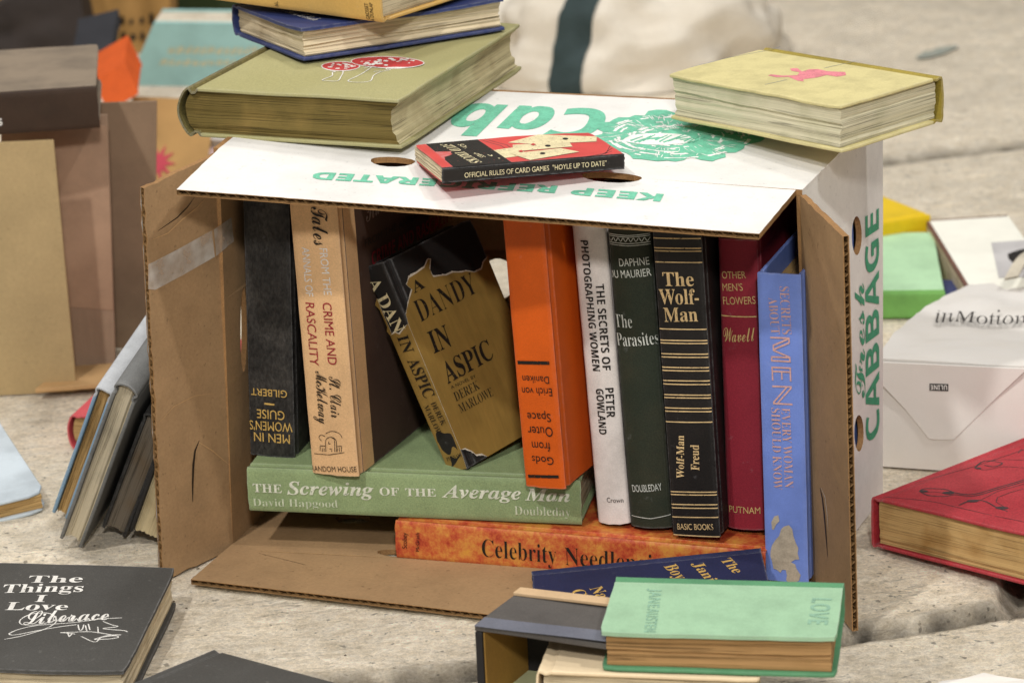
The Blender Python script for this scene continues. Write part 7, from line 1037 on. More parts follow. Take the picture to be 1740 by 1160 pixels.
# ------------------------------------------------------------------ the carton
BASE = Vector((0, 1.9, 0)); BV = {k: Vector(v)-BASE for k, v in BOXV.items()}
carton = thing('cardboard_box', BASE, 'white produce carton lying on its side with green cabbage printing and open flaps', 'box')
kraft = M('kraft_board', (165, 133, 96), fine=.09, fscale=420, stain=.16, sscale=11, bump=.15, speck=.3, dent=.4, dscale=12)
kedge = M('kraft_cut_edge', (150, 112, 70), fine=.25, bump=.4); kflute = M('kraft_flute', (150, 116, 74), fine=.1)
bwhite = M('white_board_liner', (223, 220, 214), fine=.025, fscale=600, stain=.1, sscale=14, bump=.12, speck=.16, rough=.7, dent=.2, dscale=11)
BT = .0042
kcrease = M('kraft_crease', (190, 152, 106), fine=.1)
def plane_poly(name, loops, off, m0, m1, flute_edge=None, jit=.0004, words=(), edge_m=None):
    """corrugated board: two liners joined at the cut edges; loops[0] outline, others holes; flute_edge = (i0,i1) outline corners left open with flutes showing"""
    off = Vector(off); mb = MB(); res = []; openseg = []; segc = []; nn_ = off.normalized()
    for li, lp in enumerate(loops):
        pts = []; seg = []
        k = len(lp)
        for i in range(k):
            a, b = Vector(lp[i]), Vector(lp[(i+1) % k]); n = max(1, int((b-a).length/.006)) if li == 0 else 1
            for j in range(n):
                p = a.lerp(b, j/n)
                if j and li == 0: p = p+Vector((nz(p.x*260, p.y*260, p.z*260), nz(p.x*260, p.z*260, 5), nz(p.y*260, p.z*260, 9)))*jit*1.2; p = p-nn_*((p-a).dot(nn_)-(b-a).dot(nn_)*j/n)
                pts.append(p); seg.append(flute_edge is not None and li == 0 and i == flute_edge); segc.append(li == 0 and i >= k-3)
        res.append(pts); openseg += seg
    flat = [p for l in res for p in l]
    tris = tessellate_polygon(res)
    mb.add(flat, tris, m0)
    inner = [p+off for p in flat]; mb.add(inner, [t[::-1] for t in tris], m1)
    # liner thickness lips and edge walls
    b0 = 0
    for l in res:
        n = len(l)
        for i in range(n):
            j = (i+1) % n; A, B, C, D = flat[b0+i], flat[b0+j], inner[b0+j], inner[b0+i]
            if openseg[b0+i]:
                o1 = off*.14
                mb.add([A, B, B+o1, A+o1], [(0, 1, 2, 3)], kedge); mb.add([D-o1, C-o1, C, D], [(0, 1, 2, 3)], kedge)
            else: mb.add([A, B, C, D], [(0, 1, 2, 3)], edge_m if edge_m and segc[b0+i] else kedge)
        b0 += n
    if flute_edge is not None:
        lp = [Vector(p) for p in loops[0]]; A, B = lp[flute_edge], lp[(flute_edge+1) % len(lp)]
        cen = sum(lp, Vector())/len(lp); inw = (cen-(A+B)/2); e = (B-A).normalized(); inw = (inw-e*inw.dot(e)).normalized()
        Ln_ = (B-A).length; per = .0068; ns = int(Ln_/per*10); vs = []; fs = []
        for i in range(ns+1):
            s_ = i/ns; h = .5+.36*math.sin(s_*Ln_/per*2*math.pi+1.2*nz(s_*30, 1, 1)); p = A.lerp(B, s_)
            q = p+off*h-inw*(-.0003); vs += [q, q+inw*.022]
        for i in range(ns): fs.append((2*i, 2*i+2, 2*i+3, 2*i+1))
        mb.add(vs, fs, kflute)
        for h in (.15, .85):
            mb.add([A+off*h+inw*.0002, B+off*h+inw*.0002, B+off*h+inw*.03, A+off*h+inw*.03], [(0, 1, 2, 3)], kflute)
    n = off.normalized()
    for kind, P3, f, m, lay in words: mb.add([p-n*(.00025+.00012*lay+i*1e-7) for i, p in enumerate(P3)], f, m)
    return mb.build(name, carton, smooth=0, weld=False)
def word3(part):
    out = []
    for pt, s, st, p0, p1, pc in BOXWORDS:
        if pt != part: continue
        a, b, c = (Vector(q)-BASE for q in (p0, p1, pc)); e = (b-a); u = c-a; u = u-e*(u.dot(e)/e.dot(e)); v, f = glyphs(s, st)
        P3 = []
        for x, y in v:
            w_ = .012; P3.append(a+e*(x+w_*.3*nz(x*30, y*4, 1))+u*(y+w_*nz(x*30, y*4, 3)))
        out.append(('w', P3, f, INKS['dgreen' if part == 'right_wall' else 'green'], 1))
    return out
def holes(part, inset=None): return [[Vector(h[i:i+3])-BASE for i in range(0, len(h), 3)] for p, h in HOLES if p == part]
b = BV; up_ = Vector((0, 0, 1))
def nrm(a, bb, c, toward):
    n = (bb-a).cross(c-a).normalized(); return n if n.dot(toward) > 0 else -n
cen = sum((b[k] for k in ('Lf', 'Rf', 'BR', 'BL', 'TL', 'TR', 'TBR', 'TBL')), Vector())/8
def inwards(*k): a, bb, c = (b[x] for x in k); return nrm(a, bb, c, cen-a)*BT
# creased hand slots shared by the top panel and its flap, and by the bottom and its flap
def slot(A, B, t, half, depth, side, n=9):
    e = (B-A).normalized(); c = A.lerp(B, t)
    return [c+e*half*math.cos(math.pi*(1-i/(n-1)))+side*depth*math.sin(math.pi*i/(n-1))*(1+.08*nz(i, t*9, 2)) for i in range(n)]
def along(px, py, A, B):
    P = onp(px, py, A+BASE, B+BASE, A+BASE+(up_ if abs((B-A).z) < 2 else up_))-BASE; d = B-A; return (P-A).dot(d)/d.dot(d)
sT = [(along(668, 272, b['TL'], b['TR']), .0155), (along(1040, 297, b['TL'], b['TR']), .0205)]
sB = [(along(690, 947, b['Lf'], b['Rf']), .021)]
tb = (b['TBL']-b['TL']).normalized(); tf = (b['FTL']-b['TL']).normalized()
ow = -inwards('Rf', 'BR', 'TR'); td = inwards('TL', 'TR', 'TBR')*.6
top_out = [b['TL']]+[p for t, hw in sT for p in slot(b['TL'], b['TR'], t, hw, .008, tb)]+[b['TR']+ow, b['TBR']+ow, b['TBL']]
art = [('a', [Vector(p[i:i+3])-BASE for i in range(0, len(p), 3)], None, INKS['green' if m == 'g' else 'boxwhite'], l+1) for m, l, p in ART]
art = [(k, P, tessellate_polygon([P]), m, l) for k, P, f, m, l in art]
# knock out the notch in the far edge where liner is torn
plane_poly('top_panel', [top_out], inwards('TL', 'TR', 'TBR'), bwhite, kraft, words=word3('top_panel')+art, edge_m=bwhite)
fl_out = [b['TL']]+[p for t, hw in sT for p in slot(b['TL'], b['TR'], t, hw, .011, tf)]+[b['TR'], b['FTR'], b['FTL']]
fn = nrm(b['TL'], b['TR'], b['FTL'], -up_)*BT
plane_poly('top_flap', [fl_out], fn, bwhite, kraft, flute_edge=len(fl_out)-2, words=word3('top_flap'))
plane_poly('right_wall', [[p+ow for p in l] for l in [[b['Rf'], b['BR'], b['TBR']+td, b['TR']+td]]+holes('right_wall')], -ow, bwhite, kraft, words=[(k, [p+ow for p in P3], f, m, l) for k, P3, f, m, l in word3('right_wall')])
plane_poly('left_wall', [[b['Lf'], b['BL'], b['TBL'], b['TL']]]+holes('left_wall'), -inwards('Lf', 'BL', 'TL'), kraft, bwhite)
plane_poly('back_wall', [[b['BL'], b['BR'], b['TBR'], b['TBL']]]+holes('back_wall'), -inwards('BL', 'BR', 'TBL'), kraft, bwhite)
def slit(P, Q, S, pts, w, m):
    V = [onp(x, y, P+BASE, Q+BASE, S+BASE)-BASE for x, y in pts]; e = []
    n = (Q-P).cross(S-P).normalized(); n = n if n.dot(Vector((0, -1, .2))) > 0 else -n
    for i, v in enumerate(V):
        d = (V[min(i+1, len(V)-1)]-V[max(i-1, 0)]).normalized(); s_ = n.cross(d); ww = w*(math.sin(math.pi*(i+.35)/(len(V)-.3)))
        e += [v+s_*ww/2, v-s_*ww/2]
    return ('s', e, [(2*i, 2*i+1, 2*i+3, 2*i+2) for i in range(len(V)-1)], m, 1)
zf = Vector((0, 0, .0042)); bf = (b['FBL']-b['Lf']).normalized(); bk = (b['BL']-b['Lf']).normalized()
bo = [b['Lf']+zf]+[p+zf for t, hw in sB for p in slot(b['Lf'], b['Rf'], t, hw, .006, bk)]+[b['Rf']+zf, b['BR']+zf, b['BL']+zf]
plane_poly('bottom_panel', [bo]+[[p+zf for p in h] for h in holes('bottom_panel')], -zf*.9, kraft, bwhite)
FBLu, FBRu = b['FBL']+zf*.9, b['FBR']+zf*.9
bfo = [b['Lf']+zf]+[p+zf for t, hw in sB for p in slot(b['Lf'], b['Rf'], t, hw, .009, bf)]+[b['Rf']+zf, FBRu, FBLu]
zq = Vector((0, 0, .0046))
w = [slit(b['Lf']+zf, b['Rf']+zf, FBRu, q_, wd_, m_) for q_, wd_, m_ in (([(400, 962), (450, 975), (520, 985), (560, 990)], .0008, kcrease), ([(440, 940), (520, 960), (585, 977), (620, 973)], .0007, INKS['slit']), ([(715, 990), (745, 998), (775, 1003)], .0009, INKS['slit']), ([(436, 936), (500, 939), (580, 943), (650, 947)], .0010, kcrease))]
plane_poly('bottom_flap', [bfo], -zf*.9, kraft, bwhite, flute_edge=len(bfo)-2, words=w)
lf_pts = [b['Lf'], b['LB'], b['LT'], b['Lf']+(b['LT']-b['LB'])*1.03]
ln_ = nrm(b['Lf'], b['LB'], b['LT'], Vector((-1, .6, 0)))*BT
w = [slit(b['Lf'], b['LB'], b['LT'], [(338, 748), (331, 765), (328, 790), (327, 820), (327, 852)], .0022, INKS['slit']),
     slit(b['Lf'], b['LB'], b['LT'], [(336, 750), (360, 765), (390, 790)], .0008, kcrease),
     slit(b['Lf'], b['LB'], b['LT'], [(256, 408), (285, 396), (310, 372), (335, 352), (352, 334)], .0011, kcrease),
     slit(b['Lf'], b['LB'], b['LT'], [(268, 392), (300, 370), (318, 352), (330, 335)], .0009, INKS['slit']),
     slit(b['Lf'], b['LB'], b['LT'], [(268, 720), (295, 690), (330, 672), (362, 668)], .0007, kcrease)]
plane_poly('left_flap', [lf_pts], ln_, kraft, bwhite, flute_edge=1, words=w, jit=.0014)
rf_pts = [b['Rf'], b['RB'], b['RT'], b['Rf']+(b['RT']-b['RB'])*1.015]
rn = nrm(b['Rf'], b['RB'], b['RT'], Vector((1, .4, 0)))*BT
w = [slit(b['Rf'], b['RB'], b['RT'], [(1394, 828), (1398, 845), (1401, 870), (1404, 905), (1407, 945)], .003, INKS['slit']),
     slit(b['Rf'], b['RB'], b['RT'], [(1396, 828), (1403, 845), (1406, 870), (1408, 900)], .0012, INKS['torn'])]
plane_poly('right_flap', [rf_pts], rn, kraft, bwhite, flute_edge=1, words=w, jit=.0007)
# strip of packing tape across the left flap and on to the wall
tm = tape_mat(); mb = MB()
def tape(P, Q, S, pts, m):
    V = [onp(x, y, P+BASE, Q+BASE, S+BASE)-BASE for x, y in pts]; n = (Q-P).cross(S-P).normalized(); n = n if n.dot(Vector((.4, -1, .2))) > 0 else -n
    m.add([v+n*.0006 for v in V], [tuple(range(len(V)))], tm)
tape(b['Lf'], b['LB'], b['LT'], [(251, 449), (300, 424), (359, 391), (364, 436), (310, 467), (263, 492), (251, 491)], mb)
tape(b['Lf'], b['BL'], b['TL'], [(362, 390), (392, 369), (396, 410), (366, 435)], mb)
mb.build('packing_tape', carton, smooth=0, weld=False)

M = mat
PG = pages
cream_pg = PG('cream_page_edges', (210, 194, 162), dark=.36); tan_pg = PG('tan_page_edges', (186, 152, 100), dark=.42, stain=.3)
white_pg = PG('pale_page_edges', (206, 196, 176), dark=.32); grey_pg = PG('grey_page_edges', (128, 118, 104), dark=.4); olive_pg = PG('stained_top_edges', (112, 96, 52), dark=.45, stain_rgb=(150, 124, 70), stain=.5)
foxed_pg = PG('foxed_page_edges', (190, 156, 104), dark=.35, stain_rgb=(140, 96, 40), stain=.6); green_pg = PG('greenish_page_edges', (206, 198, 168), dark=.38, stain_rgb=(150, 150, 110), stain=.4)
# --- books standing in the carton
GS = 'books standing in the carton'
black_leather = M('worn_black_leatherette', (40, 38, 36), wear=0.5, rough=.5, fine=.55, fscale=300, stain=.45, stain_rgb=(78, 74, 69), sscale=42, bump=1.0, spec=.22, stretch=(1, .7, 1.4))
case_book('guise', 'thick book with a rubbed black crackled spine and upside down yellow lettering', black_leather, tan_pg, GS, seed=1, bulge=.0006)
plum = M('dark_plum_boards', (76, 56, 46), wear=0.5, fine=.1, bump=.15); peach = M('peach_linen', (220, 178, 130), wear=0.5, fine=.12, stain=.1, bump=.35)
case_book('tales', 'tan linen book with white and red spine lettering and dark brown boards', plum, tan_pg, GS, seed=2, spine=peach, front_strip=(peach, .026), bulge=.0008)
blackc = M('black_cloth', (34, 31, 29), wear=0.6, fine=.2, bump=.25)
r, spx, T, Wd, Ln = case_book('dandy', 'tilted black book in a torn gold paper jacket', blackc, tan_pg, GS, seed=3, warp=0, bulge=.00002, text_off=.00055)
jm = MB(); tm = []
for face, kind, m, w, layer, pts in DECO['dandy']:
    if m != 'jacket': continue
    P2, f = poly2d(pts); Q = P2.copy(); rg = random.Random(4)
    for i, (a, b) in enumerate(P2):
        inner = (.003 < a < (Wd-.001 if face == 'f' else T-.0005)) and b > .0006
        if inner:
            k = (1 if b > Ln*.4 else -1)
            s_ = (.0012+rg.random()*.0016) if face == 'f' else (.0012+rg.random()*.004)
            Q[i] = (a+rg.uniform(-.0006, .0003)-(.0008 if face == 'f' and k > 0 else 0), b+k*s_)
    pos = (lambda a, b, e: (spx(min(max(a, .0002), T-.0002))-e-.0003, b, a)) if face == 's' else (lambda a, b, e: (a, b, T+e))
    jm.add([pos(a, b, .0004) for a, b in P2], f, INKS['jacket'])
    jm.add([pos(a, b, .00015) for a, b in P2], f, INKS['torn'])
    for i in range(len(P2)-1):   # torn paper lip, curling away from the board
        if tuple(P2[i]) != tuple(Q[i]) or tuple(P2[i+1]) != tuple(Q[i+1]):
            n_ = 5
            for k in range(n_):
                A_, B_ = (P2[i]+(P2[i+1]-P2[i])*t for t in (k/n_, (k+1)/n_)); C_, D_ = (Q[i]+(Q[i+1]-Q[i])*t for t in ((k+1)/n_, k/n_))
                q = lambda t: .0004+.0012*abs(nz((i+t)*1.7, 3, 3)); w_ = lambda t: .45+.55*abs(nz((i+t)*2.9, 1, 8))
                C_ = B_+(C_-B_)*w_((k+1)/n_); D_ = A_+(D_-A_)*w_(k/n_)
                jm.add([pos(*A_, .00042), pos(*B_, .00042), pos(*C_, q((k+1)/n_)), pos(*D_, q(k/n_))], [(0, 1, 2, 3)], INKS['torn'])
jm.build('dust_jacket', r, smooth=0, weld=False)
screwg = M('sage_linen', (142, 160, 114), wear=0.6, fine=.22, fscale=1100, stain=.12, bump=.5)
case_book('screw', 'sage green linen book lying flat beneath three upright books, white title along its spine', screwg, cream_pg, 'books lying flat in the carton', seed=4, bulge=.0008, warp=.0003)
orange = M('orange_paper', (206, 88, 14), wear=0.45, rough=.6, fine=.08, stain=.08, bump=.15)
case_book('gods', 'bright orange book standing upside down with black lettering', orange, tan_pg, GS, seed=5, bulge=.0003, groove=.002)
whitec = M('white_soiled_cloth', (222, 213, 206), wear=0.3, fine=.08, stain=.35, stain_rgb=(150, 138, 128), sscale=30, bump=.2)
case_book('gowland', 'narrow white cloth book with black capitals running down its spine', whitec, cream_pg, GS, seed=6, bulge=.0035)
dgreenc = M('dark_green_cloth', (40, 46, 34), wear=0.6, fine=.25, stain=.3, stain_rgb=(70, 62, 44), bump=.35)
case_book('parasite', 'dark green cloth book with silver lettering and rubbed round spine', dgreenc, tan_pg, GS, seed=7, bulge=.0035, recess=.003)
case_book('wolf', 'black book with many pairs of thin gold lines across its spine', M('black_buckram', (30, 26, 24), wear=0.5, rough=.55, fine=.3, bump=.35), tan_pg, GS, seed=8, bulge=.0006)
case_book('flowers', 'crimson book with small gold lettering beside the blue book', M('crimson_cloth', (132, 32, 46), wear=0.5, fine=.12, stain=.25, stain_rgb=(110, 22, 34), sscale=40, bump=.25), grey_pg, GS, seed=9, bulge=.002, recess=.006)
case_book('secrets', 'periwinkle blue book with pinkish lettering and a peeled patch at its foot', M('periwinkle_paper', (114, 138, 210), wear=0.6, rough=.55, fine=.05, stain=.12, bump=.1), tan_pg, GS, seed=10, bulge=.0002, recess=.012)
case_book('needle', 'mottled orange and yellow book lying flat on the carton floor', mottled('mottled_orange_paper'), cream_pg, 'books lying flat in the carton', seed=11, bulge=.0004, warp=.0003)
case_book('janitor', 'navy blue book with gold lettering lying in front of the mottled orange book', M('navy_cloth', (38, 42, 76), wear=0.6, fine=.25, stain=.15, bump=.3), white_pg, 'books lying flat in the carton', seed=12, bulge=.001)
# --- on top of the carton
GT = 'books stacked on top of the carton'
olive = M('olive_linen', (158, 152, 104), wear=0.6, fine=.16, fscale=900, stain=.3, stain_rgb=(172, 166, 124), sscale=9, bump=.35)
case_book('mush', 'large olive book with red spotted mushrooms on its cover', olive, olive_pg, GT, fore=PG('pale_fore_edge', (196, 184, 144), dark=.4), seed=13, bulge=.0075, groove=.003, warp=.001, spine=M('olive_linen_spine', (110, 100, 56), wear=0.8, fine=.45, fscale=700, stain=.2, bump=.6))
navyb = M('royal_navy_cloth', (44, 56, 104), wear=0.6, rough=.6, fine=.14, stain=.14, bump=.2)
case_book('navy', 'navy blue book lying between the mushroom book and a yellow book', navyb, cream_pg, GT, seed=14, bulge=.003, warp=.0012)
ochre = M('ochre_cloth', (206, 166, 92), wear=0.5, fine=.08, stain=.2, stain_rgb=(176, 128, 60), sscale=16, bump=.2)
case_book('ochre', 'ochre yellow book topmost on the stack and cut off by the frame', ochre, cream_pg, GT, seed=15, bulge=.001)
redp = M('coral_red_paper', (204, 72, 66), wear=0.5, rough=.55, fine=.06, stain=.1, bump=.1)
_p, _R, _d = POSE['cards']; _r = (Vector(_p)-Vector((0, 0, HCAM))).normalized()*.014; POSE['cards'] = (tuple(Vector(_p)+_r), _R, _d)
case_book('cards', 'thin red and black paperback booklet showing playing cards', redp, cream_pg, None, name='booklet', cat='booklet', seed=16, bulge=0, paper=True, spine=INKS['blackpaper'], warp=.0008, text_off=.00008)
ylw = M('straw_yellow_cloth', (203, 191, 136), wear=0.5, fine=.06, fscale=600, stain=.12, sscale=50, bump=.15)
case_book('yellow', 'straw yellow book with a pink bird on its cover at the right carton end', ylw, green_pg, None, seed=17, bulge=.001, warp=.0016, wave=.0007, spine=M('mustard_cloth', (150, 132, 52), wear=0.5, fine=.25, bump=.4))
# --- in front and around
mintm = M('mint_cloth', (150, 184, 150), wear=0.4, fine=.06, stain=.1, sscale=40, bump=.12)
case_book('mint', 'mint green book in front of the carton with faint lettering', M('deep_mint_cloth', (84, 138, 98), fine=.1, wear=.3),  PG('brown_page_edges', (164, 128, 84), dark=.4, sc=700), None, seed=18, bulge=.001, front=mintm)
charc = M('charcoal_cloth', (66, 64, 60), wear=0.6, fine=.22, stain=.2, stain_rgb=(92, 90, 86), sscale=18, bump=.35, speck=-.5)
case_book('things', 'charcoal book with white curly lettering and a signature on its cover', charc, cream_pg, None, seed=19, bulge=.001, warp=.0012)
case_book('charcoal', 'charcoal book at the bottom edge with only one corner in view', charc, cream_pg, None, seed=20, bulge=.001)
redc = M('red_cloth', (156, 40, 48), wear=0.5, fine=.3, fscale=700, stain=.3, stain_rgb=(206, 84, 88), sscale=14, bump=.2)
case_book('redR', 'thick red book with dark curling ornament right of the carton', redc, foxed_pg, None, seed=21, bulge=.0004, warp=.0015, wave=.0007)
GL = 'books leaning on the left side of the carton'
greyc = M('grey_cloth', (112, 112, 110), wear=0.6, fine=.2, fscale=1000, stain=.18, bump=.4)
case_book('grey', 'grey cloth book with rounded spine and pale speckled page edges leaning by the carton', greyc, PG('speckled_page_edges', (196, 184, 158), dark=.3, stain_rgb=(70, 68, 62), stain=.25), GL, seed=22, bulge=.004, groove=.002)
case_book('bluegrey', 'light blue book with wavy tan page edges, outermost of the leaning books', M('light_blue_cloth', (126, 158, 184), wear=0.5, fine=.1, stain=.2, stain_rgb=(150, 170, 184), bump=.25), tan_pg, GL, seed=23, spine=M('sun_bleached_cloth', (190, 192, 194), fine=.1, stain=.2, bump=.25), bulge=.0015, wave=.0008)
def shorten(k, w, l=None):
    p, R, d = POSE[k]; x = Matrix(R).col[0]; q = Vector(p)+x*(d[0]-w); POSE[k] = (tuple(q), R, (w, l or d[1], d[2]))
shorten('darkgrey', .118, .17); shorten('cream', .075, .15); shorten('bluegrey', POSE['bluegrey'][2][0], .17)
case_book('darkgrey', 'dark grey book with grey page edges leaning between two pale ones', M('dark_grey_cloth', (50, 48, 46), wear=0.5, fine=.2, bump=.3), grey_pg, GL, seed=24, bulge=.002)
case_book('cream', 'black covered book with cream page edges, closest to the carton flap', M('black_paper', (44, 42, 40), fine=.1, bump=.2), PG('cream_leaf_edges', (202, 186, 148), dark=.18), GL, seed=25, bulge=.001)
case_book('redL', 'coral red book lying behind the leaning grey books', M('coral_cloth', (206, 84, 88), wear=0.4, fine=.1, stain=.1, bump=.2), tan_pg, None, seed=26, bulge=.004)
case_book('lightblue', 'pale blue white book at the left edge of the floor', M('pale_blue_paper', (196, 206, 212), wear=0.3, fine=.04, stain=.15, bump=.08, rough=.5), tan_pg, None, seed=27, bulge=.0005, worn=.004)
# ------------------------------------------------------------------ other things on the floor
def slab3(name, parent, P, Q, S, th, m, nu=6, nv=6, warp=0, bevel=.0006, m2=None):
    """board with corner P, edges P->Q and P->S, thickness vector th"""
    P, Q, S, th = (Vector(x) for x in (P, Q, S, th)); o = parent.matrix_world.translation if parent else Vector()
    n = th.normalized(); mb = MB()
    def F(u, v, w): p = P+(Q-P)*u+(S-P)*v+th*w-o; return p+n*warp*nz(p.x*11, p.y*11, p.z*11+2)
    mb.box(F, nu, nv, 1, m); return mb.build(name, parent, smooth=.6, bevel=bevel)
def flat_pose(px0, px1, z, Wd, Ln, T, tilt=0, roll=0):
    """a book lying on its back cover with its tail corner under pixel px0, spine direction towards px1"""
    a, c = at(*px0, z), at(*px1, z); d = (c-a); d.z = 0; y = d.normalized(); x = Vector((y.y, -y.x, 0)); zz = Vector((0, 0, 1))
    R = Matrix((x, y, zz)).transposed(); R = R @ Matrix.Rotation(tilt, 3, 'X') @ Matrix.Rotation(roll, 3, 'Y')
    return (a, tuple(tuple(r) for r in R), (Wd, Ln, T))
# right: paper bag on its side, its folded base towards us
bagm = M('white_paper', (222, 217, 210), rough=.6, fine=.02, stain=.16, stain_rgb=(206, 190, 166), sscale=9, bump=.1, k=1.0, dent=.6, dscale=10)
A = at(1484, 791); Bq = at(1790, 812); hgt = aty(1500, 607, A.y).z
bag = thing('paper_bag', (A+Bq)/2, 'white paper bag lying on its side behind the red book with black printing', 'paper bag')
o = bag.matrix_world.translation; ex = (Bq-A); dep = Vector((-ex.y, ex.x, 0)).normalized()
mb = MB()
def bagP(u, v, w):
    k = v; taper = 1-.30*k**4; x = .5+(u-.5)*taper
    h = hgt*(1-.66*k**1.1)*w
    p = A+ex*x+dep*(.38*k)+Vector((0, 0, h))-o
    cr = .0038*(1-abs(2*u-1)*.0)*(nz(u*4, v*6, w*2)+.5*abs(nz(u*9+3, v*11, w)))*min(1, .25+v*3)
    p += Vector((nz(u*3, v*4, 7)*.004*v, 0, cr*(1 if w > .5 else 0)))
    if v < .01: p -= dep*.0035*(math.sin(math.pi*u)*math.sin(math.pi*w))
    if 0 < w < 1: p.x += (u-.5)*.006*nz(v*7, w*3, 2)
    return p
mb.box(bagP, 28, 30, 8, bagm)
mb.build('bag_body', bag, smooth=.9)
def bag_face(px, py): return onp(px, py, A, Bq, A+Vector((0, 0, 1)))-o-dep*.0042
flp = MB(); pts = [bag_face(*p) for p in ((1490, 612), (1748, 624), (1742, 628), (1700, 667), (1622, 743), (1602, 744), (1580, 742), (1538, 690), (1490, 640))]
f = tessellate_polygon([pts]); flp.add(pts, f, bagm); k = [p+dep*.002 for p in pts]
for i in range(len(pts)): j = (i+1) % len(pts); flp.add([pts[i], pts[j], k[j], k[i]], [(0, 1, 2, 3)], bagm)
flp.build('base_fold', bag, smooth=0, weld=False)
lab = MB()
def bag_word(s, st, p0, p1, pc, m, e=.0006, fn=bag_face):
    a, c, h = fn(*p0), fn(*p1), fn(*pc); ee = c-a; u = h-a; u = u-ee*(u.dot(ee)/ee.dot(ee)); v, f = glyphs(s, st)
    return [a+ee*x+u*y-dep*e for x, y in v], f
q = [bag_face(*p)-dep*.0004 for p in ((1581, 648), (1613, 649), (1613, 661), (1581, 660))]
lab.add(q, [(0, 1, 2, 3)], INKS['ink'])
v, f = bag_word('ULINE', 'sansb', (1611, 650.5), (1583, 650), (1611, 658.5), None, .0008); lab.add(v, f, INKS['boxwhite'])
lab.build('maker_mark', bag, smooth=0, weld=False)
# printing on the upper side, following the paper
from mathutils.bvhtree import BVHTree
bd = [c for c in bag.children if c.name.startswith('bag_body')][0].data
bvh = BVHTree.FromPolygons([v.co for v in bd.vertices], [list(p.vertices) for p in bd.polygons])
def drape(px, py):
    h = bvh.ray_cast(EYE-o, ray(px, py))[0]; return h
pr = MB(); v, f = glyphs('inMotion', 'serifit'); a0 = drape(1590, 556); a1 = drape(1730, 558); a2 = drape(1588, 536); ee = (a1-a0); uu = a2-a0
V = []
for x, y in v:
    p = a0+ee*x*1.12+uu*y; hit_ = bvh.ray_cast(p+Vector((0, 0, .3)), Vector((0, 0, -1)))[0]; V.append((hit_ if hit_ else p)+Vector((0, 0, .004)))
pr.add(V, f, INKS['ink']); pr.build('printed_word', bag, smooth=0, weld=False)
# right background books
yb = M('bright_yellow_paper', (226, 190, 28), rough=.5, fine=.04, stain=.1, bump=.05)
case_book('yb', 'bright yellow book lying behind the carton beside a pale open book', yb, cream_pg, None, seed=31, bulge=.0004, pose=(lambda a: (a, tuple(zip(*[(-.43, .9, 0), (-.9, -.43, 0), (0, 0, 1)])), (.16, .2, .036)))(at(1580, 427, 0)))
gb = M('leaf_green_cloth', (178, 214, 172), fine=.05, stain=.1, bump=.08)
case_book('gb', 'light green book lying behind the paper bag', gb, gb, None, seed=32, bulge=.0006, pose=(lambda a: (a, tuple(zip(*[(.1, .995, 0), (-.995, .1, 0), (0, 0, 1)])), (.19, .15, .024)))(at(1605, 541, 0)), spine=M('grass_green_cloth', (112, 164, 84), fine=.08))
ob = at(1655, 480, .012); e1 = Vector((.97, .24, 0)); obk = thing('open_book', ob, 'brown bordered open book with a small black picture on its page', 'book')
brn = M('brown_cloth', (120, 84, 72)); pgm = M('cream_paper', (240, 236, 222), fine=.015, stain=.05, bump=.03)
P0, P1, P2_ = at(1650, 500, .03), at(1800, 490, .03), at(1573, 374, .03)
slab3('cover_board', obk, P0, P1, P2_, (0, 0, -.004), brn)
i_ = lambda u, v: P0+(P1-P0)*u+(P2_-P0)*v
slab3('endpaper', obk, i_(.03, .0)+Vector((0, 0, .0006)), i_(1.0, .0)+Vector((0, 0, .0006)), i_(.03, .965)+Vector((0, 0, .0006)), (0, 0, .0006), pgm)
slab3('text_block', obk, P0+Vector((0, 0, -.0042)), P1+Vector((0, 0, -.0042)), P2_+Vector((0, 0, -.0042)), (0, 0, -.026), cream_pg)
mb = MB(); oo = obk.matrix_world.translation
def opg(px, py): return at(px, py, .0316)-oo
fr = [(1684, 412), (1780, 405), (1800, 470), (1697, 472)]; gm1 = M('grey_print', (196, 192, 190), fine=.05)
mb.add([opg(*p) for p in fr], [(0, 1, 2, 3)], gm1)
blob = [(1712, 432), (1722, 428), (1735, 424), (1760, 420), (1790, 430), (1790, 450), (1740, 448), (1720, 446), (1714, 440)]
P3 = [opg(*p)+Vector((0, 0, .0003)) for p in blob]; mb.add(P3, tessellate_polygon([P3]), INKS['ink'])
mb.build('printed_picture', obk, smooth=0, weld=False)
nv = M('navy_paper', (62, 68, 108)); case_book('nv', 'navy book corner showing between the light green book and the paper bag', nv, white_pg, None, seed=33, pose=(at(1541, 528), tuple(zip(*[(.93, -.37, 0), (.37, .93, 0), (0, 0, 1)])), (.1, .055, .014)))
# a cloth strap end lying over the open page
mb = MB(); sm = M('cream_webbing', (206, 196, 176), fine=.15, bump=.3)
c0, c1 = at(1706, 474, .05), at(1746, 428, .04); c0 = c0+Vector((0, .0, 0))
mb.grid(lambda u, v: c0.lerp(c1, u)+Vector((.012*v, 0, .006*math.sin(3*u)+.002*v)), 10, 2, sm); mb.grid(lambda u, v: c0.lerp(c1, u)+Vector((.012*v, 0, .006*math.sin(3*u)+.002*v-.0015)), 10, 2, sm, True)
tag(mb.build('webbing_strap', None), 'cream webbing strap end lying over the open book page', 'strap')
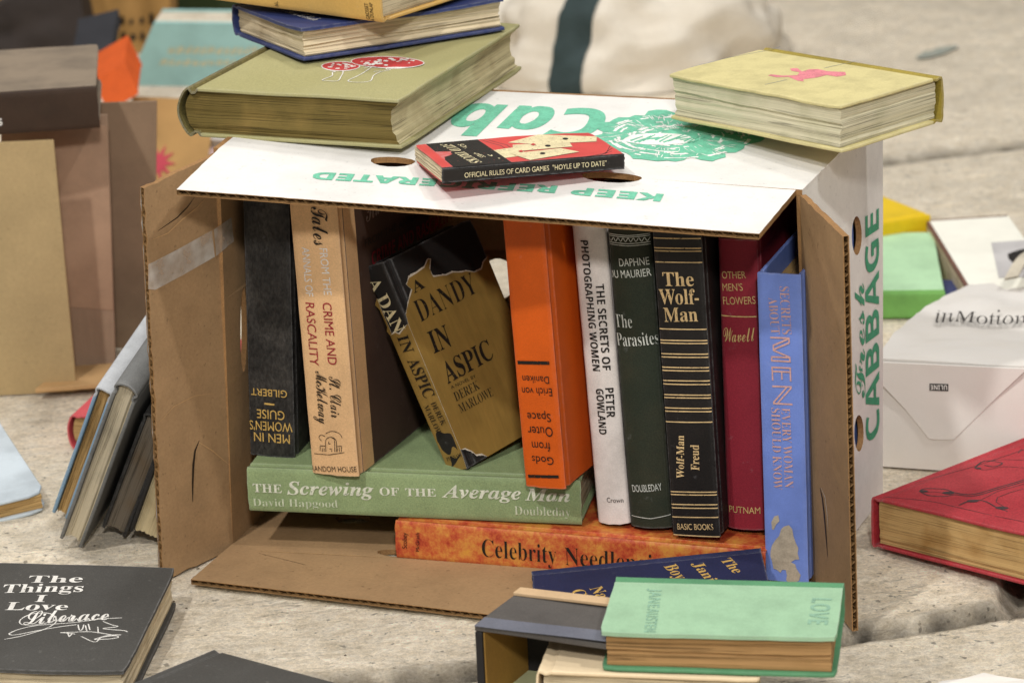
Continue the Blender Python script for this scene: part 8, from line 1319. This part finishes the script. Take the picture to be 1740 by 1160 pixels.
# front pile: slipcase, cream and pale green books under the mint book
zt = .07
case_ = thing('slipcase', at(905, 1160, 0), 'open black case with a dark grey lid standing left of the mint green book', 'slipcase')
dk = M('slipcase_grey_cloth', (84, 80, 76), fine=.15, stain=.15, bump=.25); bk_ = M('slipcase_black_paper', (38, 36, 36), fine=.1, bump=.1); tn = M('slipcase_tan_paper', (196, 166, 128), fine=.06)
c00, c10, c01 = at(806, 1062, zt), at(1046, 1093, zt), at(884, 1003, zt); c11 = c10+(c01-c00)
slab3('top_panel', case_, c00, c10, c01, (0, 0, -.004), dk, warp=.002)
k0, k1 = c00.lerp(c01, .84)+Vector((0, 0, .0004)), c10.lerp(c11, .84)+Vector((0, 0, .0004))
slab3('tan_strip', case_, k0, k1, c01+Vector((0, 0, .0004)), (0, 0, .0025), tn, warp=.001)
slab3('edge_strip', case_, c00+Vector((0, -.0016, .0004)), c10+Vector((0, -.0016, .0004)), c00.lerp(c01, .22)+Vector((0, 0, .0005)), (0, 0, .0006), M('slipcase_slate_cloth', (104, 106, 116), fine=.12), warp=.0015)
dn = Vector((0, 0, -zt+.002)); dz = Vector((0, 0, -.0042))
slab3('left_panel', case_, c00+dz, c01+dz, c00+dn, (c10-c00).normalized()*.0045, bk_)
slab3('lining', case_, c00.lerp(c01, .02)+dz+(c10-c00).normalized()*.0048, c01+dz+(c10-c00).normalized()*.0048, c00.lerp(c01, .02)+dn+(c10-c00).normalized()*.0048, (c10-c00).normalized()*.001, M('slipcase_ochre_lining', (142, 108, 48), fine=.1))
slab3('back_panel', case_, c01+dz, c11+dz, c01+dn, (c00-c01).normalized()*.0045, bk_)
def loose(name, label, pts, z, T, m, pgm_, words=None, cat='book', spine_front=False, spine=None):
    """small book given by three corners of its upper board (front-left, front-right, back-left)"""
    a, c, d = (at(*p, z) for p in pts); ex_ = (c-a).normalized(); ey = (d-a); Ln_ = ey.length; ey.normalize()
    ez = ex_.cross(ey).normalized(); ey = ez.cross(ex_); R = tuple(tuple(r) for r in Matrix((ex_, ey, ez)).transposed())
    if spine_front:
        R = tuple(tuple(r) for r in Matrix((ey, -ex_, ez)).transposed())
        return case_book(name, label, m, pgm_, None, seed=3, spine=spine, pose=(c-ez*T, R, (Ln_, (c-a).length, T)), cat=cat, bulge=.0008, groove=.0004)[0]
    return case_book(name, label, m, pgm_, None, seed=len(name)*7+int(z*1e3), pose=(a-ez*T, R, ((c-a).length, Ln_, T)), cat=cat, bulge=.001)[0]
loose('cr', 'cream covered book directly beneath the mint green book', [(912, 1139), (1290, 1154), (942, 1086)], .0535, .036, M('cream_cloth', (226, 204, 168), fine=.04, stain=.08, bump=.1), cream_pg)
loose('pg', 'pale green book lowest in the front pile inside the slipcase', [(820, 1185), (1040, 1196), (900, 1128)], .018, .016, M('pale_green_cloth', (200, 202, 156), fine=.04), cream_pg)
scr = [at(x, y, -.0075+dz_) for x, y, dz_ in ((1572, 1168, 0), (1600, 1156, .001), (1640, 1151, .003), (1672, 1142, .004), (1700, 1148, .003), (1745, 1154, .001), (1780, 1180, 0), (1600, 1195, 0))]
mb = MB(); mb.add(scr, tessellate_polygon([scr]), bagm); k = [p+Vector((0, 0, -.0004)) for p in scr]; mb.add(k, [t[::-1] for t in tessellate_polygon([k])], bagm)
for i in range(len(scr)): j = (i+1) % len(scr); mb.add([scr[i], scr[j], k[j], k[i]], [(0, 1, 2, 3)], bagm)
tag(mb.build('paper_scrap', None, smooth=0), 'torn white paper scrap on the stone at the bottom right corner', 'paper')
# left: brown carton with boards, a dark book on top
b1 = M('tan_chipboard', (172, 148, 106), fine=.06, fscale=300, stain=.1, sscale=14, speck=.2); b2 = M('pinkish_chipboard', (158, 131, 108), fine=.07, fscale=200, stretch=(1, 1, .1), stain=.14, sscale=10); b3_ = M('brown_chipboard', (140, 116, 92), fine=.05, stain=.2, sscale=8)
f0, f1 = at(-90, 676), at(131, 666); t1 = aty(92, 236, f1.y+.004)
crt = thing('chipboard_box', f1, 'open tan chipboard box standing behind the leaning books', 'box')
dx = f1-f0; dx.z = 0
slab3('front_flap', crt, f0, f1, Vector((f0.x+(t1.x-f1.x), f0.y, t1.z)), (0, .003, 0), b1)
g1 = at(197, 628); g0 = at(20, 632); t2 = aty(180, 197, g1.y); t20 = aty(0, 200, g0.y)
slab3('middle_panel', crt, g0, g1, t20, (0, .003, 0), b2)
slab3('tape_band', crt, g0.lerp(t20, .28)+Vector((0, -.0006, 0)), g1.lerp(t2, .24)+Vector((0, -.0006, 0)), t20+Vector((0, -.0006, 0)), (0, .0005, 0), M('brown_paper_tape', (170, 138, 112), fine=.05, rough=.5))
h1 = at(262, 590); h0 = at(100, 596); t3 = aty(258, 176, h1.y); t30 = aty(100, 178, h0.y)
slab3('back_panel', crt, h0, h1, t30, (0, .003, 0), b3_)
slab3('bottom_flap', crt, at(60, 668, .006), at(190, 658, .006), at(110, 630, .006), (0, 0, .004), M('kraft_bottom_board', (190, 152, 104), fine=.06))
slab3('side_panel', crt, g0, h0, t20, (.003, 0, 0), b2)
zt2 = t2.z+.002; dkb = M('brown_cloth_sheen', (138, 121, 100), rough=.45, fine=.08, stain=.2, bump=.2, spec=.6)  # cover paler than the dark brown spine: its grazing gloss put into the colour
WORDS['db'] = [('s', 'us', 'sansb', (.008, .088, .008, .078), .006, 'white')]
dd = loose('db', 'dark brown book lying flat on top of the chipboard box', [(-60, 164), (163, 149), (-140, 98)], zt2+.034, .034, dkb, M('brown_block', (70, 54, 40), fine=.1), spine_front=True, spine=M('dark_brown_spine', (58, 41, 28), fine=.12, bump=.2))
# far things, each standing on the floor where it is seen
def crumple(name, label, cat, c, sx, sy, sz, m, amp=.16, seed=0, parts=None, nu=40, nv=24, e=.75):
    t = thing(name, c, label, cat); mb = MB()
    def P(u, v, k=1.0):
        a, q = u*2*math.pi, (v*.5)*math.pi
        ca, sa, cq, sq_ = math.cos(a), math.sin(a), math.cos(q), math.sin(q)
        pw = lambda x: math.copysign(abs(x)**e, x)
        d = Vector((pw(ca)*pw(cq), pw(sa)*pw(cq), pw(sq_))); n = 1+amp*(nz(d.x*1.6+seed, d.y*1.6, d.z*1.6)+.5*nz(d.x*4, d.y*4+seed, d.z*4)+.22*abs(nz(d.x*9, d.y*9, d.z*9+seed)))
        return Vector((d.x*sx*n*k, d.y*sy*n*k, d.z*sz*n*k))
    mb.grid(P, nu, nv, m); mb.build('body', t, smooth=1.2)
    return t, P
canvas = M('cream_canvas', (220, 211, 195), fine=.05, fscale=300, stain=.2, stain_rgb=(180, 164, 138), sscale=9, bump=.15, dent=.8, dscale=9)
cb = at(1075, 165); t, P = crumple('canvas_bag', 'slumped cream canvas bag with a dark green stripe behind the carton', 'bag', cb+Vector((.0, .16, 0)), .19, .15, .155, canvas, amp=.26, seed=3.3, e=1.02, nu=90, nv=50)
mb = MB(); gs = M('dark_green_webbing', (52, 66, 66), fine=.1)
mb.grid(lambda u, v: P((.665+.035*u+.06*v**2), v, 1.015), 6, 40, gs); mb.build('stripe', t, smooth=1.2)
tl = M('teal_cloth', (160, 200, 196), fine=.05, stain=.1, bump=.06)
q0, q1, q2 = at(215, 146, .05), at(450, 150, .05), at(262, 38, .13)
tb_ = thing('book', q0, 'pale teal book with cream lettering propped on pale books', 'book')
eu, ev = (q1-q0), (q2-q0); tn_ = eu.cross(ev).normalized(); 
slab3('front_cover', tb_, q0, q1, q2, tn_*-.003, tl); slab3('page_block', tb_, q0-tn_*.0035+ev*.02, q1-tn_*.0035+ev*.02, q2-tn_*.0035-ev*.02, tn_*-.024, white_pg); slab3('back_cover', tb_, q0-tn_*.028, q1-tn_*.028, q2-tn_*.028, tn_*-.003, tl)
mb = MB()
rg = random.Random(6); o_ = tb_.matrix_world.translation
for y0, x0, x1, h in ((.5, .19, 1.0, .15), (.32, .17, .78, .13)):
    x = x0
    while x < x1:
        w_ = rg.uniform(.03, .055)
        for k in range(3):
            a_, b_ = (x+w_*k*.32, x+w_*(k*.32+.2)); lo, hi = rg.uniform(0, .3), rg.uniform(.6, 1)
            mb.add([q0+eu*p_+ev*(y0+h*r_)+tn_*.0008-o_ for p_, r_ in ((a_, lo), (b_, lo), (b_+.006, hi), (a_+.006, hi))], [(0, 1, 2, 3)], INKS['cream'])
        x += w_+.012
mb.build('lettering', tb_, smooth=0, weld=False)
wp = loose('wl', 'white covered book lying under the propped teal book', [(285, 232), (460, 240), (262, 176)], .03, .028, bagm, white_pg)
pk = loose('pk', 'pale pink book lying on the floor behind the carton corner', [(322, 262), (450, 272), (352, 236)], .02, .018, M('pale_pink_cloth', (206, 176, 170), fine=.04), white_pg)
# tan sheet of card with a red star
ks = M('tan_card', (168, 130, 78), fine=.05, stain=.12, sscale=12); n0, n1, n2 = at(200, 330, .004), at(345, 338, .004), aty(225, 165, at(200, 330).y+.09)
sh = thing('card_folder', n0, 'tan card folder with a red star leaning behind the chipboard box', 'folder'); slab3('card', sh, n0, n1, n2, (0, .004, 0), ks)
mb = MB(); stp = []; eu, ev = n1-n0, n2-n0; nn = eu.cross(ev).normalized(); nn = nn if nn.y < 0 else -nn
for i in range(20): rr = (.2 if i % 2 == 0 else .085); stp.append(n0+eu*(.42+rr*math.cos(i*math.pi/10)*1.1)+ev*(.33+rr*math.sin(i*math.pi/10)*1.0)+nn*.001-n0)
mb.add(stp, tessellate_polygon([stp]), M('star_red', (176, 62, 74))); mb.build('star', sh, smooth=0, weld=False)
# orange, black books at the far left
def prop(name, label, P, Q, S, th, m, pm):
    t = thing(name, P, label, 'book'); n = Vector(th); k = n.normalized()*.003
    slab3('front_cover', t, P, Q, S, k, m); e, g = (Q-P)*.02, (S-P)*.02
    slab3('page_block', t, P+e+g+k, Q-e+g+k, S+e-g+k, n-2*k, pm); slab3('back_cover', t, P+n-k, Q+n-k, S+n-k, k, m); return t
om = M('orange_cloth', (206, 88, 30), fine=.05); prop('book', 'bright orange book tilted up behind the dark brown book', aty(183, 190, 2.95), aty(236, 160, 2.95), aty(158, 138, 2.97), (.0, .05, .02), om, om)
bm2 = M('blue_black_cloth', (46, 46, 50), fine=.08); prop('book', 'black book leaning behind the bright orange book', aty(120, 140, 3.1), aty(192, 122, 3.1), aty(118, 106, 3.12), (0, .09, .03), bm2, bm2)
dbg = at(70, 118); bm_ = M('dark_brown_bag_paper', (52, 44, 40), fine=.06, stain=.2, bump=.1)
dbx = thing('paper_bag', dbg, 'dark brown paper bag with white lettering at the top left corner', 'bag')
l0, l1 = at(-60, 128), at(158, 130); l2, l3 = aty(-60, 40, l0.y+.02), aty(128, -60, l1.y+.03)
mb = MB(); oo = dbg
def DB(u, v, w): lo = l0.lerp(l1, u); hi = l2.lerp(l3, u); p = lo.lerp(hi, v)+Vector((0, .1*w*(1-.4*v), 0)); return p-oo+Vector((0, .008*nz(u*4, v*4, w), 0))
mb.box(DB, 14, 14, 3, bm_); mb.build('bag_body', dbx, smooth=.8)
mb = MB()
for s_, u0, v0, uu_, h in (('Bull', .5, .13, .2, .14), ('city', .72, .03, .18, .09)):
    v, f = glyphs(s_, 'serifbi'); mb.add([Vector(DB(u0+uu_*x, v0+h*y, 0))+Vector((0, -.002, 0)) for x, y in v], f, INKS['white'])
mb.build('lettering', dbx, smooth=0, weld=False)
tp_ = at(215, 118); kb = thing('paper_bag', tp_+Vector((0, .06, 0)), 'tan paper bag printed with black bands behind the teal book', 'bag')
l0, l1 = at(120, 116)+Vector((0, .1, 0)), at(275, 122)+Vector((0, .1, 0)); hh = .26; oo = kb.matrix_world.translation; kp = M('tan_bag_paper', (166, 126, 70), fine=.06, stain=.2, sscale=14, bump=.1)
mb = MB()
def KB(u, v, w): p = l0.lerp(l1, u)+Vector((.02*v*(u-.2), .1*w+.02*v, hh*v)); return p-oo+Vector((0, .014*nz(u*5, v*5, w*2+1), 0))
mb.box(KB, 14, 16, 3, kp); mb.build('bag_body', kb, smooth=.8)
rg = random.Random(2)
for v0 in (.06, .14, .40, .47):
    mb = MB()
    for i in range(9):
        u0 = .04+i*.105; a_, b_ = rg.uniform(.03, .09), rg.uniform(.03, .06)
        mb.add([Vector(KB(x, y, 0))+Vector((0, -.003, 0)) for x, y in ((u0, v0), (u0+a_, v0+.01), (u0+a_*.9, v0+b_), (u0+.01, v0+b_))], [(0, 1, 2, 3)], INKS['ink'])
    mb.build('printed_band', kb, smooth=0, weld=False)
gn = at(345, 40); crumple('cloth_bundle', 'dark green cloth bundle behind the teal book', 'cloth', gn+Vector((.02, .1, 0)), .12, .08, .14, M('dark_green_cloth_bundle', (44, 56, 26), fine=.1), seed=7.7)
crumple('cloth_bundle', 'ochre cloth bundle at the very top left corner', 'cloth', at(-10, 70)+Vector((0, .35, 0)), .1, .1, .2, M('ochre_canvas', (196, 148, 84), fine=.06), seed=1.7)
loose('sa', 'salmon pink book far behind the canvas bag on the right', [(1215, 42), (1318, 22), (1230, 2)], .03, .03, M('salmon_cloth', (208, 128, 100), fine=.05), white_pg)
loose('rb', 'brownish red book far behind the stack of books', [(850, 36), (925, 28), (862, 4)], .02, .02, M('brick_cloth', (170, 120, 100), fine=.05), white_pg)
